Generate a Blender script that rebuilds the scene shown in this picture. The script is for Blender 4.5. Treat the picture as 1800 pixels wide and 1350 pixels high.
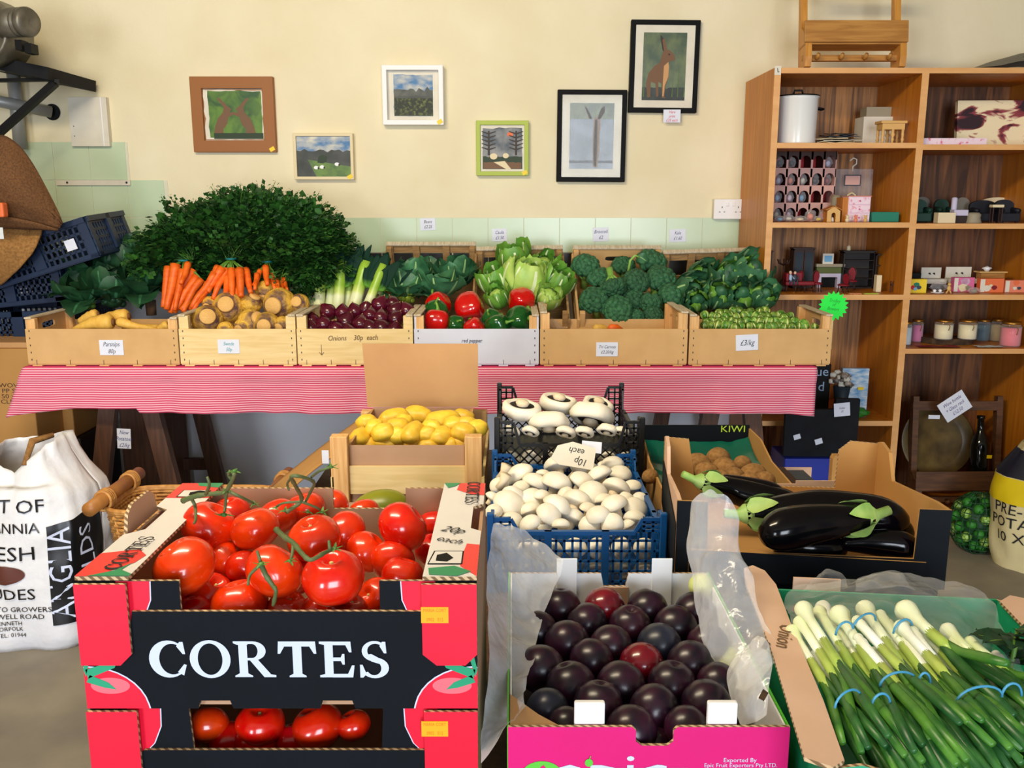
import bpy, math, random
from mathutils import Vector, Matrix, noise
V = Vector
PI = math.pi
R = random.Random(11)
C = bpy.context.scene.collection
for _o in list(bpy.data.objects):
  bpy.data.objects.remove(_o)

# ---------------------------------------------------------------- camera, light, exposure
EYE = 1.35
PITCH = math.atan(323 / 1600.0)
CP, SP = math.cos(PITCH), math.sin(PITCH)
cd = bpy.data.cameras.new('camera')
cd.sensor_width = 36
cd.lens = 32
cd.clip_start = 0.05
cam = bpy.data.objects.new('camera', cd)
cam.location = (0, 0, EYE)
cam.rotation_euler = (PI / 2 - PITCH, 0, 0)
C.objects.link(cam)
sc = bpy.context.scene
sc.camera = cam
sc.view_settings.view_transform = 'Standard'
sc.view_settings.look = 'None'
sc.view_settings.gamma = 1
sc.view_settings.use_curve_mapping = False
sc.view_settings.exposure = 0.13
w = bpy.data.worlds.new('world')
sc.world = w
w.use_nodes = True
w.node_tree.nodes['Background'].inputs[0].default_value = (0.62, 0.74, 1.0, 1)
w.node_tree.nodes['Background'].inputs[1].default_value = 0.12


def area(name, loc, target, size, size_y, power, col):
  ld = bpy.data.lights.new(name, 'AREA')
  ld.shape = 'RECTANGLE'
  ld.size, ld.size_y = size, size_y
  ld.energy = power
  ld.color = col
  o = bpy.data.objects.new(name, ld)
  o.location = loc
  o.rotation_euler = (V(target) - V(loc)).to_track_quat('-Z', 'Y').to_euler()
  C.objects.link(o)
  return o


area('ceiling_tube_light', (-0.9, 0.9, 2.62), (-0.2, 3.6, 1.1), 1.3, 0.25, 60, (1.0, 0.85, 0.60))
area('doorway_daylight', (0.95, -4.2, 1.45), (-0.2, 3.4, 0.8), 2.0, 2.3, 215, (0.84, 0.91, 1.0))
area('low_left_fill', (-2.0, -3.0, 1.2), (-0.6, 3.9, 0.45), 1.0, 1.2, 85, (0.88, 0.93, 1.0))  # added fill that brightens the wall under the table; no window known there


# ---------------------------------------------------------------- photo geometry helpers
def zdepth(p):
  return p[1] * CP + (EYE - p[2]) * SP


def P(px, py, Y):
  u, v = (px - 900) / 1600, (675 - py) / 1600
  k = Y / (CP + v * SP)
  return V((u * k, Y, EYE + k * (-SP + v * CP)))


def PZ(px, py, Z):
  u, v = (px - 900) / 1600, (675 - py) / 1600
  k = (Z - EYE) / (-SP + v * CP)
  return V((u * k, k * (CP + v * SP), Z))


def size_at(px, p):
  return px * zdepth(p) / 1600


def proj(p):
  z = zdepth(p)
  return 900 + 1600 * p[0] / z, 675 - 1600 * (p[1] * SP + (p[2] - EYE) * CP) / z


# ---------------------------------------------------------------- materials
def lin(c):
  return tuple(((x / 255) / 12.92 if x / 255 <= 0.04045 else ((x / 255 + 0.055) / 1.055) ** 2.4) for x in c) + (1,)


SPEC, _M = {}, {}


def spec(name, c1, c2=None, **k):
  SPEC[name] = (c1, c2, k)


def MAT(name):
  if name in _M:
    return _M[name]
  c1, c2, k = SPEC[name]
  m = bpy.data.materials.new(name)
  _M[name] = m
  m.use_nodes = True
  nt = m.node_tree
  N, L = nt.nodes, nt.links
  b = N['Principled BSDF']
  b.inputs['Roughness'].default_value = k.get('ro', 0.6)
  b.inputs['Metallic'].default_value = k.get('me', 0)
  b.inputs['Specular IOR Level'].default_value = k.get('sp', 0.5)
  b.inputs['Coat Weight'].default_value = k.get('coat', 0)
  b.inputs['Coat Roughness'].default_value = k.get('cr', 0.08)
  b.inputs['Transmission Weight'].default_value = k.get('tr', 0)
  b.inputs['Alpha'].default_value = k.get('al', 1)
  if k.get('sss'):
    b.inputs['Subsurface Weight'].default_value = k['sss']
    b.inputs['Subsurface Radius'].default_value = (0.01, 0.006, 0.003)
    b.inputs['Subsurface Scale'].default_value = 1
  tc = N.new('ShaderNodeTexCoord')
  mp = N.new('ShaderNodeMapping')
  mp.inputs['Scale'].default_value = k.get('st', (1, 1, 1))
  L.new(tc.outputs['Object'], mp.inputs['Vector'])
  col = None
  oi = None
  if k.get('rv') or k.get('rh') or c2:
    oi = N.new('ShaderNodeObjectInfo')
  if k.get('wave'):
    t = N.new('ShaderNodeTexWave')
    t.wave_type = 'BANDS'
    t.bands_direction = k['wave']
    t.inputs['Scale'].default_value = k.get('sc', 10)
    t.inputs['Distortion'].default_value = k.get('di', 0)
    t.inputs['Detail'].default_value = k.get('de', 2)
    t.inputs['Detail Scale'].default_value = k.get('ds', 1)
    L.new(mp.outputs[0], t.inputs['Vector'])
    fac = t.outputs['Fac']
  elif k.get('vor'):
    t = N.new('ShaderNodeTexVoronoi')
    t.feature = 'DISTANCE_TO_EDGE'
    t.inputs['Scale'].default_value = k.get('sc', 10)
    L.new(mp.outputs[0], t.inputs['Vector'])
    fac = t.outputs['Distance']
  elif k.get('grad'):
    sx = N.new('ShaderNodeSeparateXYZ')
    L.new(tc.outputs['Object'], sx.inputs[0])
    nz = N.new('ShaderNodeTexNoise')
    nz.inputs['Scale'].default_value = k.get('sc', 20)
    nz.inputs['Detail'].default_value = 4
    L.new(mp.outputs[0], nz.inputs['Vector'])
    ma = N.new('ShaderNodeMath')
    ma.operation = 'MULTIPLY_ADD'
    ma.inputs[1].default_value = k.get('gn', 0.02)
    L.new(nz.outputs['Fac'], ma.inputs[0])
    L.new(sx.outputs['XYZ'.index(k['grad'])], ma.inputs[2])
    mr = N.new('ShaderNodeMapRange')
    mr.inputs['From Min'].default_value, mr.inputs['From Max'].default_value = k['gr']
    L.new(ma.outputs[0], mr.inputs['Value'])
    fac = mr.outputs[0]
  else:
    t = N.new('ShaderNodeTexNoise')
    t.inputs['Scale'].default_value = k.get('sc', 6)
    t.inputs['Detail'].default_value = k.get('de', 4)
    t.inputs['Distortion'].default_value = k.get('di', 0)
    L.new(mp.outputs[0], t.inputs['Vector'])
    fac = t.outputs['Fac']
  if c2:
    r = N.new('ShaderNodeValToRGB')
    a0, a1 = k.get('ct', (0.35, 0.65))
    r.color_ramp.elements[0].position, r.color_ramp.elements[1].position = a0, a1
    r.color_ramp.elements[0].color, r.color_ramp.elements[1].color = lin(c1), lin(c2)
    if k.get('c3'):
      e = r.color_ramp.elements.new(k.get('p3', 0.5))
      e.color = lin(k['c3'])
    L.new(fac, r.inputs[0])
    col = r.outputs[0]
  else:
    rgb = N.new('ShaderNodeRGB')
    rgb.outputs[0].default_value = lin(c1)
    col = rgb.outputs[0]
  if k.get('rv') or k.get('rh'):
    hs = N.new('ShaderNodeHueSaturation')
    for amt, sock, base in ((k.get('rv', 0), 'Value', 1.0), (k.get('rh', 0), 'Hue', 0.5)):
      if amt:
        ma = N.new('ShaderNodeMath')
        ma.operation = 'MULTIPLY_ADD'
        ma.inputs[1].default_value = amt
        ma.inputs[2].default_value = base - amt / 2
        L.new(oi.outputs['Random'], ma.inputs[0])
        L.new(ma.outputs[0], hs.inputs[sock])
    L.new(col, hs.inputs['Color'])
    col = hs.outputs[0]
  L.new(col, b.inputs['Base Color'])
  if k.get('em'):
    L.new(col, b.inputs['Emission Color'])
    b.inputs['Emission Strength'].default_value = k['em']
  if k.get('bu'):
    bp = N.new('ShaderNodeBump')
    bp.inputs['Strength'].default_value = k['bu']
    bp.inputs['Distance'].default_value = k.get('bd', 0.002)
    if k.get('bself'):
      L.new(fac, bp.inputs['Height'])
    else:
      n2 = N.new('ShaderNodeTexNoise')
      n2.inputs['Scale'].default_value = k.get('bs', 60)
      n2.inputs['Detail'].default_value = 4
      L.new(mp.outputs[0], n2.inputs['Vector'])
      L.new(n2.outputs['Fac'], bp.inputs['Height'])
    L.new(bp.outputs[0], b.inputs['Normal'])
  if k.get('film'):
    tr = N.new('ShaderNodeBsdfTransparent')
    mx = N.new('ShaderNodeMixShader')
    lw = N.new('ShaderNodeLayerWeight')
    lw.inputs['Blend'].default_value = 0.35
    mr = N.new('ShaderNodeMapRange')
    mr.inputs['To Min'].default_value, mr.inputs['To Max'].default_value = k['film']
    L.new(lw.outputs['Facing'], mr.inputs['Value'])
    L.new(mr.outputs[0], mx.inputs[0])
    L.new(tr.outputs[0], mx.inputs[1])
    L.new(b.outputs[0], mx.inputs[2])
    L.new(mx.outputs[0], N['Material Output'].inputs[0])
  return m


WS = (6, 40, 40)
spec('plaster', (226, 214, 180), (234, 224, 194), sc=2.5, ro=.85, bu=.35, bs=22, bd=.006, sp=.2)
spec('lower_wall', (224, 229, 240), (210, 216, 230), sc=2, ro=.7, bu=.3, bs=20, bd=.004)  # bluish white tone of the wall below the black tiles
spec('ceiling_paint', (176, 168, 148), ro=.9)
spec('side_paint', (150, 140, 118), ro=.9)
spec('floor_paint', (128, 120, 108), (156, 146, 126), sc=3.5, ro=.55, bu=.2, bs=30)
spec('green_tile', (186, 206, 172), (198, 214, 184), sc=3, ro=.25)
spec('grout', (214, 212, 190), ro=.9)
spec('black_tile', (8, 8, 12), ro=.3)
spec('off_white', (222, 216, 200), (212, 205, 190), sc=12, ro=.6)
spec('white', (236, 236, 238), ro=.5)
spec('card', (226, 230, 244), (216, 221, 238), sc=8, ro=.6)
spec('ink', (18, 18, 26), ro=.6)
spec('ink_blue', (40, 46, 110), ro=.6)
spec('ink_teal', (30, 150, 160), ro=.6)
spec('ink_red', (210, 40, 60), ro=.6)
spec('ink_purple', (80, 40, 120), ro=.6)
spec('ink_brown', (110, 80, 45), ro=.7)
spec('yellow_sticker', (240, 205, 10), ro=.5)
spec('orange_sticker', (250, 172, 0), ro=.5)
spec('sticker_print', (225, 130, 0), ro=.5)
spec('black', (8, 9, 11), ro=.55, sp=.2)
spec('black_matt', (14, 15, 19), (20, 22, 27), sc=20, ro=.75, sp=.25)
spec('black_paint', (5, 5, 7), ro=.6, sp=.15)
spec('shelf_wood', (204, 128, 30), (182, 106, 18), sc=5, st=(9, 9, .6), ro=.45, di=.4)
spec('shelf_edge', (226, 170, 108), (214, 155, 92), sc=6, st=(1, 5, 5), ro=.5)
spec('veneer', (66, 36, 16), (136, 84, 44), sc=3.2, st=(8, 1, .7), ro=.5, di=1.2, de=6)
spec('veneer_light', (190, 130, 68), (96, 58, 28), sc=4, st=(14, 1, .5), ro=.5, di=1.0, de=6)
spec('crate_ply', (226, 196, 134), (238, 212, 156), sc=3, st=(2.2, 5, 22), ro=.7, di=.8, rv=.06)
spec('crate_mdf', (204, 162, 106), (212, 170, 114), sc=14, ro=.8, rv=.05)
spec('crate_post', (214, 160, 98), (232, 188, 128), sc=5, st=(30, 30, 2), ro=.7, rv=.08)
spec('crate_rail', (214, 204, 184), (188, 168, 136), sc=5, st=(30, 3, 30), ro=.75)
spec('crate_grey', (176, 138, 88), (148, 112, 70), sc=5, st=(3, 20, 20), ro=.8, rv=.1)
spec('crate_white', (206, 208, 222), (214, 216, 230), sc=10, ro=.6)
spec('nail', (60, 45, 30), ro=.5)
spec('cardboard', (188, 144, 96), (180, 136, 90), sc=9, ro=.85, bu=.1, bs=90)
spec('cardboard_inner', (176, 138, 108), (184, 146, 116), sc=9, ro=.85, rv=.05)
spec('cardboard_pale', (220, 184, 160), (212, 174, 148), sc=9, ro=.8)
spec('corrugated', (206, 176, 136), (120, 92, 62), wave='DIAGONAL', sc=70, ro=.9)
spec('cardboard_ochre', (176, 128, 68), (184, 138, 78), sc=6, ro=.85)
spec('box_black', (9, 14, 20), (12, 18, 25), sc=9, ro=.65, sp=.15)
spec('pink_red', (234, 4, 50), ro=.42)
spec('box_white', (222, 218, 216), (214, 210, 208), sc=9, ro=.4)
spec('box_red', (232, 58, 52), ro=.4)
spec('box_green', (40, 140, 92), ro=.42)
spec('letter_white', (206, 214, 238), ro=.5)
spec('magenta', (222, 2, 116), (214, 2, 110), sc=6, ro=.4)
spec('lime', (96, 196, 60), ro=.4)
spec('teal_green', (34, 160, 116), (26, 150, 106), sc=6, ro=.45)
spec('cloth_stripe', (236, 176, 190), (204, 52, 96), wave='Z', sc=40, ct=(.42, .62), ro=.85)
spec('dark_wood', (66, 40, 26), (92, 58, 38), sc=4, st=(20, 20, 1.5), ro=.6)
spec('pine', (206, 146, 62), (186, 124, 46), sc=5, st=(16, 16, 1.2), ro=.45, di=.5)
spec('pine_flat', (186, 132, 62), (160, 106, 44), sc=5, st=(1.2, 16, 16), ro=.5, di=.6)
spec('old_wood', (98, 62, 34), (74, 44, 24), sc=5, st=(2, 16, 16), ro=.6)
spec('black_plastic', (14, 15, 17), ro=.35)
spec('blue_plastic', (14, 84, 152), (12, 78, 142), sc=5, ro=.35)
spec('navy_plastic', (2, 36, 72), (2, 28, 60), sc=5, ro=.5)
spec('royal_plastic', (24, 44, 150), ro=.4)
spec('dark_green_plastic', (26, 34, 30), ro=.5)
spec('steel', (130, 124, 112), (92, 88, 78), sc=12, me=.4, ro=.4)
spec('grey_pipe', (150, 152, 150), ro=.45, me=.3)
spec('burlap', (112, 74, 40), (84, 54, 28), sc=160, ro=.9, bu=.4, bs=300)
spec('burlap_light', (160, 116, 62), (130, 90, 44), sc=120, ro=.9, bu=.4, bs=300)
spec('wicker', (206, 152, 82), (176, 118, 56), sc=60, ro=.55)
spec('wicker_handle', (170, 112, 52), (150, 96, 44), sc=20, ro=.45)
spec('sack_white', (234, 234, 236), (224, 224, 230), sc=4, ro=.45, bu=.5, bs=9, bd=.02)
spec('sack_print', (14, 14, 18), ro=.35)
spec('potato_logo', (96, 48, 36), ro=.6)
spec('sack_cream', (222, 208, 160), (210, 196, 146), sc=6, ro=.6, bu=.3, bs=14, bd=.01)
spec('sack_yellow', (228, 200, 20), ro=.5)
spec('sack_navy', (18, 20, 40), ro=.5)
spec('starburst', (30, 240, 70), ro=.6)
spec('star_ink', (14, 150, 40), ro=.6)
# produce
spec('tomato', (216, 26, 4), (228, 50, 8), sc=2.5, ro=.22, coat=.45, rv=.2, rh=.01)
spec('vine', (96, 106, 62), (76, 92, 50), sc=60, ro=.6)
spec('calyx', (62, 110, 40), (90, 136, 56), sc=60, ro=.6)
spec('cut_end', (206, 200, 130), ro=.7)
spec('plum', (20, 11, 26), (52, 16, 38), sc=2.2, ro=.3, rv=.5, rh=.05, sp=.5)
spec('plum_blue', (22, 28, 42), (38, 40, 58), sc=2.5, ro=.34, rv=.3)
spec('plum_red', (124, 10, 30), (84, 8, 28), sc=2, ro=.22, coat=.3, rv=.2)
spec('plum_scar', (120, 90, 90), (70, 40, 50), sc=200, ro=.6)
spec('mushroom', (240, 230, 210), (246, 242, 230), sc=2.5, ro=.6, rv=.1, sss=.06)
spec('mushroom_stem', (226, 204, 170), (238, 224, 198), sc=40, ro=.7)
spec('gill', (40, 26, 20), (22, 14, 12), sc=120, ro=.8)
spec('potato', (232, 184, 62), (222, 168, 44), sc=14, ro=.5, rv=.14, rh=.012, bu=.15, bs=60)
spec('onion', (92, 14, 38), (62, 8, 28), sc=6, st=(6, 6, .8), ro=.22, coat=.3, rv=.4)
spec('onion_root', (176, 130, 90), ro=.8)
spec('pepper_red', (206, 14, 10), (190, 8, 8), sc=5, ro=.14, coat=.5)
spec('pepper_green', (16, 72, 26), (24, 90, 30), sc=5, ro=.14, coat=.5)
spec('pepper_stem', (110, 160, 60), ro=.5)
spec('swede', (214, 174, 76), (112, 78, 66), grad='Z', gr=(-.004, .042), gn=.06, sc=26, c3=(176, 148, 62), p3=.45, ro=.65, bu=.3, bs=50, rv=.15)
spec('swede_cut', (226, 180, 106), (212, 164, 92), sc=30, ro=.7)
spec('parsnip', (232, 186, 84), (222, 172, 72), sc=26, st=(3, 3, 1), ro=.6, bu=.25, bs=60, rv=.1)
spec('parsnip_top', (120, 80, 40), ro=.8)
spec('carrot', (236, 110, 26), (224, 90, 16), sc=30, st=(1, 1, 3), ro=.5, bu=.3, bs=40, rv=.14)
spec('carrot_leaf', (14, 54, 16), (46, 104, 30), sc=26, ro=.6, rv=.2)
spec('carrot_stem', (86, 130, 40), ro=.5)
spec('teal_band', (20, 120, 130), ro=.5)
spec('blue_band', (70, 150, 190), ro=.45)
spec('leek_white', (232, 238, 190), (150, 190, 60), grad='Z', gr=(.02, .16), gn=.01, sc=20, ro=.35, c3=(206, 222, 120), p3=.45)
spec('leek_leaf', (96, 150, 50), (10, 48, 34), grad='Z', gr=(.09, .17), gn=.03, sc=14, ro=.65, sp=.15)
spec('brassica', (30, 82, 50), (74, 132, 90), sc=18, ro=.5, rv=.3)
spec('brassica_dark', (18, 56, 32), (32, 78, 44), sc=18, ro=.55, rv=.3)
spec('rib', (160, 196, 130), ro=.5)
spec('lettuce', (118, 168, 62), (84, 142, 48), sc=14, ro=.42, rv=.2)
spec('lettuce_in', (186, 214, 110), (150, 194, 80), sc=14, ro=.42)
spec('rib_pale', (222, 234, 190), ro=.45)
spec('broccoli', (26, 74, 46), (54, 110, 70), sc=90, ro=.7, bu=.8, bs=260, bd=.004, rv=.35)
spec('broccoli_stalk', (150, 190, 90), (120, 170, 72), sc=20, ro=.5)
spec('cauli_green', (176, 196, 60), (150, 176, 50), sc=90, ro=.7, bu=.8, bs=200, bd=.004)
spec('sprout', (62, 112, 28), (150, 184, 84), vor=1, sc=60, ct=(0.0, .12), ro=.4, rv=.3, rh=.03)
spec('sprout_core', (206, 214, 130), ro=.6)
spec('aubergine', (4, 3, 6), (8, 4, 9), sc=8, ro=.14, sp=.35)
spec('aubergine_calyx', (130, 170, 80), (170, 196, 110), sc=30, ro=.5)
spec('kiwi', (146, 104, 54), (120, 82, 40), sc=60, ro=.85, bu=.5, bs=400, rv=.15)
spec('bulb', (240, 244, 224), (200, 222, 130), grad='Z', gr=(.02, .10), gn=.01, sc=20, ro=.3)
spec('onion_stalk', (196, 222, 120), (44, 96, 40), grad='Z', gr=(.05, .17), gn=.03, sc=30, c3=(130, 180, 60), p3=.45, ro=.35, rv=.25)
spec('mango', (150, 150, 30), (110, 120, 24), sc=10, ro=.35)
spec('film', (236, 240, 246), ro=.1, film=(.05, .4), sp=1.0, bu=.8, bs=26, bd=.01)
spec('film_milky', (248, 249, 253), (238, 241, 250), sc=7, ro=.16, film=(.26, .76), sp=.9, bu=.45, bs=16, bd=.02)
spec('enamel', (226, 228, 228), (232, 234, 232), sc=4, ro=.2)
spec('brass', (170, 120, 50), me=.8, ro=.35)
spec('glass', (220, 230, 235), ro=.05, film=(.1, .6))
spec('glass_dark', (10, 12, 12), ro=.08)
for _n, _c in dict(wax_white=(206, 214, 218), wax_pink=(214, 100, 150), wax_cream=(236, 220, 176), wax_teal=(12, 66, 80),
           wax_sand=(180, 160, 120), wax_coral=(232, 106, 118), doll_red=(122, 10, 30), doll_blue=(160, 184, 214),
           skin=(222, 184, 158), doll_wood=(52, 26, 16), doll_dark=(28, 18, 14), mini_pine=(214, 170, 100), mint=(16, 120, 96),
           mint_light=(40, 170, 150), pale_pink=(232, 200, 214), lilac=(196, 190, 216), dusty_pink=(206, 160, 150),
           green_velvet=(10, 56, 42), navy_velvet=(8, 12, 26), grey_fabric=(118, 112, 102), cream=(224, 208, 170),
           yellow=(232, 200, 40), orange=(226, 110, 60), salmon=(226, 130, 100), scarlet=(190, 14, 24), stone=(150, 140, 118),
           sky_blue=(110, 170, 210), slate=(52, 60, 74), lime_paper=(190, 220, 60), peach_paper=(236, 160, 110), grass=(40, 120, 30),
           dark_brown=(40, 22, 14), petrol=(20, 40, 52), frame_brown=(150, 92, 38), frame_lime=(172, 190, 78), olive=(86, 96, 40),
           hare=(112, 78, 50), hare_light=(196, 148, 96), hare_dark=(46, 34, 28), forest=(28, 52, 26), moss=(74, 110, 40)).items():
  spec(_n, _c, ro=.6)
spec('tartan_shine', (150, 60, 120), (220, 190, 210), sc=20, ro=.2)
spec('paint_sky', (70, 120, 170), (216, 210, 190), sc=14, st=(1, 1, 2), ro=.6)
spec('paint_hill', (60, 66, 66), (96, 98, 92), sc=24, ro=.6)
spec('paint_meadow', (22, 34, 18), (120, 130, 60), sc=90, ct=(.5, .8), ro=.6)
spec('paint_green', (20, 74, 20), (90, 130, 30), sc=14, ro=.5, di=1)
spec('paint_dark', (18, 26, 22), (50, 56, 50), sc=20, ro=.5)
spec('paint_grass', (60, 96, 30), (96, 130, 44), sc=30, ro=.5)
spec('paint_photo', (48, 68, 34), (96, 108, 58), sc=18, ro=.35, st=(1, 1, .7))
spec('paint_photo_grey', (112, 124, 140), (70, 84, 96), sc=12, ro=.3)
spec('paint_winter', (60, 72, 84), (140, 140, 140), sc=16, ro=.5)
spec('canvas', (240, 226, 186), (44, 16, 28), sc=7, st=(1, 1, 2.2), di=.6, ct=(.5, .6), c3=(150, 60, 70), p3=.54, ro=.6)
spec('pattern_floral', (238, 214, 226), (214, 60, 110), sc=60, ct=(.55, .72), ro=.5)
spec('seascape', (90, 150, 200), (210, 220, 226), sc=24, st=(1, 1, 3), ro=.4)
spec('shell', (190, 176, 160), (70, 56, 50), sc=40, ro=.6)
spec('bark', (84, 60, 36), (50, 34, 20), sc=40, ro=.9)
spec('plate_brown', (104, 84, 44), (70, 54, 28), sc=12, ro=.3)
spec('net_green', (16, 66, 34), ro=.6)
spec('bag_film', (240, 236, 236), (206, 200, 206), sc=30, ro=.2, film=(.14, .55))


# ---------------------------------------------------------------- mesh builder
def frame(o, ux, uy):
  ux, uy = V(ux).normalized(), V(uy).normalized()
  n = ux.cross(uy)
  m = Matrix((ux, uy, n)).transposed().to_4x4()
  m.translation = V(o)
  return m


def facing(o, tilt=0.0, lean=0.0):
  """frame of an upright plane that faces the front of the shop (-y); tilt turns it in its plane"""
  return Matrix.Translation(V(o)) @ Matrix.Rotation(lean, 4, 'X') @ Matrix.Rotation(PI / 2, 4, 'X') @ Matrix.Rotation(tilt, 4, 'Z')


WM = {}
_txt = {}


def text_geo(s):
  if s not in _txt:
    cu = bpy.data.curves.new('lettering', 'FONT')
    cu.body = s
    cu.size = 1
    cu.align_x = 'CENTER'
    cu.resolution_u = 2
    ob = bpy.data.objects.new('lettering', cu)
    me = bpy.data.meshes.new_from_object(ob)
    _txt[s] = ([tuple(v.co) for v in me.vertices], [tuple(p.vertices) for p in me.polygons])
    bpy.data.objects.remove(ob)
    bpy.data.curves.remove(cu)
    bpy.data.meshes.remove(me)
  return _txt[s]


class MB:
  def __init__(s):
    s.v, s.f, s.fm, s.fs, s.mats = [], [], [], [], []
    s.M = Matrix()
    s.lift = 0

  def add(s, vs, fs, m, smooth=True):
    o = len(s.v)
    M = s.M
    s.v += [tuple(M @ V(p)) for p in vs]
    if m not in s.mats:
      s.mats.append(m)
    i = s.mats.index(m)
    for f in fs:
      s.f.append(tuple(o + k for k in f))
      s.fm.append(i)
      s.fs.append(smooth)
    return s

  def box(s, x0, x1, y0, y1, z0, z1, m):
    vs = [(x, y, z) for x in (x0, x1) for y in (y0, y1) for z in (z0, z1)]
    return s.add(vs, [(0, 1, 3, 2), (4, 6, 7, 5), (0, 4, 5, 1), (2, 3, 7, 6), (0, 2, 6, 4), (1, 5, 7, 3)], m, False)

  def beam(s, a, b, w, h, m, up=(0, 0, 1)):
    a, b = V(a), V(b)
    d = (b - a).normalized()
    up = V(up)
    if abs(d.dot(up)) > .98:
      up = V((0, 1, 0))
    x = d.cross(up).normalized() * w / 2
    y = x.cross(d).normalized() * h / 2
    vs = [p + x * i + y * j for p in (a, b) for i, j in ((-1, -1), (1, -1), (1, 1), (-1, 1))]
    return s.add(vs, [(3, 2, 1, 0), (4, 5, 6, 7), (0, 1, 5, 4), (1, 2, 6, 5), (2, 3, 7, 6), (3, 0, 4, 7)], m, False)

  def tube(s, path, rad, m, n=8, caps=True, squash=1.0):
    path = [V(p) for p in path]
    k = len(path)
    if not hasattr(rad, '__len__'):
      rad = [rad] * k
    t0 = (path[1] - path[0]).normalized()
    x = t0.orthogonal().normalized()
    vs = []
    for i, p in enumerate(path):
      t = (path[min(i + 1, k - 1)] - path[max(i - 1, 0)]).normalized()
      x = (x - t * x.dot(t)).normalized()
      y = t.cross(x)
      for j in range(n):
        a = 2 * PI * j / n
        vs.append(p + (x * math.cos(a) + y * math.sin(a) * squash) * rad[i])
    fs = [(i * n + j, i * n + (j + 1) % n, (i + 1) * n + (j + 1) % n, (i + 1) * n + j) for i in range(k - 1) for j in range(n)]
    if caps:
      fs.append(tuple(range(n))[::-1])
      fs.append(tuple((k - 1) * n + j for j in range(n)))
    return s.add(vs, fs, m)

  def lathe(s, prof, m, n=24, smooth=True, o=(0, 0, 0)):
    vs = [(o[0] + r * math.cos(2 * PI * j / n), o[1] + r * math.sin(2 * PI * j / n), o[2] + z) for r, z in prof for j in range(n)]
    fs = [(i * n + j, i * n + (j + 1) % n, (i + 1) * n + (j + 1) % n, (i + 1) * n + j) for i in range(len(prof) - 1) for j in range(n)]
    if prof[0][0] > 1e-6:
      fs.append(tuple(range(n))[::-1])
    if prof[-1][0] > 1e-6:
      fs.append(tuple((len(prof) - 1) * n + j for j in range(n)))
    return s.add(vs, fs, m, smooth)

  def ell(s, c, r, m, nu=20, nv=12, fn=None, smooth=True):
    if not hasattr(r, '__len__'):
      r = (r, r, r)
    c = V(c)
    vs, fs = [], []
    for i in range(nv + 1):
      th = PI * i / nv
      for j in range(nu):
        ph = 2 * PI * j / nu
        d = V((math.sin(th) * math.cos(ph), math.sin(th) * math.sin(ph), math.cos(th)))
        p = V((d.x * r[0], d.y * r[1], d.z * r[2]))
        if fn:
          p = fn(d, p)
        vs.append(c + p)
    for i in range(nv):
      for j in range(nu):
        a, b = i * nu + j, i * nu + (j + 1) % nu
        q = (a, a + nu, b + nu, b)
        fs.append(q)
    return s.add(vs, fs, m, smooth)

  def grid(s, fn, nu, nv, m, smooth=True, m2=None, rib=None):
    vs = [fn(i / nu, j / nv) for j in range(nv + 1) for i in range(nu + 1)]
    fa, fb = [], []
    for j in range(nv):
      for i in range(nu):
        a = j * (nu + 1) + i
        (fb if (rib and rib(i, j)) else fa).append((a, a + 1, a + nu + 2, a + nu + 1))
    s.add(vs, fa, m, smooth)
    if fb:
      o = len(s.v) - len(vs)
      if m2 not in s.mats:
        s.mats.append(m2)
      for f in fb:
        s.f.append(tuple(o + k for k in f))
        s.fm.append(s.mats.index(m2))
        s.fs.append(smooth)
    return s

  def prism(s, pts, h0, h1, m, mside=None):
    n = len(pts)
    vs = [(x, y, h0) for x, y in pts] + [(x, y, h1) for x, y in pts]
    s.add(vs, [tuple(range(n))[::-1], tuple(range(n, 2 * n))], m, False)
    return s.add(vs, [(i, (i + 1) % n, n + (i + 1) % n, n + i) for i in range(n)], mside or m, False)

  def flat(s, pts, m, z=0.0):
    if s.lift:
      s.lift += 1
      z += s.lift * .00006
    return s.add([(x, y, z) for x, y in pts], [tuple(range(len(pts)))], m, False)

  def rect(s, x0, x1, y0, y1, m, z=0.0):
    return s.flat([(x0, y0), (x1, y0), (x1, y1), (x0, y1)], m, z)

  def disc(s, cx, cy, rx, ry, m, z=0.0, n=24):
    return s.flat([(cx + rx * math.cos(2 * PI * k / n), cy + ry * math.sin(2 * PI * k / n)) for k in range(n)], m, z)

  def plate(s, w, h, t, hole, m, n=40):
    """w x h plate of thickness t with a rounded slot hole=(cx, cy, half width, half height)"""
    hx, hy, a, b = hole
    X, Y = w / 2, h / 2
    ang = sorted([2 * PI * k / n for k in range(n)] + [math.atan2(sy * Y - hy, sx * X - hx) % (2 * PI) for sx in (-1, 1) for sy in (-1, 1)])
    inn, out = [], []
    for q in ang:
      c_, s_ = math.cos(q), math.sin(q)
      k = (abs(c_ / a) ** 5 + abs(s_ / b) ** 5) ** (-1 / 5)
      inn.append((hx + c_ * k, hy + s_ * k))
      tx = ((X if c_ > 0 else -X) - hx) / c_ if abs(c_) > 1e-9 else 1e9
      ty = ((Y if s_ > 0 else -Y) - hy) / s_ if abs(s_) > 1e-9 else 1e9
      k = min(tx, ty)
      out.append((hx + c_ * k, hy + s_ * k))
    n = len(ang)
    vs = [(x, y, z) for z in (-t / 2, t / 2) for ring in (inn, out) for x, y in ring]
    fs = []
    for i in range(n):
      j = (i + 1) % n
      fs += [(i, j, n + j, n + i), (2 * n + i, 3 * n + i, 3 * n + j, 2 * n + j), (i, 2 * n + i, 2 * n + j, j), (n + i, n + j, 3 * n + j, 3 * n + i)]
    return s.add(vs, fs, m, False)

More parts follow.
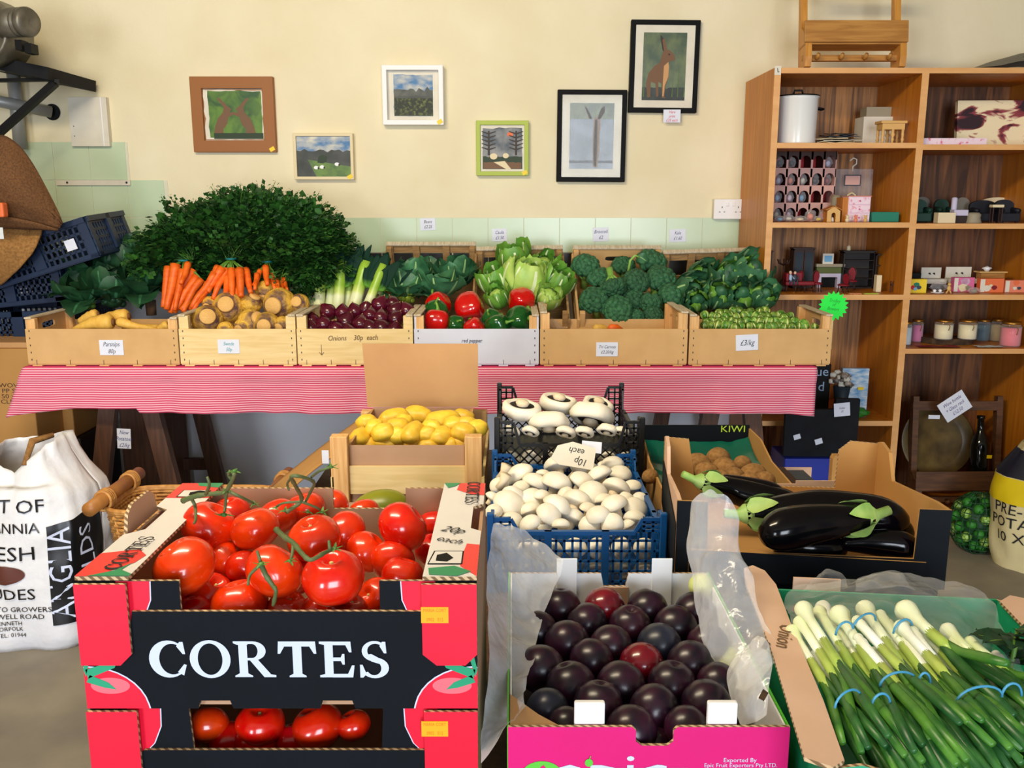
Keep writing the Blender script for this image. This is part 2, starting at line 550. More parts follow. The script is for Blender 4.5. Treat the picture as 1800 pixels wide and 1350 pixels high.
  def text(s, txt, size, m, M, sx=1.0, shear=0.0):
    vs, fs = text_geo(txt)
    keep = s.M
    s.M = keep @ M
    s.add([(x * size * sx + y * size * shear, y * size, 0) for x, y, z in vs], fs, m, False)
    s.M = keep
    return s

  def leaf(s, base, d, up, L, W, m, mr=None, curl=1.0, ruf=.1, nt=8, cup=.2, ph=0, point=.8, rw=.22):
    base, d = V(base), V(d).normalized()
    side = d.cross(V(up)).normalized()
    nrm = side.cross(d)
    k = [0]

    def fn(u, v):
      sgn = (u - .5) * 2
      a = curl * v
      q = base + d * (L * math.sin(a) / curl if abs(curl) > 1e-3 else L * v) - nrm * (L * (1 - math.cos(a)) / curl if abs(curl) > 1e-3 else 0)
      wd = W / 2 * (math.sin(PI * min(1, v ** point * .97 + .03)) ** .7 + .06)
      q = q + side * wd * sgn + nrm * (cup * wd * sgn * sgn + ruf * W * abs(sgn) ** 2 * math.sin(9 * v + ph + 2 * sgn))
      return q
    if mr:
      us = [0, .2, .46, .54, .8, 1]
    else:
      us = [0, .25, .5, .75, 1]
    n = len(us) - 1
    return s.grid(lambda u, v: fn(us[round(u * n)], v), n, nt, m, m2=mr, rib=(lambda i, j: i == 2 and j < nt - 1) if mr else None)

  def shell(s, c, axis_az, r, w, m, mr=None, h0=-.5, h1=1.1, flare=.25, ruf=.08, ph=0, nu=9, nv=9, q=Matrix()):
    """a leaf that wraps a round head of radius r"""
    c = V(c)

    def fn(u, v):
      sg = (u - .5) * 2
      wd = w * (.35 + .65 * math.sin(PI * min(1, v * .78 + .12)))
      az = axis_az + sg * wd
      el = h0 + (h1 - h0) * v
      rr = r * (1.02 + flare * v ** 3 + ruf * v * abs(sg) * math.sin(8 * v + ph + 5 * sg))
      return c + q @ (V((math.cos(az) * math.cos(el), math.sin(az) * math.cos(el), math.sin(el))) * rr)
    return s.grid(fn, nu, nv, m, m2=mr, rib=(lambda i, j: i == nu // 2 and j < nv - 1) if mr else None)

  def build(s, name, parent=None, loc=(0, 0, 0), world=False, bevel=0, label=None, kind=None, rot=None, solid=0, mesh_only=False):
    me = bpy.data.meshes.new(name)
    vs = s.v
    if world and parent is not None:
      inv = WM[parent.name].inverted()
      vs = [tuple(inv @ V(p)) for p in vs]
    elif world:
      inv = Matrix.Translation(-V(loc))
      vs = [tuple(inv @ V(p)) for p in vs]
    me.from_pydata(vs, [], s.f)
    for m in s.mats:
      me.materials.append(MAT(m))
    me.polygons.foreach_set('material_index', s.fm)
    me.polygons.foreach_set('use_smooth', s.fs)
    me.update()
    if mesh_only:
      return me
    o = bpy.data.objects.new(name, me)
    C.objects.link(o)
    if parent is not None:
      o.parent = parent
      WM[o.name] = WM[parent.name]
    else:
      o.location = loc
      if rot:
        o.rotation_euler = rot
      WM[o.name] = Matrix.LocRotScale(V(loc), o.rotation_euler, None)
    if bevel:
      b = o.modifiers.new('bevel', 'BEVEL')
      b.width = bevel
      b.segments = 2
      b.limit_method = 'ANGLE'
    if solid:
      b = o.modifiers.new('solid', 'SOLIDIFY')
      b.thickness = solid
    if label:
      o['label'] = label
    if kind:
      o['kind'] = kind
    return o


def tag(o, label, cat, group=None):
  o['label'] = label
  o['category'] = cat
  if group:
    o['group'] = group
  return o


def thing(name, label, cat, loc=(0, 0, 0), rot=(0, 0, 0), group=None):
  o = bpy.data.objects.new(name, None)
  o.empty_display_size = .05
  C.objects.link(o)
  o.location = loc
  o.rotation_euler = rot
  WM[o.name] = Matrix.LocRotScale(V(loc), o.rotation_euler, None)
  return tag(o, label, cat, group)


def struct(mb, name, **k):
  return mb.build(name, kind='structure', **k)


KIDS = {}


def dup(o, loc, rot=(0, 0, 0), scale=1.0, label=None):
  """copies a thing with its parts and sub-parts"""
  kids = list(o.children)
  c = o.copy()
  C.objects.link(c)
  c.location, c.rotation_euler = loc, rot
  c.scale = scale if hasattr(scale, '__len__') else (scale,) * 3
  if label:
    c['label'] = label
  for k in kids:
    d = k.copy()
    C.objects.link(d)
    d.parent = c
    for g in list(k.children):
      e = g.copy()
      C.objects.link(e)
      e.parent = d
  return c


ORD = ['first', 'second', 'third', 'fourth', 'fifth', 'sixth', 'seventh', 'eighth', 'ninth', 'tenth', 'eleventh', 'twelfth',
     'thirteenth', 'fourteenth', 'fifteenth']


def row_labels(items, bins, what, where):
  """items: [(object, px, py, what or None)]; bins: ascending limits of py between rows"""
  rows = {}
  for it in items:
    rows.setdefault(sum(it[2] > b for b in bins), []).append(it)
  keys = sorted(rows)
  for n, k in enumerate(keys):
    back = n
    front = len(keys) - 1 - n
    if len(keys) == 1:
      rn = 'single row'
    elif back == 0:
      rn = 'back row'
    elif front == 0:
      rn = 'front row'
    elif back <= front:
      rn = ORD[back] + ' row from back'
    else:
      rn = ORD[front] + ' row from front'
    r = sorted(rows[k], key=lambda i: i[1])
    for j, it in enumerate(r):
      right = len(r) - 1 - j
      if j == 0:
        pl = 'leftmost'
      elif right == 0:
        pl = 'rightmost'
      elif j <= right:
        pl = ORD[j] + ' from left'
      else:
        pl = ORD[right] + ' from right'
      it[0]['label'] = f"{it[3] or what} {where}, {pl} in the {rn}"


def place(protos, spots, name_label, bins, where, group, cat, Zof=None, Yof=None, dia=1.0, tumble=True, smin=0):
  """spots: (px, py, diameter px[, proto index or None[, rotation]]); protos: [(thing of unit diameter, words)]"""
  out = []
  used = set()
  for k, sp_ in enumerate(spots):
    px, py, d = sp_[:3]
    pi = sp_[3] if len(sp_) > 3 and sp_[3] is not None else R.randrange(len(protos))
    p = P(px, py, Yof(px, py)) if Yof else PZ(px, py, Zof(px, py) if callable(Zof) else Zof)
    sz = max(smin, size_at(d, p)) * dia
    rot = sp_[4] if len(sp_) > 4 else ((R.uniform(-.5, .5), R.uniform(-.5, .5), R.uniform(0, 6.28)) if tumble is True else (0, 0, R.uniform(0, 6.28)) if not tumble else (R.uniform(-tumble, tumble), R.uniform(-tumble, tumble), R.uniform(0, 6.28)))
    o = dup(protos[pi][0], p, rot, sz)
    o['group'] = group
    out.append((o, px, py, protos[pi][1]))
  row_labels(out, bins, name_label, where)
  return out


def drop(protos):
  """removes the sources once their copies stand"""
  for o, _ in protos:
    for k in list(o.children):
      for g in list(k.children):
        bpy.data.objects.remove(g)
      bpy.data.objects.remove(k)
    bpy.data.objects.remove(o)


# ---------------------------------------------------------------- the room
WY = 4.0
m = MB().box(-2.7, 2.9, -2.0, WY, -.1, 0, 'floor_paint')
struct(m, 'floor')
m = MB().box(-2.7, 2.9, WY, WY + .15, .98, 2.7, 'plaster').box(-2.7, 2.9, WY, WY + .15, 0, .98, 'lower_wall')
struct(m, 'wall_back')
struct(MB().box(-2.85, -2.7, -2.0, WY + .15, 0, 2.7, 'side_paint'), 'wall_left')
struct(MB().box(2.9, 3.05, -2.0, WY + .15, 0, 2.7, 'side_paint'), 'wall_right')
struct(MB().box(-2.85, 3.05, -2.0, WY + .15, 2.7, 2.8, 'ceiling_paint'), 'ceiling')

# tiles: one green course along the wall, two more at the left, a black course below
m = MB()
x_t = [P(x, 350, WY).x for x in (102, 165, 232, 297)]
tw = x_t[1] - x_t[0]
z0, z1 = P(900, 444, WY).z, P(900, 383, WY).z
xr = P(1308, 400, WY).x
x = x_t[0] - 4 * tw
while x < xr:
  m.box(x + .0015, min(x + tw, xr) - .0015, WY - .006, WY, z0 + .002, z1, 'green_tile')
  m.box(x + .0015, min(x + tw, xr) - .0015, WY - .006, WY, z0 - .15, z0 - .002, 'black_tile')
  if R.random() < .35:
    m.box(x - .003, x + .0015, WY - .007, WY, z0 - .15, z0, 'grout')
  x += tw
z2, z3, z4 = P(100, 326, WY).z, P(100, 317, WY).z, P(100, 250, WY).z
for i in range(-4, 3):
  if i < 3:
    m.box(x_t[0] + i * tw + .0015, x_t[0] + (i + 1) * tw - .0015, WY - .006, WY, z1 + .003, z3 if i < 0 or i == 2 else z2, 'green_tile')
  if i < 2:
    m.box(x_t[0] + i * tw + .0015, x_t[0] + (i + 1) * tw - .0015, WY - .006, WY, z3 + .002, z4, 'green_tile')
m.box(x_t[0] - 4 * tw, xr, WY - .003, WY, z0, z1, 'grout')
m.box(x_t[0] - 4 * tw, x_t[3], WY - .003, WY, z1, z3, 'grout').box(x_t[0] - 4 * tw, x_t[2], WY - .003, WY, z3, z4, 'grout')
struct(m, 'trim_1')

# plain strip with two screws, blank plate, socket
a, b = P(103, 326, WY), P(231, 317, WY)
t = thing('batten', 'narrow white batten held by two screws across the green wall tiles', 'batten', ((a.x + b.x) / 2, WY - .006, (a.z + b.z) / 2))
MB().box(-(b.x - a.x) / 2, (b.x - a.x) / 2, -.01, 0, -.011, .011, 'off_white').build('strip', t, bevel=.001)
for q in (121, 225):
  dx = P(q, 320, WY).x - (a.x + b.x) / 2
  m = MB()
  m.M = frame((dx, -.01, .001), (1, 0, 0), (0, 0, 1))
  m.lathe([(.005, 0), (.004, .002), (0, .002)], 'ink', 10).build('screw', t)
a, b = P(132, 258, WY), P(191, 172, WY)
m = MB().box(a.x, b.x, -.03, 0, a.z, b.z, 'off_white')
m.box(b.x - .025, b.x - .021, -.031, -.029, a.z, b.z, 'white')
for zz in (.04, .08):
  m.lathe([(.003, 0), (.003, .002)], 'ink', 8, o=(a.x + .02, 0, 0)) if 0 else m.box(a.x + .014, a.x + .018, -.0315, -.03, a.z + zz, a.z + zz + .004, 'ink')
tag(m.build('wall_box', loc=(0, WY, 0), bevel=.004), 'blank off-white box cover fixed on the wall above the green tiles', 'cover')
a, b = P(1251, 385, WY), P(1309, 350, WY)
t = thing('wall_socket', 'white double electrical socket on the wall beside the bookcase', 'socket', ((a.x + b.x) / 2, WY, (a.z + b.z) / 2))
hw, hh = (b.x - a.x) / 2, (b.z - a.z) / 2
MB().box(-hw, hw, -.03, 0, -hh, hh, 'off_white').build('back_box', t, bevel=.003)
MB().box(-hw, hw, -.038, -.031, -hh, hh, 'white').build('face_plate', t, bevel=.003)
for sx in (-1, 1):
  m = MB()
  for ox, oz, w_, h_ in ((0, .012, .003, .008), (-.01, -.008, .007, .003), (.01, -.008, .007, .003)):
    m.box(sx * hw * .5 + ox - w_ / 2, sx * hw * .5 + ox + w_ / 2, -.0385, -.038, oz - h_ / 2 - .004, oz + h_ / 2 - .004, 'ink')
  m.build('pin_holes', t)
  MB().box(sx * .014 - .006, sx * .014 + .006, -.042, -.038, .012, .028, 'white').build('switch', t, bevel=.001)


def card(label, px, py, w, h, Y, lines, tilt=0, mat='card', ink='ink', parent=None, name='price_card', size=None, shear=.25, lean=0, cat='price card', z=None, gap=1.15, sx=.8, group=None):
  """a paper card facing the room, w x h in photo pixels, with handwriting"""
  c = P(px, py, Y)
  W, H = size_at(w, c), size_at(h, c)
  m = MB()
  m.M = facing(c, tilt, lean)
  m.prism([(-W / 2, -H / 2), (W / 2, -H / 2), (W / 2, H / 2), (-W / 2, H / 2)], 0, .0006, mat)
  fs = (size_at(size, c) if size else H / (len(lines) + .6) * .95)
  for i, s_ in enumerate(lines):
    y = (len(lines) - 1) / 2 * fs * gap - i * fs * gap - fs * .35
    m.text(s_, fs, ink, Matrix.Translation((0, y, .0012)), sx, shear)
  if parent is not None:
    return m.build(name, parent, world=True, label=label)
  return tag(m.build(name, loc=c, world=True), label, cat, group)


for lab, px, py, w_, h_, ln in (
    ('white price card for leeks taped on the wall tiles', 594, 411, 27, 24, ['Leeks', '80p']),
    ('white price card for beans, highest card on the wall tiles', 752, 394, 27, 21, ['Beans', '£2.25']),
    ('white price card taped above the pale green lettuces', 878, 413, 26, 22, ['Caulis', '£1.50']),
    ('white price card for broccoli taped on the wall tiles', 1056, 412, 28, 24, ['Broccoli', '£2']),
    ('white price card on the wall tiles nearest the bookcase', 1191, 414, 29, 22, ['Kale', '£1.60'])):
  card(lab, px, py, w_, h_, WY - .008, ln, ink='ink_blue' if px > 800 else 'ink', tilt=.03)


# ---------------------------------------------------------------- pictures
def picture(label, x0, y0, x1, y1, fw, fmat, depth, art, tilt=0, mount=None, sticker=None, glass=False, aw=None):
  """px corners of the outer frame; fw frame width px; art(mb, w, h) paints a flat print"""
  a, b = P(x0, y1, WY), P(x1, y0, WY)
  cx, cz, hw, hh = (a.x + b.x) / 2, (a.z + b.z) / 2, (b.x - a.x) / 2, (b.z - a.z) / 2
  f = fw * 4 / 1600
  t = thing('picture', label, 'picture', (cx, WY - depth, cz), (0, tilt, 0))
  m = MB()
  o = [(-hw, -hh), (hw, -hh), (hw, hh), (-hw, hh)]
  i = [(-hw + f, -hh + f), (hw - f, -hh + f), (hw - f, hh - f), (-hw + f, hh - f)]
  vs = [(x, y, z) for y in (0, depth) for ring in (o, i) for x, z in ring]
  fs = []
  for k in range(4):
    j = (k + 1) % 4
    fs += [(k, j, 4 + j, 4 + k), (8 + k, 12 + k, 12 + j, 8 + j), (k, 8 + k, 8 + j, j), (4 + k, 4 + j, 12 + j, 12 + k)]
  m.add(vs, fs, fmat, False).build('frame', t, bevel=.002)
  iw, ih = hw - f, hh - f
  pd = depth * (.3 if mount is None else .15)
  m = MB()
  m.M = frame((0, pd + (depth * .4 if mount == 'deep' else 0), 0), (1, 0, 0), (0, 0, 1))
  if mount:
    m.rect(-iw, iw, -ih, ih, 'off_white')
    m.build('mount', t)
    m = MB()
    m.M = frame((0, pd + (depth * .4 if mount == 'deep' else 0) - .0008, 0), (1, 0, 0), (0, 0, 1))
  aw_, ah_ = (iw * aw[0], ih * aw[1]) if aw else (iw, ih)
  art(m, aw_, ah_)
  m.build('print', t)
  if glass:
    MB().box(-iw, iw, .002, .003, -ih, ih, 'glass').build('glass_pane', t)
  if sticker:
    m = MB()
    m.M = facing((hw - .016, -.001, -hh + .012), .5)
    m.prism([(-.011, -.008), (.011, -.008), (.011, .008), (-.011, .008)], 0, .001, 'yellow_sticker')
    m.build('price_sticker', t)
  return t


def ragged(w, h, n=40, am=.05, sd=0):
  pts = []
  for k in range(n):
    a = 2 * PI * k / n
    c_, s_ = math.cos(a), math.sin(a)
    q = min(1 / max(abs(c_), 1e-6), 1 / max(abs(s_), 1e-6))
    j = 1 + am * noise.noise(V((c_ * 3 + sd, s_ * 3, sd)))
    pts.append((w * c_ * q * j, h * s_ * q * j))
  return pts


def band(w, lo, hi, sd, am, n=14):
  """polygon across the width between a wavy lower and a wavy upper line"""
  up = [(w * (-1 + 2 * k / n), hi + am * noise.noise(V((k * .7, sd, 0)))) for k in range(n + 1)]
  return [(-w, lo), (w, lo)] + up[::-1]


def art_boxing(m, w, h):
  m.rect(-w, w, -h, h, 'frame_brown', -.0004)
  m.flat(ragged(w * .97, h * .97, am=.05, sd=1), 'off_white', 0)
  m.flat([(x + w * .05, y + h * .02) for x, y in ragged(w * .88, h * .92, am=.06, sd=5)], 'paint_green', .0005)
  for s_ in (-1, 1):
    bod = [(.78, -.88), (.42, -.88), (.42, -.6), (.27, -.4), (.2, -.08), (0, .0), (0, .12), (.16, .1), (.08, .26), (.2, .36), (.5, .72), (.6, .7), (.36, .32), (.4, .1), (.6, -.15), (.72, -.5)]
    p_ = [(s_ * x * w * .9, y * h * .92) for x, y in bod]
    m.flat(p_ if s_ > 0 else p_[::-1], 'hare', .001 + .0002 * s_)
  m.rect(-w * .7, w * .95, -h * .95, -h * .72, 'forest', .0014)


def art_sheep(m, w, h):
  m.rect(-w, w, -h, h, 'paint_sky', 0)
  m.flat(band(w, -h, h * .3, 2, .02), 'paint_dark', .0004)
  m.flat([(-w * .6, -h * .15), (w, -h * .5), (w, -h), (-w * .3, -h)], 'paint_grass', .0008)
  for x, y in ((-.3, -.55), (-.08, -.52), (.48, -.38)):
    m.disc(x * w, y * h, w * .09, h * .09, 'white', .0012, 10)
    m.disc((x + .08) * w, (y - .03) * h, w * .03, h * .06, 'ink', .0014, 8)
  m.flat([(-.25 * w, -.3 * h), (-.2 * w, .02 * h), (0, .1 * h), (.12 * w, 0), (.1 * w, -.25 * h), (-.05 * w, -.35 * h)], 'forest', .001)


def art_moor(m, w, h):
  m.flat(ragged(w, h, am=.06, sd=3), 'paint_sky', 0)
  m.flat([(x, y) for x, y in band(w, -h * .3, h * .3, 7, h * .22)], 'paint_hill', .0005)
  m.flat(band(w * 1.0, -h * .98, -h * .02, 9, h * .1), 'paint_dark', .0008)
  m.flat(band(w * .98, -h * .96, -h * .12, 12, h * .06), 'paint_meadow', .0011)


def art_rabbits(m, w, h):
  m.rect(-w, w, -h, h, 'off_white', 0)
  m.flat(ragged(w * .9, h * .88, am=.08, sd=8), 'paint_winter', .0004)
  m.flat(band(w * .9, -h * .9, -h * .35, 4, h * .1), 'forest', .0008)
  m.flat(band(w * .86, -h * .88, -h * .6, 6, h * .1), 'hare', .001)
  for s_ in (-1, 1):
    x = .62 * s_
    m.flat([((x - .05) * w, -.3 * h), ((x + .05) * w, -.3 * h), ((x + .04) * w, .75 * h), ((x - .03) * w, .75 * h)], 'hare_dark', .0012)
    for q in range(5):
      y = -.1 + q * .17
      for e in (-1, 1):
        m.flat([(x * w, y * h), ((x + e * .32) * w, (y + .12) * h), ((x + e * .32) * w, (y + .16) * h), (x * w, (y + .08) * h)][::e], 'hare_dark', .0013)
  m.disc(.35 * w, .6 * h, .14 * w, .1 * h, 'orange', .0011, 12)
  for x, y, r_ in ((-.4, -.35, .17), (.15, -.32, .14)):
    m.disc(x * w, y * h, r_ * w, r_ * h * .8, 'cream', .0015, 14)
  m.flat([(-.4 * w, -.6 * h), (.1 * w, -.55 * h), (.4 * w, -.9 * h), (.2 * w, -.92 * h)], 'cream', .0016)


def art_hare_side(m, w, h):
  m.rect(-w, w, -h, h, 'paint_photo', 0)
  m.flat(band(w, -h, -h * .62, 3, h * .08), 'paint_dark', .0003)
  body = [(-.75, -.86), (-.82, -.5), (-.72, -.2), (-.45, .02), (-.2, .12), (-.12, .38), (-.02, .48), (.2, .5), (.42, .36), (.5, .24), (.42, .18), (.22, .16), (.2, .0), (.22, -.3), (.1, -.55), (.05, -.88), (.12, -.93), (-.06, -.93), (-.1, -.5), (-.25, -.45), (-.22, -.88), (-.32, -.9), (-.38, -.5), (-.6, -.45), (-.6, -.9), (-.72, -.93)]
  m.flat([(x * w, y * h) for x, y in body], 'hare', .0006)
  m.flat([(x * w, y * h) for x, y in ((-.02, .02), (.18, .14), (.22, .0), (.2, -.3), (.06, -.55), (.02, -.88), (-.04, -.88), (-.04, -.5))], 'hare_light', .001)
  m.flat([(x * w, y * h) for x, y in ((-.1, .46), (-.22, .8), (-.24, .93), (-.12, .86), (.02, .56), (.04, .46))], 'hare_dark', .0008)
  m.flat([(x * w, y * h) for x, y in ((-.04, .44), (-.14, .78), (-.04, .84), (.08, .56), (.08, .46))], 'hare', .0011)
  m.disc(.2 * w, .36 * h, .04 * w, .03 * h, 'ink', .0013, 10)
  for q in range(9):
    x = -.95 + q * .23 + .05 * math.sin(q * 5)
    if abs(x + .2) > .5:
      m.flat([(x * w, -.9 * h), ((x + .05) * w, -.9 * h), ((x + .06) * w, (-.1 + .3 * math.sin(q * 3)) * h)], 'moss', .0005)


def art_hare_front(m, w, h):
  m.rect(-w, w, -h, h, 'paint_photo_grey', 0)
  m.flat(band(w, h * .52, h, 3, 0), 'paint_photo', .0003)
  m.flat(band(w, -h * .82, -h * .74, 5, h * .05), 'slate', .0004)
  m.flat([(x * w, y * h) for x, y in ((.08, -.95), (.05, -.4), (.06, .1), (.08, .5), (.2, .6), (.36, .56), (.4, .3), (.36, .05), (.38, -.4), (.3, -.95))], 'hare', .0006)
  m.flat([(x * w, y * h) for x, y in ((.12, -.9), (.1, -.3), (.14, .5), (.24, .5), (.26, -.3), (.24, -.92))], 'hare_dark', .001)
  for s_, e in ((-.05, -.3), (.3, .3)):
    m.flat([(x * w, y * h) for x, y in ((s_ - .06, .52), (s_ + e * .6 - .08, .84), (s_ + e * .9, .92), (s_ + e * .6 + .1, .74), (s_ + .08, .52))], 'hare_dark', .0009)


picture('brown wooden framed green picture of two boxing hares', 345, 136, 482, 268, 19, 'frame_brown', .03, art_boxing, mount='deep', sticker=1, aw=(1.0, .98), tilt=.0)
picture('small cream framed landscape with sheep, lowest of the left pictures', 521, 235, 622, 316, 5, 'cream', .035, art_sheep, sticker=1)
picture('white box frame holding a dark moorland painting with pale sky', 676, 117, 780, 221, 8, 'white', .05, art_moor, mount='deep', sticker=1, aw=(.76, .84))
picture('lime green framed picture of rabbits between winter trees', 838, 213, 929, 309, 7, 'frame_lime', .035, art_rabbits, sticker=1)
picture('black framed hare picture seen head-on, lower of the black pair', 978, 159, 1101, 320, 8, 'black_paint', .03, art_hare_front, mount='flat', glass=True, aw=(.74, .80), tilt=.006)
picture('black framed photograph of an alert standing hare, higher of the black pair', 1104, 37, 1229, 199, 8, 'black_paint', .03, art_hare_side, mount='flat', aw=(.73, .82), tilt=.01)
card('small white card with red writing under the higher black picture', 1181, 204, 30, 22, WY - .034, ['Hare', 'print', '£35 each'], ink='ink_red', size=7, gap=1.0)


# ---------------------------------------------------------------- bookcase
BF, BB = 3.56, 3.985          # front and back of the bookcase
bx0 = P(1362, 120, BF).x
dv0, dv1 = P(1611, 250, BF).x, P(1611, 250, BF).x + .026
bx1 = dv1 + (dv0 - bx0 - .024)
zt = P(1500, 119, BF).z
rows_l = {'a': P(1500, 251, BF).z, 'b': P(1500, 391, BF).z, 'c': P(1500, 518, BF).z, 'e': P(1500, 740, BF).z}
rows_r = {'a': P(1700, 254, BF).z, 'b': P(1700, 393, BF).z, 'c': P(1700, 518, BF).z, 'd': P(1700, 613, BF).z}
bc = thing('bookcase', 'tall light oak bookcase against the back wall crowded with bric-a-brac', 'bookcase', (bx0, BF, 0))
TH = .02


def bpart(name, x0, x1, y0, y1, z0_, z1_, mat='shelf_wood', edge=True, label=None):
  m = MB().box(x0 - bx0, x1 - bx0, y0 - BF + (.002 if edge else 0), y1 - BF, z0_, z1_, mat)
  if edge:
    m.box(x0 - bx0, x1 - bx0, y0 - BF - .001, y0 - BF + .002, z0_, z1_, 'shelf_edge')
  return m.build(name, bc, label=label)


bpart('side_panel', bx0, bx0 + .024, BF, BB, 0, zt)
bpart('side_panel', bx1, bx1 + .024, BF, BB, 0, zt)
bpart('divider', dv0, dv1, BF, BB, .06, zt - TH)
bpart('top_panel', bx0 + .0241, bx1 - .0001, BF, BB, zt - TH, zt)
bpart('plinth', bx0 + .0241, bx1 - .0001, BF + .02, BF + .04, 0, .06, edge=False)
bpart('shelf', bx0 + .0241, bx1 - .0001, BF, BB, .06, .08)
for z_ in rows_l.values():
  bpart('shelf', bx0 + .0241, dv0 - .0001, BF, BB - .006, z_ - TH, z_)
for z_ in rows_r.values():
  bpart('shelf', dv1 + .0001, bx1 - .0001, BF, BB - .006, z_ - TH, z_)
bpart('back_panel', bx0 + .0241, dv0 - .0001, BB - .006, BB, .08, zt - TH, 'veneer_light', False)
bpart('back_panel', dv1 + .0001, bx1 - .0001, BB - .006, BB, .08, zt - TH, 'veneer', False)
m = MB()
m.M = facing((P(1367, 124, BF).x, BF - .002, P(1367, 124, BF).z))
m.prism([(-.012, -.016), (.012, -.016), (.012, .016), (-.012, .016)], 0, .001, 'off_white')
m.beam((-.002, .008, .002), (0, -.006, .002), .002, .001, 'ink').beam((0, -.006, .002), (.005, -.004, .002), .002, .001, 'ink')
m.build('number_label', bc, world=True, label='small white label at the top left corner')


def onshelf(name, label, cat, px0, px1, pt, z_, Y, depth=None, group=None, rz=0):
  """an Empty standing on height z_; returns it with half width and height taken from the photo"""
  a, b = P(px0, pt, Y), P(px1, pt, Y)
  w_ = (b.x - a.x)
  return thing(name, label, cat, ((a.x + b.x) / 2, Y, z_ + .0005), (0, 0, rz), group), w_ / 2, a.z - z_


def simple_box(name, label, cat, px0, px1, pt, z_, Y, dep, mat, lid=None, rz=0, bevel=.0015, group=None):
  t, hw_, h_ = onshelf(name, label, cat, px0, px1, pt, z_, Y, group=group, rz=rz)
  if lid:
    MB().box(-hw_ * .96, hw_ * .96, .002, dep - .002, 0, h_ * .72, mat).build('body', t, bevel=bevel)
    MB().box(-hw_, hw_, 0, dep, h_ * .7, h_, lid).build('lid', t, bevel=bevel)
  else:
    MB().box(-hw_, hw_, 0, dep, 0, h_, mat).build('body', t, bevel=bevel)
  return t


# top of the bookcase: wooden rack and a folded cloth
def bottle_rack(label, px0, px1, pt, pb, Y, matv, matf, lean, z_, full=True):
  """two uprights, a broad rail with a trough and a peg rail below; leans back"""
  a, b = P(px0, pb, Y), P(px1, pb, Y)
  hw_ = (b.x - a.x) / 2
  H_ = P(px0, pt, Y).z - z_
  t = thing('bottle_rack', label, 'rack', ((a.x + b.x) / 2, Y, z_), (lean, 0, 0))
  for s_ in (-1, 1):
    m = MB()
    pr = [(-.05, .0), (.03, .0), (.03, H_), (.0, H_), (-.004, .16), (-.06, .11), (-.06, .035)]
    m.M = frame((s_ * (hw_ - .01) - .009, 0, 0), (0, 1, 0), (0, 0, 1))
    m.prism([(x, y) for x, y in pr], 0, .024, matv)
    m.build('side_post', t, bevel=.002)
  MB().box(-hw_ - .006, hw_ + .006, -.072, -.06, .085, .165, matf).build('front_rail', t, bevel=.002)
  MB().box(-hw_, hw_, -.058, .02, .08, .088, matf).build('trough_floor', t)
  MB().box(-hw_, hw_, -.03, -.012, .028, .05, matf).build('peg_rail', t, bevel=.002)
  for k in range(4):
    x = hw_ * (-.72 + .48 * k)
    m = MB()
    m.tube([(x, -.03, .036), (x - .004, -.05, .032), (x - .006, -.07, .04)], [.007, .008, .007], matf, 8)
    m.build('peg', t)
  MB().box(-hw_, hw_, 0, .012, H_ - .06, H_ - .02, matf).build('top_rail', t, bevel=.002)
  return t, hw_, H_


bottle_rack('honey-coloured wooden rack with four pegs standing on top of the bookcase', 1407, 1580, -60, 116, BF + .09, 'pine', 'pine_flat', -.16, zt + .002)
m = MB()
c0 = P(1690, 118, BF + .12)


def hatf(u, v):
  x = u * .5
  h_ = .085 * math.sin(min(1, x / .34) * PI / 2) ** 1.3 * (1 - .5 * (2 * v - 1) ** 2)
  return V((x, .24 * v, h_ + .006 * noise.noise(V((x * 12, v * 4, 0)))))


m.grid(hatf, 16, 8, 'grey_fabric').grid(lambda u, v: V((u * .5, .24 * v, .0)), 4, 2, 'slate')
tag(m.build('folded_cloth', loc=(c0.x, BF + .06, zt + .001)), 'grey folded cloth heaped on the right end of the bookcase top', 'cloth')

# ---- left bay, top shelf
za = rows_l['a']
t, hw_, h_ = onshelf('enamel_bin', 'white lidded enamel bin with side handles on the top shelf', 'bin', 1368, 1438, 166, za, 3.68)
r_ = hw_
m = MB().lathe([(r_ * .96, 0), (r_ * .97, .005), (r_, h_ * .9), (r_ * 1.03, h_ * .92), (r_ * .97, h_ * .93), (r_ * .95, h_ * .9), (r_ * .9, .01), (0, .008)], 'enamel', 40)
m.build('body', t)
m = MB().lathe([(r_ * 1.06, h_ * .925), (r_ * 1.07, h_ * .945), (r_ * .9, h_ * .975), (r_ * .3, h_), (0, h_)], 'enamel', 40).lathe([(r_ * 1.07, h_ * .94), (r_ * 1.075, h_ * .955), (r_ * 1.03, h_ * .97)], 'black', 40)
ld = m.build('lid', t)
MB().tube([(-.018, 0, h_), (-.014, 0, h_ + .014), (.014, 0, h_ + .014), (.018, 0, h_)], .004, 'black').build('knob', ld)
for s_ in (-1, 1):
  MB().tube([(s_ * r_ * .99, -.02, h_ * .72), (s_ * (r_ + .02), -.015, h_ * .7), (s_ * (r_ + .022), .015, h_ * .7), (s_ * r_ * .99, .02, h_ * .72)], .004, 'black').build('handle', t)
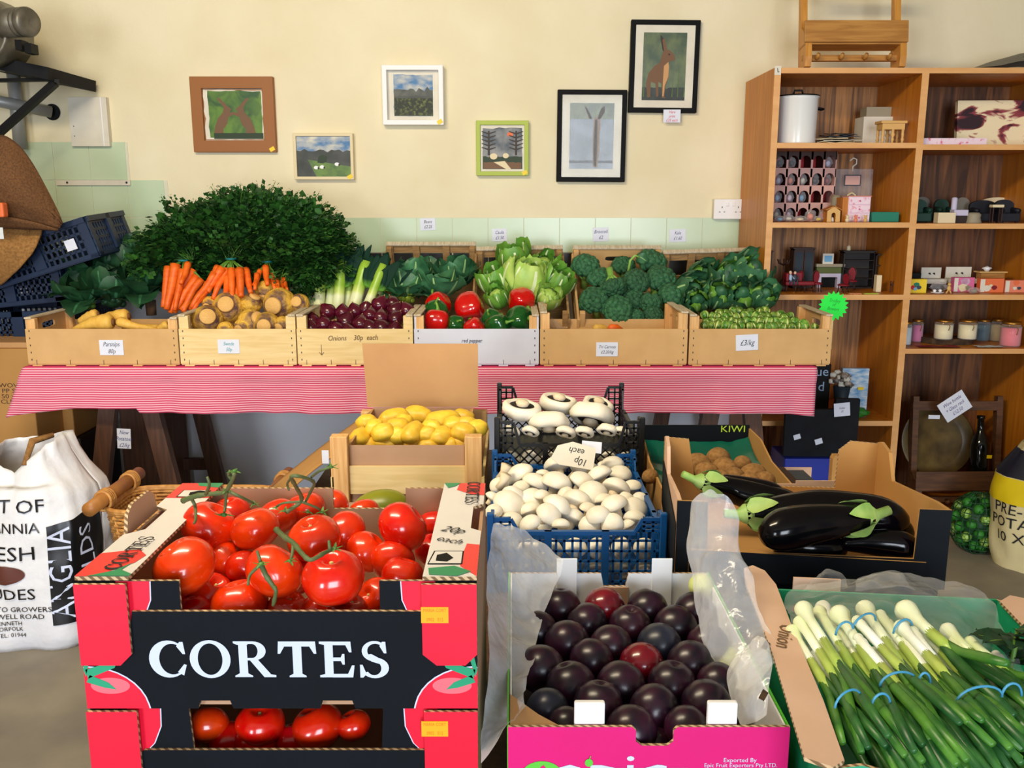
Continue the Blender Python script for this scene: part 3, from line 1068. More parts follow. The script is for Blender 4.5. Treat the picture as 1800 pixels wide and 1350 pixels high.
# pile of leaflets: each card its own
zc_ = za + .001
for k, (x0, x1, mt, w2) in enumerate(((1440, 1500, 'cream', 'cream card, lowest'), (1450, 1512, 'off_white', 'white card, second lowest'), (1436, 1492, 'cream', 'cream card, middle'), (1452, 1505, 'slate', 'slate blue card, second highest'), (1460, 1500, 'petrol', 'dark blue card, topmost'))):
  c = P((x0 + x1) / 2, 244, 3.7)
  hw_ = (x1 - x0) * 3.7 / 1600 / 2
  m = MB()
  m.grid(lambda u, v: V(((u - .5) * 2 * hw_, (v - .5) * .13, .006 * noise.noise(V((u * 3 + k, v * 3, k))) + .012 * v)), 8, 5, mt, False)
  tag(m.build('leaflet', loc=(c.x, 3.72, zc_ + .008 + k * .007), rot=(0, 0, R.uniform(-.4, .4)), solid=.002), w2 + ' of the loose pile beside the enamel bin', 'card', 'loose cards beside the enamel bin')
simple_box('carton', 'larger plain white carton on the top shelf, under a smaller box', 'box', 1519, 1575, 205, za, 3.8, .1, 'off_white', rz=.0)
simple_box('carton', 'small greyish white carton stacked on a larger carton, top shelf', 'box', 1524, 1573, 188, P(1540, 205, 3.8).z + .001, 3.82, .07, 'stone')
t, hw_, h_ = onshelf('miniature_table', 'pale wooden miniature table with turned legs on the top shelf', 'miniature table', 1550, 1596, 212, za, 3.62)
MB().box(-hw_, hw_, 0, .07, h_ * .88, h_, 'mini_pine').build('table_top', t, bevel=.002)
MB().box(-hw_ * .86, hw_ * .86, .006, .064, h_ * .62, h_ * .88, 'mini_pine').build('apron', t)
for sx in (-1, 0, 1):
  for yy in (.01, .06):
    m = MB()
    q = h_ * .62
    m.lathe([(.006, 0), (.004, q * .15), (.007, q * .3), (.004, q * .45), (.009 if sx == 0 else .006, q * .65), (.005, q * .8), (.006, q)], 'mini_pine', 10, o=(sx * hw_ * .76, yy, 0))
    m.build('leg', t)
# ---- right bay, top shelf: abstract canvases
za_r = rows_r['a']
t, hw_, h_ = onshelf('canvas_picture', 'abstract dark red and cream canvas leaning at the back of the shelf', 'canvas', 1690, 1830, 175, za_r, 3.8)
m = MB().box(-hw_, hw_, 0, .025, 0, h_, 'canvas').build('canvas', t)
t.rotation_euler = (-.12, 0, -.04)
t, hw_, h_ = onshelf('canvas_picture', 'thin white canvas lying flat on its face at the shelf front', 'canvas', 1617, 1735, 243, za_r, 3.6)
MB().box(-hw_, hw_, 0, .14, 0, max(h_, .016), 'pattern_floral').build('canvas', t)

# ---- left bay, second shelf
zb = rows_l['b']
a, b = P(1350, 385, 3.86), P(1463, 266, 3.86)
pw, ph_ = b.x - a.x, b.z - zb
cw, chh = pw / 5, (ph_ - .004) / 4
t = thing('pigeonhole_rack', 'pale pink pigeonhole rack of arched openings on the second shelf', 'rack', (a.x, 3.80, zb + .001))
MB().box(0, pw, .1, .105, 0, ph_, 'scarlet').build('back_board', t)
m = MB()
for i in range(6):
  m.box(i * cw - .002, i * cw + .002, .002, .1, 0, ph_, 'dusty_pink' if i in (0, 5) else 'dark_brown')
for j in range(5):
  m.box(0, pw, .002, .1, j * chh, j * chh + .004, 'dusty_pink')
m.build('partitions', t)
for j in range(4):
  for i in range(5):
    m = MB()
    m.M = frame(((i + .5) * cw, .002, j * chh), (1, 0, 0), (0, 0, 1))
    hw1, rr_ = cw * .5, cw * .36
    arc = [(rr_ * math.cos(q * PI / 12), chh * .52 + rr_ * .9 * math.sin(q * PI / 12)) for q in range(13)]
    m.prism([(rr_ * 1.05, chh * .52)] + [(hw1, chh * .52), (hw1, chh), (0, chh), (0, chh * .52 + rr_ * .9)] + arc[5:0:-1], -.001, .003, 'dusty_pink' if j < 3 else 'doll_wood')
    m.prism([(0, chh * .52 + rr_ * .9), (0, chh), (-hw1, chh), (-hw1, chh * .52), (-rr_ * 1.05, chh * .52)] + arc[11:6:-1], -.001, .003, 'dusty_pink' if j < 3 else 'doll_wood')
    m.box(-hw1, -hw1 + .004, 0, chh, -.001, .003, 'dusty_pink').box(hw1 - .004, hw1, 0, chh, -.001, .003, 'dusty_pink')
    m.build('arch', t)


def crumple(name, label, cat, p, r3, mat, inner=None, group=None, sd=0):
  m = MB()
  m.ell((0, 0, r3[2]), r3, mat, 14, 9, fn=lambda d, q: V((q.x, q.y, max(-r3[2], q.z))) * (1 + .35 * noise.noise(d * 2.3 + V((sd, 0, 0)))), smooth=False)
  if inner:
    t_ = thing(name, label, cat, p, group=group)
    m.build('wrapper', t_)
    m = MB()
    m.ell((0, 0, r3[2] * .8), (r3[0] * .6, r3[1] * .6, r3[2] * .6), inner, 10, 7)
    m.build('contents', t_)
    return t_
  return tag(m.build(name, loc=p), label, cat, group)


rown = ['bottom row', 'third row', 'second row', 'top row']
for (i, j, c_) in ((0, 3, 'slate'), (1, 3, 'petrol'), (4, 3, 'lilac'), (0, 2, 'lilac'), (1, 2, 'salmon'), (2, 2, 'off_white'), (3, 2, 'petrol'), (4, 2, 'doll_red'),
           (0, 1, 'doll_blue'), (1, 1, 'pale_pink'), (2, 1, 'sky_blue'), (0, 0, 'off_white'), (1, 0, 'pale_pink')):
  crumple('trinket_bag', f"tiny film bag of trinkets in the {rown[j]} of the pigeonhole rack, {['leftmost', 'second', 'third', 'fourth', 'rightmost'][i]} opening", 'trinket bag',
      (a.x + (i + .5) * cw, 3.80 + .03, zb + .006 + j * chh), (cw * .36, .018, chh * .32), 'bag_film', c_, 'bags of trinkets in the pigeonhole rack', i * 3 + j)
for k, (px, w_, hh_, c_, lb) in enumerate(((1368, 11, 8, 'sky_blue', 'film bag with blue contents heaped at the left shelf end'), (1386, 12, 9, 'off_white', 'film bag with pale contents lying second from left below the pigeonholes'),
                       (1404, 14, 8, 'cream', 'flat cream bag lying below the middle pigeonholes'), (1424, 12, 16, 'salmon', 'largest crumpled film bag heaped before the pigeonholes'),
                       (1436, 10, 8, 'yellow', 'film bag holding something yellow beside the toy house'), (1446, 9, 17, 'wax_pink', 'film bag with bright pink top leaning on the pigeonhole rack'))):
  p = P(px, 386, 3.68)
  crumple('trinket_bag', lb, 'trinket bag', (p.x, 3.66 + .02 * (k % 2), zb + .001), (w_ * 3.7 / 1600 * .8, .022, hh_ * 3.7 / 1600 * .62), 'bag_film', c_, 'film bags heaped before the pigeonholes', k * 7)
# clear case on a hanger
t, hw_, h_ = onshelf('hanger_case', 'clear plastic case with a white hanger hook standing behind the drawers', 'case', 1463, 1536, 297, zb, 3.84, group=None)
h2 = h_
MB().box(-hw_, hw_, 0, .03, 0, h2, 'bag_film').build('case', t, bevel=.004)
MB().tube([(.004, .015, h2 - .01), (.004, .015, h2 + .01), (.018, .015, h2 + .02), (.018, .015, h2 + .038), (.004, .015, h2 + .044), (-.01, .015, h2 + .032)], .003, 'off_white').build('hook', t)
m = MB()
m.M = facing((.0, -.002, h2 * .78))
m.prism([(-.034, -.022), (.034, -.022), (.034, .022), (-.034, .022)], 0, .002, 'slate').prism([(-.03, -.018), (.03, -.018), (.03, .018), (-.03, .018)], .0021, .003, 'dusty_pink')
m.build('label_plate', t)
MB().tube([(-.02, -.004, h2 * .36), (-.015, -.006, h2 * .5), (0, -.006, h2 * .54), (.014, -.006, h2 * .5), (.02, -.004, h2 * .36)], .004, 'cream').build('cord', t)
# pink patterned drawers
t, hw_, h_ = onshelf('miniature_chest', 'miniature chest with three pink flowered drawers and wooden side', 'miniature drawers', 1492, 1531, 346, zb, 3.64, rz=.0)
MB().box(-hw_, hw_, 0, .07, 0, h_, 'pale_pink').build('body', t)
MB().box(-hw_ - .022, -hw_ - .0002, 0, .07, 0, h_ - .003, 'shelf_wood').build('side_panel', t)
MB().box(-hw_ - .002, hw_ + .003, -.003, .07, h_ + .0005, h_ + .003, 'salmon').build('top_panel', t)
for k in range(3):
  dr = MB().box(-hw_ * .94, hw_ * .94, -.004, -.0005, h_ * (k / 3 + .03), h_ * (k / 3 + .3), 'pattern_floral').build('drawer', t)
  MB().ell((0, -.006, h_ * (k / 3 + .17)), .0035, 'wax_pink', 8, 6).build('knob', dr)
# toy house
t, hw_, h_ = onshelf('toy_house', 'little wooden gabled house with arched doorway and figure', 'toy house', 1455, 1478, 362, zb, 3.61)
m = MB()
m.M = frame((0, 0, 0), (1, 0, 0), (0, 0, 1))
arc = [(.008 * math.cos(q * PI / 8), h_ * .45 + .008 * math.sin(q * PI / 8)) for q in range(9)]
m.prism([(hw_, 0), (hw_, h_ * .68), (0, h_ * .98), (0, h_ * .45 + .008)] + arc[3::-1] + [(.008, 0)], -.05, 0, 'mini_pine', 'shelf_wood')
m.prism([(-.008, 0)] + arc[:4:-1] + [(0, h_ * .45 + .008), (0, h_ * .98), (-hw_, h_ * .68), (-hw_, 0)], -.05, 0, 'mini_pine', 'shelf_wood')
m.build('house_front', t)
for s_ in (-1, 1):
  MB().beam((s_ * hw_ * .6, -.004, h_ * .86), (s_ * hw_ * .6, .052, h_ * .86), hw_ * 1.5, .003, 'shelf_wood', up=(s_ * .45, 0, 1)).build('roof_slope', t)
m = MB().lathe([(.007, .001), (.005, .014), (.003, .018), (0, .019)], 'off_white', 10, o=(0, .012, 0)).ell((0, .012, .023), .005, 'doll_wood', 8, 6)
m.build('figure', t)
# teal box, small bits
simple_box('trinket_box', 'open teal green card box at the right end of second shelf', 'box', 1534, 1581, 373, zb, 3.62, .08, 'mint', None)
t, hw_, h_ = onshelf('glass_jar', 'small greenish glass jar behind the toy house', 'jar', 1462, 1480, 343, zb, 3.75)
MB().lathe([(hw_, 0), (hw_ * 1.05, h_ * .5), (hw_, h_ * .9), (hw_ * .7, h_), (0, h_)], 'stone', 16).build('body', t)
for k, (px, c_, lb) in enumerate(((1490, 'cream', 'tiny cream toy bear sitting left before the flowered drawers'), (1505, 'salmon', 'tiny orange toy bear in the middle before the flowered drawers'), (1522, 'mini_pine', 'tiny tan toy bear sitting right before the flowered drawers'))):
  p = P(px, 386, 3.59)
  t = thing('toy_bear', lb, 'toy bear', (p.x, 3.595, zb), group='tiny toys before the flowered drawers')
  MB().ell((0, 0, .008), (.008, .007, .009), c_, 10, 8).ell((0, -.001, .02), .006, c_, 10, 8).build('body', t)
  MB().ell((-.005, 0, .026), .0025, c_, 6, 5).ell((.005, 0, .026), .0025, c_, 6, 5).build('ears', t)

# ---- right bay, second shelf: miniature upholstered furniture
zbr = rows_r['b']


def mini_chair(label, px0, px1, pt, Y, mat, wings=True, base='dark_brown', group='miniature armchairs on the second shelf', cat='miniature armchair'):
  t_, hw_, h_ = onshelf('miniature_armchair', label, cat, px0, px1, pt, zbr, Y, group=group)
  d_ = .07
  MB().box(-hw_, hw_, 0, d_, .004, h_ * .42, mat).build('seat', t_, bevel=.004)
  m = MB()
  m.M = frame((0, d_ - .002, 0), (1, 0, 0), (0, 0, 1))
  m.prism([(-hw_, h_ * .3), (hw_, h_ * .3), (hw_, h_ * .75)] + [(hw_ * math.cos(q * PI / 10), h_ * .75 + h_ * .25 * math.sin(q * PI / 10)) for q in range(1, 10)] + [(-hw_, h_ * .75)], 0, .014, mat)
  m.build('backrest', t_, bevel=.003)
  if wings:
    for s_ in (-1, 1):
      m = MB()
      m.tube([(s_ * hw_ * .84, .004, h_ * .52), (s_ * hw_ * .84, d_ - .01, h_ * .58)], .009, mat, 10)
      m.box(s_ * hw_ * .84 - .008, s_ * hw_ * .84 + .008, .005, d_ - .01, .004, h_ * .5, mat)
      m.build('armrest', t_)
  for sx in (-1, 1):
    MB().box(sx * hw_ * .7 - .003, sx * hw_ * .7 + .003, .005, .011, -.0004, .004, base).build('leg', t_)
  return t_


mini_chair('dark green velvet miniature wing armchair nearest the divider', 1609, 1641, 350, 3.66, 'green_velvet')
mini_chair('pale grey miniature sofa standing behind the green wing armchair', 1618, 1646, 346, 3.84, 'grey_fabric', False)
mini_chair('smaller green miniature armchair behind the pale roll', 1655, 1680, 350, 3.76, 'green_velvet')
mini_chair('grey fabric miniature armchair in the middle of the second shelf', 1691, 1717, 347, 3.78, 'grey_fabric', False)
mini_chair('black miniature sofa stretched behind the tiny wooden stool', 1718, 1765, 352, 3.72, 'navy_velvet', True)
mini_chair('round-backed black miniature armchair right of the black sofa', 1763, 1797, 351, 3.64, 'navy_velvet', True)
mini_chair('cream miniature sofa at the back behind the black sofa', 1735, 1798, 347, 3.88, 'cream', False)
simple_box('paper_box', 'little cream tapered box at the front of second shelf', 'box', 1650, 1681, 374, zbr, 3.6, .04, 'cream')
t, hw_, h_ = onshelf('fabric_roll', 'pale lilac fabric roll standing upright among the miniature chairs', 'roll', 1673, 1684, 347, zbr, 3.66)
MB().lathe([(.011, 0), (.011, h_ - .004), (.006, h_), (0, h_)], 'lilac', 14).build('roll', t)
t, hw_, h_ = onshelf('miniature_footstool', 'greenish buttoned round miniature footstool at shelf front', 'miniature footstool', 1704, 1733, 374, zbr, 3.6)
MB().lathe([(hw_, 0), (hw_ * .95, .004), (hw_ * .8, h_ * .5), (hw_ * .86, h_ * .8), (hw_ * .6, h_), (0, h_)], 'stone', 18, o=(0, .03, 0)).build('seat', t)
t, hw_, h_ = onshelf('miniature_daybed', 'lilac miniature day bed with dark base beside the fabric roll', 'miniature bed', 1678, 1703, 369, zbr, 3.62)
MB().box(-hw_, hw_, 0, .04, h_ * .55, h_, 'lilac').build('mattress', t, bevel=.002)
MB().box(-hw_ * .9, hw_ * .9, .003, .037, 0, h_ * .54, 'dark_brown').build('base', t)
t, hw_, h_ = onshelf('miniature_stool', 'tiny wooden stool with cream cover in front of black sofa', 'miniature stool', 1746, 1766, 360, zbr, 3.61)
MB().box(-hw_, hw_, 0, .03, h_ * .85, h_, 'cream').build('seat', t, bevel=.002)
for sx in (-1, 1):
  for yy in (.003, .024):
    MB().box(sx * hw_ * .8 - .002, sx * hw_ * .8 + .002, yy, yy + .004, 0, h_ * .84, 'doll_wood').build('leg', t)

# ---- left bay, third shelf: doll's house parlour
zc3 = rows_l['c']


def cabinet(label, px0, px1, pt, Y, mat='doll_wood', shelves=0, doors=0, name='miniature_cabinet', cat='miniature cabinet', corn=True, dep=.05):
  t_, hw_, h_ = onshelf(name, label, cat, px0, px1, pt, zc3, Y)
  m = MB().box(-hw_, -hw_ + .004, 0, dep, 0, h_, mat).box(hw_ - .004, hw_, 0, dep, 0, h_, mat).box(-hw_, hw_, dep - .003, dep, 0, h_, mat).box(-hw_, hw_, 0, dep, 0, .006, mat).box(-hw_, hw_, 0, dep, h_ - .005, h_, mat)
  m.build('carcass', t_)
  if corn:
    MB().box(-hw_ - .004, hw_ + .004, -.005, dep, h_ + .0003, h_ + .005, mat).build('cornice', t_)
  for k in range(shelves):
    MB().box(-hw_ + .004, hw_ - .004, .002, dep - .003, h_ * (k + 1) / (shelves + 1), h_ * (k + 1) / (shelves + 1) + .003, mat).build('shelf', t_)
  for k in range(doors):
    x0, x1 = -hw_ + .001 + k * 2 * hw_ / doors, -hw_ - .001 + (k + 1) * 2 * hw_ / doors
    d_ = MB().box(x0, x1, -.003, -.0005, .004, h_ - .004, mat).build('door', t_)
    MB().box(x0 + .005, x1 - .005, -.004, -.0032, h_ * .1, h_ * .92, 'petrol').build('door_pane', d_)
  return t_


cabinet('narrow dark longcase clock at the far left of third shelf', 1352, 1358, 443, 3.7, name='miniature_clock', cat='miniature clock', doors=1)
cabinet('dark glazed miniature cabinet with cornice left of the fireplace', 1396, 1432, 438, 3.82, doors=2)
cabinet('wide black miniature dresser with open shelves right of fireplace', 1484, 1539, 443, 3.82, 'doll_dark', 3, name='miniature_dresser', cat='miniature dresser')
cabinet('dark miniature side cabinet at the right end of third shelf', 1541, 1565, 447, 3.80, 'doll_dark', 2, corn=False)
# hall stand
t, hw_, h_ = onshelf('miniature_hall_stand', 'dark twisted miniature hall stand behind the seated dolls', 'miniature stand', 1368, 1388, 455, zc3, 3.72)
m = MB().tube([(0, 0, .02), (.002, 0, h_ * .5), (0, 0, h_)], [.006, .003, .004], 'doll_wood')
for q in range(5):
  a_ = q * 1.26
  m.tube([(0, 0, h_ * .8), (.02 * math.cos(a_), .02 * math.sin(a_), h_ * .86), (.026 * math.cos(a_), .026 * math.sin(a_), h_ * .98)], .003, 'doll_wood', 6)
m.build('stand', t)
MB().lathe([(.024, 0), (.02, .02), (.012, .035), (.006, .045), (0, .046)], 'doll_wood', 12).build('base', t)
# fireplace
t, hw_, h_ = onshelf('miniature_fireplace', 'miniature stone fireplace with white surround and black grate', 'miniature fireplace', 1434, 1484, 464, zc3, 3.84)
MB().box(-hw_, hw_, -.012, .03, h_ - .012, h_, 'stone').build('mantel', t)
MB().box(-hw_ * .9, hw_ * .9, 0, .03, h_ * .6, h_ - .0125, 'olive').build('frieze', t)
m = MB().box(-hw_ * .8, -hw_ * .56, -.004, .03, 0, h_ * .6, 'lilac').box(hw_ * .56, hw_ * .8, -.004, .03, 0, h_ * .6, 'lilac').box(-hw_ * .56, hw_ * .56, -.004, .03, h_ * .45, h_ * .6, 'lilac')
m.build('surround', t)
MB().box(-hw_ * .55, hw_ * .55, .02, .03, 0, h_ * .45, 'black').build('grate', t)
zm = zc3 + h_
t, hw_, h_ = onshelf('miniature_picture', 'tiny white framed blue picture standing on the miniature mantel', 'miniature picture', 1447, 1466, 446, zm, 3.835)
MB().box(-hw_, hw_, 0, .003, 0, h_, 'off_white').build('frame', t)
MB().box(-hw_ * .7, hw_ * .7, -.001, -.0002, h_ * .2, h_ * .8, 'sky_blue').build('print', t)
t, hw_, h_ = onshelf('miniature_clock', 'tiny wooden mantel clock on top of the black dresser', 'miniature clock', 1488, 1496, 432, P(1500, 442, 3.84).z + .004, 3.84)
MB().lathe([(.009, 0), (.008, .016), (.003, .021), (0, .022)], 'cream', 10).build('case', t)


def parlour_chair(label, px, pt, Y, ry, w_=17):
  t_, hw_, h_ = onshelf('parlour_chair', label, 'miniature chair', px - w_ / 2, px + w_ / 2, pt, zc3, Y, group='red miniature parlour chairs', rz=ry)
  s_ = MB().lathe([(hw_, h_ * .36), (hw_ * 1.04, h_ * .4), (hw_ * .8, h_ * .45), (0, h_ * .46)], 'doll_red', 14)
  s_.build('seat', t_)
  m = MB()
  m.M = frame((0, hw_ * .8, h_ * .42), (1, 0, 0), (0, -.12, 1))
  m.prism([(hw_ * .62 * math.cos(q * PI / 9), h_ * .3 + h_ * .27 * math.sin(q * PI / 9)) for q in range(10)] + [(-hw_ * .4, 0), (hw_ * .4, 0)], 0, .004, 'doll_red')
  m.build('backrest', t_, bevel=.0015)
  m = MB()
  m.tube([(hw_ * .45, hw_ * .85, h_ * .42)] + [(hw_ * .7 * math.cos(q * PI / 9), hw_ * .85 - .02 * 0, h_ * .72 + h_ * .29 * math.sin(q * PI / 9)) for q in range(10)] + [(-hw_ * .45, hw_ * .85, h_ * .42)], .0016, 'doll_wood', 6)
  m.build('back_frame', t_)
  for q in range(4):
    a_ = PI / 4 + q * PI / 2
    MB().tube([(hw_ * .75 * math.cos(a_), hw_ * .75 * math.sin(a_), h_ * .38), (hw_ * .8 * math.cos(a_), hw_ * .8 * math.sin(a_), h_ * .15), (hw_ * .95 * math.cos(a_), hw_ * .95 * math.sin(a_), 0)], [.002, .0025, .0015], 'doll_wood', 6).build('leg', t_)


parlour_chair('red miniature chair facing front, left of the white surround', 1438, 476, 3.66, .1)
parlour_chair('red miniature chair turned sideways right of the fireplace', 1484, 481, 3.64, -1.0, 20)
parlour_chair('red miniature chair with round white cushion behind the settee', 1411, 476, 3.72, .3)
parlour_chair('shadowed red miniature chair in front of the black dresser', 1498, 470, 3.74, -.5, 20)
t, hw_, h_ = onshelf('miniature_settee', 'red buttoned miniature settee under the seated dolls', 'miniature settee', 1382, 1434, 492, zc3, 3.64)
MB().box(-hw_, hw_ * .95, 0, .04, h_ * .55, h_ * .85, 'doll_red').build('seat', t, bevel=.004)
MB().box(-hw_, -hw_ * .8, 0, .04, h_ * .85, h_ * 1.5, 'doll_red').build('armrest', t, bevel=.004)
MB().box(-hw_, hw_ * .3, .04, .048, h_ * .5, h_ * 1.5, 'doll_red').build('backrest', t, bevel=.003)
for sx in (-.9, -.3, .3, .88):
  MB().tube([(sx * hw_, .005, h_ * .55), (sx * hw_ * 1.03, .003, 0)], [.003, .0015], 'doll_wood', 6).build('leg', t)
zs_ = zc3 + h_ * .86
for k, (px, c_, lb) in enumerate(((1389, 'doll_blue', 'fair-haired doll in blue seated at the left of the settee'), (1397, 'slate', 'bald doll in a dark suit seated right of the blue doll'))):
  p = P(px, 480, 3.66)
  t = thing('doll', lb, 'doll', (p.x, 3.655, zs_), group='dolls on the red settee')
  MB().tube([(0, 0, .0), (0, 0, .012), (0, 0, .024), (0, 0, .028)], [.008, .009, .007, .003], c_, 10).tube([(-.005, 0, .004), (-.006, -.016, .004), (-.006, -.02, -.012)], .003, 'slate', 6).tube([(.005, 0, .004), (.006, -.016, .004), (.006, -.02, -.012)], .003, 'slate', 6).tube([(.008, 0, .02), (.014, -.008, .01)], .0022, c_, 6).tube([(-.008, 0, .02), (-.013, -.008, .01)], .0022, c_, 6).build('body', t)
  MB().ell((0, 0, .034), (.0055, .0055, .0065), 'skin', 10, 8).build('head', t)
  if k == 0:
    MB().ell((0, .0015, .036), (.0062, .006, .006), 'cream', 10, 8, fn=lambda d, q: q if d.z > -.1 and d.y > -.3 else q * .7).build('hair', t)
simple_box('miniature_suitcase', 'small brown leather-like trunk at the left end of third shelf', 'miniature trunk', 1349, 1363, 496, zc3, 3.6, .03, 'doll_wood', 'lilac')
simple_box('book', 'narrow cream upright booklet at the right of third shelf', 'booklet', 1542, 1551, 484, zc3, 3.66, .03, 'cream')
for px0, px1, c_, lb in ((1494, 1515, 'peach_paper', 'peach paper slip lying on third shelf edge'), (1520, 1545, 'lime_paper', 'lime paper slip lying on third shelf edge')):
  t, hw_, h_ = onshelf('paper_slip', lb, 'paper', px0, px1, 512, zc3, 3.58)
  MB().box(-hw_, hw_, 0, .02, 0, .002, c_).build('sheet', t)
t, hw_, h_ = onshelf('miniature_fence', 'tiny dark wooden fender leaning at the far right of third shelf', 'miniature fender', 1566, 1577, 494, zc3, 3.66)
m = MB()
for q in range(3):
  m.box(-hw_ + q * hw_ * .9, -hw_ + q * hw_ * .9 + .004, 0, .004, 0, h_, 'doll_wood')
m.box(-hw_, hw_, 0, .003, h_ * .6, h_ * .7, 'doll_wood')
m.build('rails', t)

# ---- right bay, third shelf
zcr = rows_r['c']


def shop_box(label, px0, px1, pt, Y, c_, deco, dep=.03, pale='off_white'):
  t_, hw_, h_ = onshelf('toy_packet', label, 'toy packet', px0, px1, pt, zcr, Y)
  MB().box(-hw_, hw_, 0, dep, 0, h_, c_).build('box', t_, bevel=.001)
  m = MB()
  m.M = facing((0, -.0008, 0))
  m.rect(-hw_ * .98, -hw_ * .6, .002, h_ * .96, pale, 0)
  for q, (x, y, r_, cc) in enumerate(deco):
    m.flat([(x * hw_ + r_ * hw_ * math.cos(a_ * .9) * (1 + .3 * math.sin(a_ * 3)), y * h_ + r_ * hw_ * .8 * math.sin(a_ * .9)) for a_ in range(7)], cc, .0003 * (q + 1))
  m.build('printed_front', t_)


shop_box('yellow and white toy packet nearest the divider on third shelf', 1594, 1630, 491, 3.62, 'yellow', ((-.3, .4, .3, 'scarlet'), (0, .6, .3, 'mint'), (.25, .4, .25, 'slate'), (-.1, .3, .2, 'sky_blue')))
shop_box('pink wrapped toy packet with tartan top on third shelf', 1678, 1714, 488, 3.66, 'wax_pink', ((.1, .7, .5, 'tartan_shine'), (-.1, .3, .5, 'cream'), (.4, .3, .3, 'stone')))
shop_box('orange toy packet with white figures on third shelf', 1724, 1766, 490, 3.64, 'orange', ((-.4, .3, .35, 'off_white'), (.2, .35, .25, 'doll_red'), (-.1, .5, .15, 'cream')))
shop_box('salmon pink toy packet at the right edge of third shelf', 1768, 1806, 493, 3.64, 'salmon', ((-.1, .35, .2, 'off_white'), (.3, .35, .2, 'slate'), (0, .8, .3, 'orange')))
simple_box('toy_packet', 'narrow dark red packet between the orange and salmon packets', 'toy packet', 1759, 1769, 493, zcr, 3.70, .02, 'doll_red')
for px0, px1, pt, lb in ((1622, 1661, 471, 'pale miniature sink unit with two dark taps, left one'), (1665, 1715, 470, 'wider pale miniature double sink with two taps')):
  t, hw_, h_ = onshelf('miniature_sink', lb, 'miniature sink', px0, px1, pt, zcr, 3.78, group='miniature sinks on third shelf')
  MB().box(-hw_ * .9, hw_ * .9, .02, .026, h_ * .5, h_, 'off_white').build('splashback', t)
  MB().box(-hw_, hw_, -.03, .02, h_ * .28, h_ * .5, 'off_white').build('basin', t, bevel=.002)
  MB().box(-hw_ * .8, hw_ * .8, -.02, .02, 0, h_ * .27, 'dark_brown').build('stand', t)
  for q in (-1, 1):
    MB().tube([(q * hw_ * .2, .02, h_ * .72), (q * hw_ * .2, .01, h_ * .74), (q * hw_ * .2, .008, h_ * .68)], .0025, 'ink', 6).build('tap', t)
t, hw_, h_ = onshelf('miniature_side_table', 'wooden miniature side table carrying a white tureen', 'miniature table', 1718, 1767, 477, zcr, 3.76)
MB().box(-hw_, hw_, -.02, .03, h_ - .005, h_, 'mini_pine').build('table_top', t)
MB().box(-hw_ * .8, hw_ * .9, -.01, .028, 0, h_ - .006, 'pine_flat').build('body', t)
zt3 = zcr + h_ + .0005
t, hw_, h_ = onshelf('miniature_tureen', 'tiny white tureen with handles on the miniature side table', 'miniature tureen', 1729, 1741, 470, zt3, 3.75)
MB().lathe([(.007, 0), (.013, .008), (.014, .015), (.006, .019), (0, .021)], 'white', 14).build('bowl', t)
for s_ in (-1, 1):
  MB().tube([(s_ * .013, 0, .01), (s_ * .019, 0, .012), (s_ * .014, 0, .016)], .0015, 'white', 6).build('handle', t)
t, hw_, h_ = onshelf('miniature_tea_set', 'tiny white tea set on an oval tray at shelf front', 'miniature tea set', 1637, 1659, 508, zcr, 3.6)
MB().lathe([(.01, 0), (.024, .004), (.025, .006), (0, .005)], 'white', 18).build('tray', t)
for q in (-1, 1):
  MB().lathe([(.004, .006), (.007, .011), (.005, .016), (0, .017)], 'white', 10, o=(q * .011, 0, 0)).build('teapot', t)
t, hw_, h_ = onshelf('toy_bear', 'tiny tan jointed wooden toy standing beside the tea set', 'toy bear', 1664, 1674, 499, zcr, 3.6)
MB().ell((0, 0, .02), (.009, .007, .011), 'mini_pine', 10, 8).tube([(-.004, 0, .012), (-.01, 0, 0)], .003, 'mini_pine').tube([(.004, 0, .012), (.01, 0, 0)], .003, 'mini_pine').build('body', t)
MB().ell((0, 0, .036), .007, 'mini_pine', 10, 8).build('head', t)
simple_box('book', 'black upright booklet between divider and the left sink', 'booklet', 1603, 1620, 480, zcr, 3.72, .02, 'black')
simple_box('book', 'narrow dark red booklet touching the divider', 'booklet', 1597, 1602, 482, zcr, 3.70, .03, 'doll_red')
crumple('trinket_bag', 'greyish film bag slumped beside the pink tartan packet', 'trinket bag', (P(1712, 512, 3.61).x, 3.61, zcr), (.024, .018, .012), 'bag_film', 'stone')
crumple('trinket_bag', 'dark film bag behind the tiny tea set', 'trinket bag', (P(1650, 512, 3.68).x, 3.68, zcr), (.035, .018, .02), 'bag_film', 'slate')

# ---- right bay, fourth shelf: candle jars
zd = rows_r['d']
t, hw_, h_ = onshelf('log_slice', 'flat bark-edged slice of wood carrying two cream candles', 'log slice', 1632, 1723, 596, zd, 3.66)
m = MB()
pts = [(hw_ * math.cos(a_) * (1 + .07 * math.sin(a_ * 5)), .05 + .06 * math.sin(a_) * (1 + .1 * math.sin(a_ * 4))) for a_ in [2 * PI * k / 30 for k in range(30)]]
m.prism(pts, 0, h_, 'old_wood', 'bark')
m.build('slice', t)
zl = zd + h_


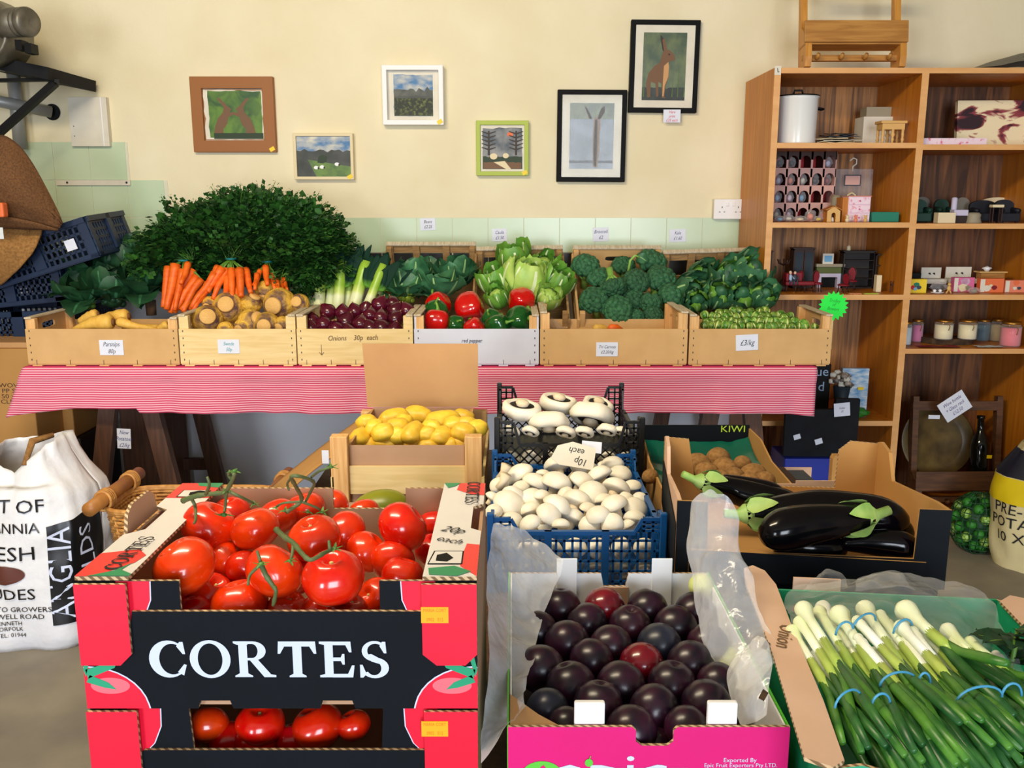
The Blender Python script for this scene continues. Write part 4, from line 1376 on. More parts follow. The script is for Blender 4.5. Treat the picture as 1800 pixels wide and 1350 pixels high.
def candle(label, px0, px1, pt, z_, Y, wax, twine=False):
  t_, hw_, h_ = onshelf('candle_jar', label, 'candle jar', px0, px1, pt, z_, Y, group='candle jars on the fourth shelf')
  r_ = hw_
  MB().lathe([(r_ * .9, 0), (r_, .004), (r_, h_ * .78), (r_ * .86, h_ * .88), (r_ * .86, h_ * .9)], 'glass', 24).build('glass_body', t_)
  MB().lathe([(r_ * .9, .003), (r_ * .96, .006), (r_ * .96, h_ * .74), (0, h_ * .74)], wax, 24).build('wax', t_)
  MB().lathe([(r_ * .9, h_ * .885), (r_ * .93, h_ * .9), (r_ * .93, h_ * .99), (r_ * .8, h_), (0, h_)], 'brass', 24).build('lid', t_)
  if twine:
    m = MB()
    m.tube([(r_ * 1.02 * math.cos(a_ * PI / 10), r_ * 1.02 * math.sin(a_ * PI / 10), h_ * .84) for a_ in range(21)], .0015, 'burlap_light', 5)
    m.tube([(0, -r_ * 1.04, h_ * .84), (.006, -r_ * 1.1, h_ * .7), (.002, -r_ * 1.06, h_ * .5)], .0015, 'burlap_light', 5)
    m.build('twine', t_)


candle('pale white candle jar nearest the divider', 1585, 1604, 565, zd, 3.66, 'wax_white')
candle('deep pink candle jar behind the pale white one', 1604, 1624, 561, zd, 3.74, 'wax_pink', True)
candle('cream candle jar with twine, left one on the log slice', 1645, 1676, 562, zl, 3.66, 'wax_cream', True)
candle('cream candle jar with twine, right one on the log slice', 1687, 1718, 562, zl, 3.66, 'wax_cream', True)
candle('dark teal candle jar behind the log slice', 1718, 1742, 561, zd, 3.78, 'wax_teal')
candle('sand-coloured candle jar behind the coral pink one', 1744, 1766, 560, zd, 3.76, 'wax_sand')
candle('coral pink candle jar at the right edge', 1762, 1796, 565, zd, 3.63, 'wax_coral', True)
for px0, px1, c_, lb in ((1617, 1690, 'doll_red', 'dark red card strip lying in front of the log slice'), (1720, 1768, 'wax_white', 'crumpled whitish paper lying before the teal candle')):
  t, hw_, h_ = onshelf('paper_slip', lb, 'paper', px0, px1, 608, zd, 3.575)
  MB().grid(lambda u, v: V(((u - .5) * 2 * hw_, v * .05, .003 + .004 * noise.noise(V((u * 4, v * 2, px0))))), 8, 3, c_, False).build('sheet', t)

# ---- right bay bottom: dark rack with plate and bottle
zq = .082
t, hw_, H_ = bottle_rack('dark stained wooden rack leaning in the bottom of the bookcase', 1600, 1755, 700, 862, 3.66, 'old_wood', 'old_wood', -.10, zq)
xr_ = P(1677, 862, 3.66).x
t2 = thing('round_plate', 'round brown plate with a raised rim standing in the dark rack', 'plate', (xr_ - .06, 3.735, zq + .27), (PI / 2 - .2, 0, 0))
MB().lathe([(0, -.004), (.11, -.002), (.15, .012), (.154, .016), (.15, .018), (.112, .006), (.106, .005), (0, .003)], 'plate_brown', 40).build('plate', t2)
t2 = thing('wine_bottle', 'dark wine bottle standing in the right of the dark rack', 'bottle', (xr_ + .1, 3.655, zq + .095), (-.14, 0, 0))
MB().lathe([(.03, 0), (.036, .006), (.037, .17), (.03, .2), (.014, .23), (.013, .28), (.016, .283), (.016, .296), (0, .297)], 'glass_dark', 24).build('glass_body', t2)
card('tilted white card for the wine bottle rack with purple writing', 1678, 714, 50, 38, 3.60, ['Wine bottle', '+ Glass rack', '£12.50'], tilt=.62, ink='ink_purple', size=9, mat='card')
card('tiny blank white sticker on the brown plate', 1642, 733, 20, 7, 3.63, [], tilt=-.03, name='sticker', cat='sticker')
card('yellow sticker on the dark rack front rail', 1739, 803, 9, 6, 3.575, [], mat='yellow_sticker', name='sticker', cat='sticker')

# ---- left bay lower: sea picture, shell ornament, leaflet, dark folder
ze = rows_l['e']
t, hw_, h_ = onshelf('canvas_picture', 'upright blue seascape canvas on the lower left shelf', 'canvas', 1482, 1528, 648, ze, 3.66, rz=-.06)
MB().box(-hw_, hw_, 0, .02, 0, h_, 'seascape').build('canvas', t)
card('small yellow sticker on the blue seascape canvas', 1513, 683, 10, 5, 3.652, [], mat='yellow_sticker', name='sticker', cat='sticker')
t, hw_, h_ = onshelf('shell_ornament', 'vase topped with a cluster of shells before the seascape canvas', 'ornament', 1461, 1503, 652, ze, 3.60)
MB().lathe([(.03, 0), (.034, .01), (.026, h_ * .4), (.034, h_ * .68), (0, h_ * .68)], 'petrol', 20).build('vase', t)
for q in range(16):
  a_, r_ = R.uniform(0, 6.3), R.uniform(.0, .04)
  m = MB().ell((r_ * math.cos(a_), r_ * math.sin(a_), h_ * .78 + R.uniform(-.02, .03)), (.016, .012, .011), 'shell' if q % 2 else 'off_white', 10, 7, fn=lambda d, p_: p_ * (1 + .2 * math.sin(7 * d.x)))
  m.build('shell', t)
m = MB()
m.M = facing((0, -.036, h_ * .3))
m.prism([(-.016, -.014), (.016, -.014), (.016, .014), (-.016, .014)], 0, .001, 'sky_blue').rect(-.016, .016, -.014, -.002, 'yellow_sticker', .0016)
m.build('paper_label', t)
crumple('moss_clump', 'dark green moss clump on the lower left shelf', 'moss', (P(1508, 740, 3.6).x, 3.62, ze + .001), (.05, .03, .02), 'grass')
t, hw_, h_ = onshelf('printed_bag', 'black printed paper bag with pale lettering behind the tablecloth end', 'bag', 1425, 1462, 640, ze, 3.62)
MB().box(-hw_, hw_, 0, .03, 0, h_, 'black').build('bag', t, bevel=.004)
m = MB()
for s_, yy in (('ue', .78), ('d', .5)):
  m.text(s_, .055, 'doll_blue', facing((hw_ * .15, -.001, h_ * yy)), 1, 0)
m.build('lettering', t)
t, hw_, h_ = onshelf('display_folder', 'large dark grey folder propped open below the tablecloth end', 'folder', 1380, 1509, 700, P(1440, 797, 3.4).z, 3.38)
m = MB()
m.M = facing((0, 0, 0))
m.prism([(-hw_, 0), (hw_, -.006), (hw_ * 1.0, h_), (hw_ * .35, h_ + .002), (hw_ * .33, h_ * .82), (-hw_, h_ * .82)], 0, .02, 'black_matt')
m.build('cover', t, bevel=.001)
zf_ = P(1440, 797, 3.4).z
for px, py, w_, h__, lb in ((1480, 720, 28, 24, 'large white label'), (1401, 768, 12, 9, 'small white label at the left'), (1439, 776, 13, 10, 'small tilted white label')):
  card(lb, px, py, w_, h__, 3.355, ['Folder', '£5'] if w_ > 20 else [], tilt=.1 if w_ > 20 else .3, parent=t, name='paper_label', size=5)


# ---------------------------------------------------------------- trestle table and cloth
TZ = P(900, 644, 3.08).z
tx0, tx1 = P(40, 644, 3.07).x, P(1436, 644, 3.07).x
tag(MB().box(tx0 + .02, tx1 - .02, 3.075, 3.9, TZ - .028, TZ - .004, 'crate_ply').build('table_board', bevel=.002), 'long board tabletop hidden beneath the striped cloth', 'tabletop')


def trestle(label, xc0, xc1, sp_=.19):
  t_ = thing('trestle', label, 'trestle', (0, 0, 0), group='trestles under the market table')
  zt_ = TZ - .03
  MB().beam((xc0, 3.12, zt_ - .03), (xc1, 3.85, zt_ - .03), .07, .06, 'dark_wood').build('top_beam', t_)
  for xc, y in ((xc0, 3.16), (xc1, 3.8)):
    for s_ in (-1, 1):
      MB().beam((xc + s_ * .055, y, zt_ - .02), (xc + s_ * sp_, y + .0, .0), .06, .04, 'dark_wood', up=(0, 1, 0)).build('leg', t_, bevel=.002)
    MB().beam((xc - sp_ * .75, y + .035, .22), (xc + sp_ * .75, y + .035, .22), .025, .05, 'dark_wood').build('cross_bar', t_)
  return t_


trestle('dark wooden trestle under the left end of the cloth, tag hanging on it', -1.36, -1.44)
trestle('dark wooden trestle under the right end of the striped cloth', .78, .74, .16)
card('pale green hanging tag for new potatoes on the left trestle', 218, 771, 24, 36, 3.13, ['New', 'Potatoes', '£2/kg'], mat='card', ink='ink_blue', tilt=-.05, size=10, name='price_tag')


def bottom_px(px):
  pts = [(0, 738), (20, 733), (70, 726), (130, 720), (241, 720), (242, 728), (420, 729), (840, 729), (1200, 728), (1390, 731), (1436, 734)]
  for (a_, b_), (c_, d_) in zip(pts, pts[1:]):
    if px <= c_:
      return b_ + (d_ - b_) * (px - a_) / (c_ - a_)
  return 734


def clothf(u, v):
  px = 4 + u * 1430
  if v < .2:
    return V((tx0 + (tx1 - tx0) * u, 3.62 - v / .2 * .545, TZ - .002))
  t_ = (v - .2) / .8
  bot = P(px, bottom_px(px), 3.04)
  x = tx0 + (tx1 - tx0) * u
  x = x + (bot.x - x) * t_ * (1 if u < .1 else 1)
  fold = .010 * noise.noise(V((x * 5, t_ * .6, 2))) + .006 * noise.noise(V((x * 14, 0, 5)))
  return V((x, 3.068 - .012 * t_ + fold * t_ * 2 - .006 * math.sin(PI * min(1, t_ * 3)), TZ - .002 - (TZ - .002 - bot.z) * t_))


m = MB().grid(clothf, 240, 30, 'cloth_stripe')
tag(m.build('tablecloth', solid=.0012), 'red and white pinstriped cloth hanging over the market table front', 'tablecloth')

# ---------------------------------------------------------------- crates along the front of the table
CF, CD = 3.08, .30


def front_crate(name, label, px0, px1, mat, hf=.129, post='crate_post', rail='crate_rail', endh=.165, end=None, nails=True, D=CD):
  a_, b_ = P(px0, 640, CF), P(px1, 640, CF)
  W = b_.x - a_.x
  t_ = thing(name, label, 'crate', ((a_.x + b_.x) / 2, CF, TZ + .0005))
  hw_ = W / 2
  MB().box(-hw_, hw_, 0, .005, .008, hf, mat).build('front_panel', t_, bevel=.0008)
  MB().box(-hw_, hw_, D - .005, D, .008, hf - .004, mat).build('back_panel', t_, bevel=.0008)
  for s_ in (-1, 1):
    m = MB()
    m.M = frame((s_ * (hw_ - .004), D / 2, .008 + endh / 2), (0, 1, 0), (0, 0, 1))
    m.plate(D - .012, endh, .006, (0, endh * .27, .045, .011), end or mat)
    m.build('end_panel', t_)
    MB().box(s_ * (hw_ - .012) - .012, s_ * (hw_ - .012) + .012, 0, D, endh + .008, endh + .014, rail).build('top_rail', t_, bevel=.001)
    for y in (.0055, D - .0275):
      MB().box(s_ * (hw_ - .02) - .013, s_ * (hw_ - .02) + .013, y, y + .022, .006, endh + .008, post).build('corner_post', t_, bevel=.001)
  m = MB()
  for k in range(6):
    y0 = .004 + k * (D - .05) / 5
    m.box(-hw_ + .002, hw_ - .002, y0, y0 + .042, .004, .0078, mat)
  for k in range(5):
    x = -hw_ + .03 + k * (W - .06) / 4
    m.box(x - .016, x + .016, 0, D, 0, .004, mat)
  m.build('base_slats', t_)
  if nails:
    m = MB()
    for k in range(5):
      x = -hw_ + .03 + k * (W - .06) / 4
      m.box(x - .0008, x + .0008, -.0012, 0, .006, .022, 'nail')
    for s_ in (-1, 1):
      for k in range(5):
        z_ = .02 + k * (hf - .03) / 4
        m.box(s_ * (hw_ - .014) - .0015, s_ * (hw_ - .014) + .0015, -.001, 0, z_, z_ + .006, 'nail')
    m.build('staples', t_)
  return t_, hw_


crP, _ = front_crate('wooden_crate', 'brown board crate of parsnips at the left end of the table', 50, 316, 'crate_mdf', endh=.155)
crS, _ = front_crate('wooden_crate', 'pale pine crate of swedes with white price card', 318, 522, 'crate_ply', post='crate_ply')
crO, hwO = front_crate('wooden_crate', 'pale pine crate of red onions with handwritten price', 524, 727, 'crate_ply', post='crate_ply')
crR, hwR = front_crate('wooden_crate', 'white fronted crate holding red and green peppers', 729, 947, 'crate_white')
crT, _ = front_crate('wooden_crate', 'brown board crate nearly empty of carrots, right of the peppers', 949, 1207, 'crate_mdf', endh=.175)
crB, _ = front_crate('wooden_crate', 'brown board crate of sprouts at the right end of the table', 1210, 1459, 'crate_mdf', endh=.165)
card('white price card', 196, 611, 42, 27, CF - .002, ['Parsnips', '80p'], tilt=.0, parent=crP, size=11)
card('white price card with teal writing', 402, 609, 38, 25, CF - .002, ['Swede', '50p'], ink='ink_teal', parent=crS, size=9)
card('white price card', 1067, 614, 38, 25, CF - .002, ['Tri Carrots', '£2.20/kg'], parent=crT, size=8)
card('white price card', 1313, 602, 39, 28, CF - .002, ['£3/kg'], tilt=.05, parent=crB, size=14)
c = P(620, 598, CF - .002)
m = MB()
m.text('Onions    30p  each', size_at(13, c), 'ink_brown', facing(c, .02), .85, .2)
m.M = facing(P(565, 615, CF - .0015))
for dx_, up_ in ((0, -1), (117 * 3.1 / 1600, 1)):
  m.beam((dx_, -.018, 0), (dx_, .018, 0), .0015, .001, 'ink_brown').beam((dx_, up_ * .018, 0), (dx_ - .008, up_ * .008, 0), .0015, .001, 'ink_brown').beam((dx_, up_ * .018, 0), (dx_ + .008, up_ * .008, 0), .0015, .001, 'ink_brown')
m.build('lettering', crO, world=True)
c = P(829, 602, CF - .002)
m = MB()
m.text('red pepper', size_at(10, c), 'ink', facing(c), .8, .2)
m.build('lettering', crR, world=True)
m = MB()
m.M = facing((hwO - .1, .02, 0)) @ Matrix()
t = thing('starburst_sign', 'fluorescent green starburst price sign behind the sprouts crate corner', 'sign', P(1465, 538, CF + .24), (0, 0, .0))
m = MB()
m.M = facing((0, 0, 0), -.12)
ro = 27 * 3.3 / 1600
m.prism([((ro if k % 2 == 0 else ro * .78) * math.cos(k * PI / 18), (ro if k % 2 == 0 else ro * .78) * math.sin(k * PI / 18)) for k in range(36)], 0, .001, 'starburst')
for k, (s_, y) in enumerate((('Trolley', .018), ('of', .004), ('flowers', -.012))):
  m.text(s_, .018, 'star_ink', Matrix.Translation((0, y - .004, .0015)), .8, .2)
m.build('star', t)
MB().box(-.004, .004, .001, .004, -.16, 0, 'crate_ply').build('stick', t)

# ---------------------------------------------------------------- tilted crates at the back
def rear_crate(label, px0, px1, pyt, nwin, slat='crate_grey', W=None, roll=0.0, hole=False):
  """open crate leaning towards the room; its far end rises"""
  b_ = P((px0 + px1) / 2, pyt, 3.84)
  W = W or size_at(px1 - px0, b_)
  D, H = .46, .15
  ang = .50
  t_ = thing('wooden_crate', label, 'crate', (b_.x, 3.84 - D * math.cos(ang) - .02, b_.z - D * math.sin(ang) - H * math.cos(ang)), (ang, roll, 0))
  hw_ = W / 2
  for nm, y in (('front_panel', 0), ('back_panel', D)):
    m = MB()
    m.M = frame((0, y, 0), (1, 0, 0), (0, 0, 1))
    hh_ = H if nm == 'back_panel' else H * .6
    if nm == 'back_panel' and not hole:
      w1 = W / nwin
      m.prism([(-hw_, 0), (hw_, 0), (hw_, H * .28), (-hw_, H * .28)], -.006, 0, slat)
      m.prism([(-hw_, H * .78), (hw_, H * .78), (hw_, H), (-hw_, H)], -.006, 0, slat)
      for k in range(nwin + 1):
        x = -hw_ + k * w1
        x = max(-hw_ + .014, min(hw_ - .014, x))
        m.prism([(x - .014, 0), (x + .014, 0), (x + .014, H), (x - .014, H)], 0, .012, slat)
    elif hole:
      m.M = frame((0, y, hh_ / 2), (1, 0, 0), (0, 0, 1))
      if nm == 'back_panel':
        m.plate(W, hh_, .006, (0, hh_ * .2, .045, .012), slat)
      else:
        m.plate(W, hh_, .006, (0, -hh_ * .2, .0001, .0001), slat)
    else:
      m.prism([(-hw_, 0), (hw_, 0), (hw_, hh_ * .45), (-hw_, hh_ * .45)], -.006, 0, slat)
      m.prism([(-hw_, hh_ * .55), (hw_, hh_ * .55), (hw_, hh_), (-hw_, hh_)], -.006, 0, slat)
    m.build(nm, t_, bevel=0)
  for s_ in (-1, 1):
    m = MB()
    m.box(s_ * hw_ - .004, s_ * hw_ + .004, 0, D, 0, H * .35, slat).box(s_ * hw_ - .004, s_ * hw_ + .004, 0, D, H * .5, H * .85, slat)
    m.build('side_panel', t_)
    for y in (.012, D - .02):
      MB().box(s_ * (hw_ - .014) - .01, s_ * (hw_ - .014) + .01, y - .008, y + .012, 0, H + .004, slat).build('corner_post', t_, bevel=.001)
  MB().box(-hw_, hw_, D - .01, D + .012, H + .005, H + .012, 'crate_rail').build('top_rail', t_, bevel=.001)
  MB().box(-hw_, hw_, 0, D, -.004, 0, slat).build('base_slats', t_)
  return t_


rear_crate('greyed wooden crate of cauliflowers tilted up against the wall', 684, 838, 430, 3)
rear_crate('greyed wooden crate of pale green lettuces tilted up, second from left', 842, 990, 437, 3, roll=-.02)
rear_crate('brown crate with a slot handle, holding broccoli', 1004, 1156, 436, 3, hole=True, slat='crate_mdf')
rear_crate('greyed wooden crate of pointed cabbages nearest the bookcase', 1163, 1312, 442, 3, roll=-.03)

# ---------------------------------------------------------------- vegetables on the table


def proto(name, words, cat, builder, n=1):
  t_ = thing(name, words, cat, (0, 0, -5))
  builder(t_)
  return (t_, words)


# red onions
def onion_proto(sd):
  def f(t_):
    m = MB().ell((0, 0, 0), (.5, .5, .46), 'onion', 24, 16, fn=lambda d, p: V((p.x, p.y, p.z * (1 + .3 * max(0, d.z) ** 8 + .12 * max(0, -d.z) ** 10))) * (1 + .03 * noise.noise(d * 2 + V((sd, 0, 0)))))
    m.build('bulb', t_)
    m = MB()
    for q in range(5):
      m.tube([(0, 0, -.48), (.03 * math.cos(q * 1.3), .03 * math.sin(q * 1.3), -.55)], [.03, .008], 'onion_root', 5)
    m.tube([(0, 0, .56), (.02, .01, .66)], [.05, .02], 'onion_root', 6)
    m.build('root_tuft', t_)
  return f


pr = [proto('red_onion', 'glossy red onion', 'red onion', onion_proto(k)) for k in range(3)]
S_ = lambda x, y, d: (500 + x / 3.913, 380 + y / 3.913, d / 3.913)
sp_on = [S_(*q) for q in ((300, 660, 120), (270, 748, 124), (355, 780, 112), (425, 725, 130), (485, 658, 112), (525, 745, 122), (402, 665, 80), (655, 612, 125), (762, 652, 122), (662, 702, 118), (765, 708, 112), (668, 770, 124), (745, 603, 84), (842, 650, 84), (590, 685, 84), (185, 775, 90), (190, 722, 90), (590, 770, 90), (760, 785, 90), (560, 640, 84), (440, 800, 90))]
YO = lambda px, py: 3.14 + max(0, (588 - py)) / 55 * .17
o_ = place(pr, sp_on, 'red onion', [547, 562, 572, 578], 'in the onion crate', 'red onions in the pine crate', 'red onion', Yof=YO, smin=.058)
drop(pr)


# peppers
def pepper_proto(mat, sd):
  def f(t_):
    def fn(d, p):
      az = math.atan2(d.y, d.x)
      k = 1 + .09 * math.cos(4 * az + sd) * (1 - abs(d.z) ** 4)
      dip = .22 * max(0, d.z) ** 6 + .1 * max(0, -d.z) ** 6
      return V((p.x * k * (1 + .12 * d.z), p.y * k * (1 + .12 * d.z), p.z - math.copysign(dip, d.z) * .5))
    MB().ell((0, 0, 0), (.46, .46, .54), mat, 32, 20, fn=fn).build('body', t_)
    MB().tube([(0, 0, .40), (.01, 0, .5), (.05, .02, .62), (.12, .03, .7)], [.11, .05, .045, .05], 'pepper_stem', 8).build('stem', t_)
  return f


pr = [proto('bell_pepper', 'shiny red pepper', 'pepper', pepper_proto('pepper_red', 0)), proto('bell_pepper', 'dark green pepper', 'pepper', pepper_proto('pepper_green', 1))]
for x, y, d, k, rot, lb in ((1062, 608, 160, 0, (-.7, -.3, .5), 'red pepper with curved stem resting at the back left of the pepper crate'),
              (1272, 622, 195, 0, (2.6, .2, .5), 'largest red pepper, upended on top of the pepper heap'),
              (1628, 578, 175, 0, (2.2, .5, 1.0), 'red pepper perched on green peppers, right of the crate'),
              (1047, 728, 175, 0, (.15, 0, 2.4), 'upright red pepper with green stem at the front left'),
              (1305, 765, 135, 0, (2.0, .2, 0), 'low red pepper at the front middle below the largest one'),
              (1178, 742, 115, 1, (1.0, .6, 0), 'green pepper between the two front red peppers'),
              (1048, 655, 150, 1, (.6, 0, 0), 'green pepper wedged between the two left red peppers'),
              (1430, 705, 130, 1, (.8, -.6, 0), 'green pepper behind the front green one, middle right'),
              (1462, 752, 160, 1, (1.2, .4, 1), 'green pepper at the front right of the middle'),
              (1612, 712, 178, 1, (1.1, 1.2, .5), 'green pepper at the right end below the perched red one')):
  px, py, d = S_(x, y, d)
  p = P(px, py, YO(px, py) + .02)
  o = dup(pr[k][0], p, rot, size_at(d, p) * 1.12, lb)
  o['group'] = 'peppers in the white fronted crate'
drop(pr)


# swedes
def swede_proto(sd):
  def f(t_):
    MB().ell((0, 0, 0), (.5, .5, .46), 'swede_u', 28, 18, fn=lambda d, p: V((p.x, p.y, p.z * (1 + .25 * max(0, -d.z) ** 10))) * (1 + .05 * noise.noise(d * 1.7 + V((sd, 3, 0))))).build('root', t_)
    MB().lathe([(.27, .36), (.26, .45), (.25, .48), (.24, .49), (0, .495)], 'swede_cut', 20).build('cut_neck', t_)
  return f


spec('swede_u', (224, 176, 66), (98, 68, 64), grad='Z', gr=(.28, .9), gn=.6, sc=2.6, c3=(168, 128, 66), p3=.5, ro=.6, bu=.4, bs=7, bd=.03, rv=.2)
pr = [proto('swede', 'purple-topped yellow swede', 'swede', swede_proto(k)) for k in range(3)]
S1 = lambda x, y, d: (220 + x / 3.97, 320 + y / 3.97, d / 3.97)
for x, y, d, rot, lb in ((575, 962, 215, (1.2, .1, .3), 'yellow swede at the front left, cut neck facing down'),
             (722, 872, 215, (1.25, .0, .1), 'purplish swede second from left with round cut neck showing'),
             (880, 850, 150, (.3, .5, .2), 'swede behind the heap with its yellow side to the top'),
             (985, 762, 160, (2.4, .3, 0), 'topmost smooth orange-yellow swede of the heap'),
             (1078, 850, 230, (1.6, .2, -.2), 'largest yellow swede at the right of the heap'),
             (880, 975, 185, (.9, .9, .4), 'greenish yellow swede at the front middle'),
             (990, 1000, 190, (1.5, 0, 0), 'purple swede at the front with pale cut neck, right of middle'),
             (1215, 850, 145, (1.2, -.3, 0), 'brown swede at the far right behind the onions'),
             (702, 1030, 120, (2.2, 0, 0), 'low brownish swede between the two front ones'),
             (590, 850, 110, (2.0, .5, 0), 'small pale swede behind the front left one'),
             (1100, 1000, 130, (2, 1, 0), 'dark swede low at the right end of the crate'),
             (820, 1010, 120, (2, 1, 0), 'dark swede low in the middle of the crate')):
  px, py, d = S1(x, y, d)
  p = P(px, py, YO(px, py + 6) + .02)
  o = dup(pr[R.randrange(3)][0], p, rot, size_at(d, p), lb)
  o['group'] = 'swedes in the pine crate'
drop(pr)

# parsnips
def parsnip(label, pts, r0, r1, Y):
  """pts: photo pixels from crown to tip"""
  P_ = [P(x, y, Y) for x, y in pts]
  k = len(P_) - 1
  t_ = thing('parsnip', label, 'parsnip', P_[0], group='parsnips in the brown crate')
  path, rad = [], []
  for i in range(13):
    q = i / 12 * k
    a_ = min(int(q), k - 1)
    path.append(P_[a_].lerp(P_[a_ + 1], q - a_))
    f = i / 12
    rad.append((r0 * (1 - f) ** .8 + r1 * f) * (.62 if i == 0 else .9 if i == 1 else 1) * (1 + .05 * math.sin(i * 2.3)))
  MB().tube(path, rad, 'parsnip', 16).build('root', t_, world=True)
  d = (path[0] - path[1]).normalized()
  MB().tube([path[0] - d * .002, path[0] + d * .006], [r0 * .45, r0 * .3], 'parsnip_top', 10).build('crown', t_, world=True)


parsnip('large yellow parsnip lying in front, crown to the right', [(198, 566), (165, 568), (126, 582)], .034, .008, 3.15)
parsnip('thick parsnip behind the front one with rounded crown to right', [(226, 556), (195, 560), (150, 572)], .032, .012, 3.22)
parsnip('small rounded parsnip peeping at the back left of the crate', [(172, 552), (158, 556), (140, 566)], .022, .012, 3.27)
parsnip('slim parsnip tapering right from the middle of the crate', [(206, 564), (235, 574), (275, 579)], .020, .006, 3.16)
parsnip('short yellow parsnip end at the right side of the crate', [(296, 570), (286, 576), (272, 582)], .018, .010, 3.18)
parsnip('pale parsnip lying low behind the slim one', [(282, 578), (250, 576), (215, 574)], .016, .008, 3.22)

# leftovers in the carrot crate
for px, py, r_, c_, lb in ((1051, 577, 9, 'parsnip', 'pale yellow carrot end showing over the crate rim'), (1077, 576, 8, 'carrot', 'orange carrot end showing over the crate rim')):
  p = P(px, py, 3.2)
  q = size_at(r_, p)
  tag(MB().tube([(-q, 0, 0), (-q * .5, .0, 0), (q, .01, 0), (q * 3, .03, -.02)], [q * .3, q * .8, q * .7, q * .3], c_, 10).build('carrot', loc=p), lb, 'carrot', 'carrots in the tri-colour crate')
a_ = P(968, 545, 3.14)
m = MB().grid(lambda u, v: V((a_.x + .09 * u, 3.10 + .1 * v, TZ + .17 - .07 * u - .05 * v + .012 * noise.noise(V((u * 5, v * 5, 1))))), 10, 10, 'film', False)
tag(m.build('plastic_film'), 'scrap of clear film in the left of the nearly empty carrot crate', 'film')


# sprouts
def sprout_proto(sd):
  def f(t_):
    m = MB().ell((0, 0, 0), (.48, .48, .5), 'sprout_u', 16, 12)
    for k in range(4):
      m.shell((0, 0, 0), k * 1.7 + sd, .5, .95, 'sprout_u', 'sprout_core', -1.1, 1.25, .06, .03, k, 6, 6)
    m.build('head', t_)
    MB().lathe([(.14, -.54), (.17, -.5), (.16, -.44)], 'sprout_core', 10).build('cut_stalk', t_)
  return f


spec('sprout_u', (48, 100, 24), (134, 172, 66), sc=2.2, de=3, ro=.38, rv=.4, rh=.03)
pr = [proto('brussels_sprout', 'round green sprout', 'sprout', sprout_proto(k)) for k in range(3)]
sp_sp = []
for rowi, (py, n_, x0, x1) in enumerate(((574, 17, 1236, 1418), (565, 16, 1238, 1400), (556, 15, 1236, 1396), (549, 8, 1260, 1350))):
  for k in range(n_):
    px = x0 + (x1 - x0) * (k + .5) / n_ + R.uniform(-3, 3)
    sp_sp.append((px, py + R.uniform(-2.5, 2.5), R.uniform(14, 18)))
sp_sp += [(1344, 547, 18), (1340, 556, 18), (1412, 572, 22), (1432, 575, 14), (1378, 560, 18), (1384, 568, 18)]
place(pr, sp_sp, 'green sprout', [552.6, 560.5, 569.5], 'in the sprout crate', 'sprouts in the crate at the table end', 'sprout', Yof=lambda x, y: 3.12 + max(0, 582 - y) / 40 * .18)
drop(pr)

# leeks
def leek(label, pts, r_, seed, leaves=True):
  P_ = [V(p) for p in pts]
  d = P_[-1] - P_[0]
  L_ = d.length
  q = V((0, 0, 1)).rotation_difference(d).to_euler()
  t_ = thing('leek', label, 'leek', P_[0], q, 'leeks standing behind the onions')
  MB().tube([(0, 0, 0), (0, 0, .01), (0, 0, .08), (0, 0, .16), (0, 0, .2)], [r_ * .8, r_, r_ * .92, r_ * .95, r_ * .8], 'leek_white', 16).build('shaft', t_)
  for k in range(5):
    a_ = (k - 2) * .22 + R.uniform(-.08, .08)
    lean = V((math.sin(a_) * .9, R.uniform(-.25, .1), math.cos(a_)))
    MB().leaf((math.sin(a_) * r_ * .5, 0, .10), lean, (0, -1, .0), L_ - .08 + R.uniform(-.05, .03), .055 + R.uniform(-.01, .015), 'leek_leaf', None, curl=R.uniform(-.1, .7), ruf=.02, nt=10, cup=.25, ph=k, point=.5).build('leaf', t_, solid=.001)


for px0, py0, px1, py1, Y, rr_, lb in ((559, 545, 566, 470, 3.42, .016, 'leek with thin white shaft at the left behind the swedes'), (577, 545, 588, 470, 3.45, .014, 'second leek from left, half hidden by carrot tops'),
                     (593, 545, 604, 420, 3.44, .017, 'tallest leek whose dark leaves stand upright'), (607, 545, 622, 440, 3.48, .013, 'slender leek just right of the tallest one'),
                     (620, 542, 648, 445, 3.44, .018, 'thick leek leaning right, third from the right'), (641, 545, 680, 450, 3.42, .014, 'leek leaning right above the onions, second from the right'),
                     (648, 540, 697, 462, 3.48, .013, 'rightmost leek whose leaves point at the cauliflowers'), (548, 545, 556, 500, 3.46, .012, 'short leek end nearest the swedes')):
  leek(lb, (P(px0, py0 + 6, Y), P(px1, py1, Y + .06)), rr_ * 1.4, 0)


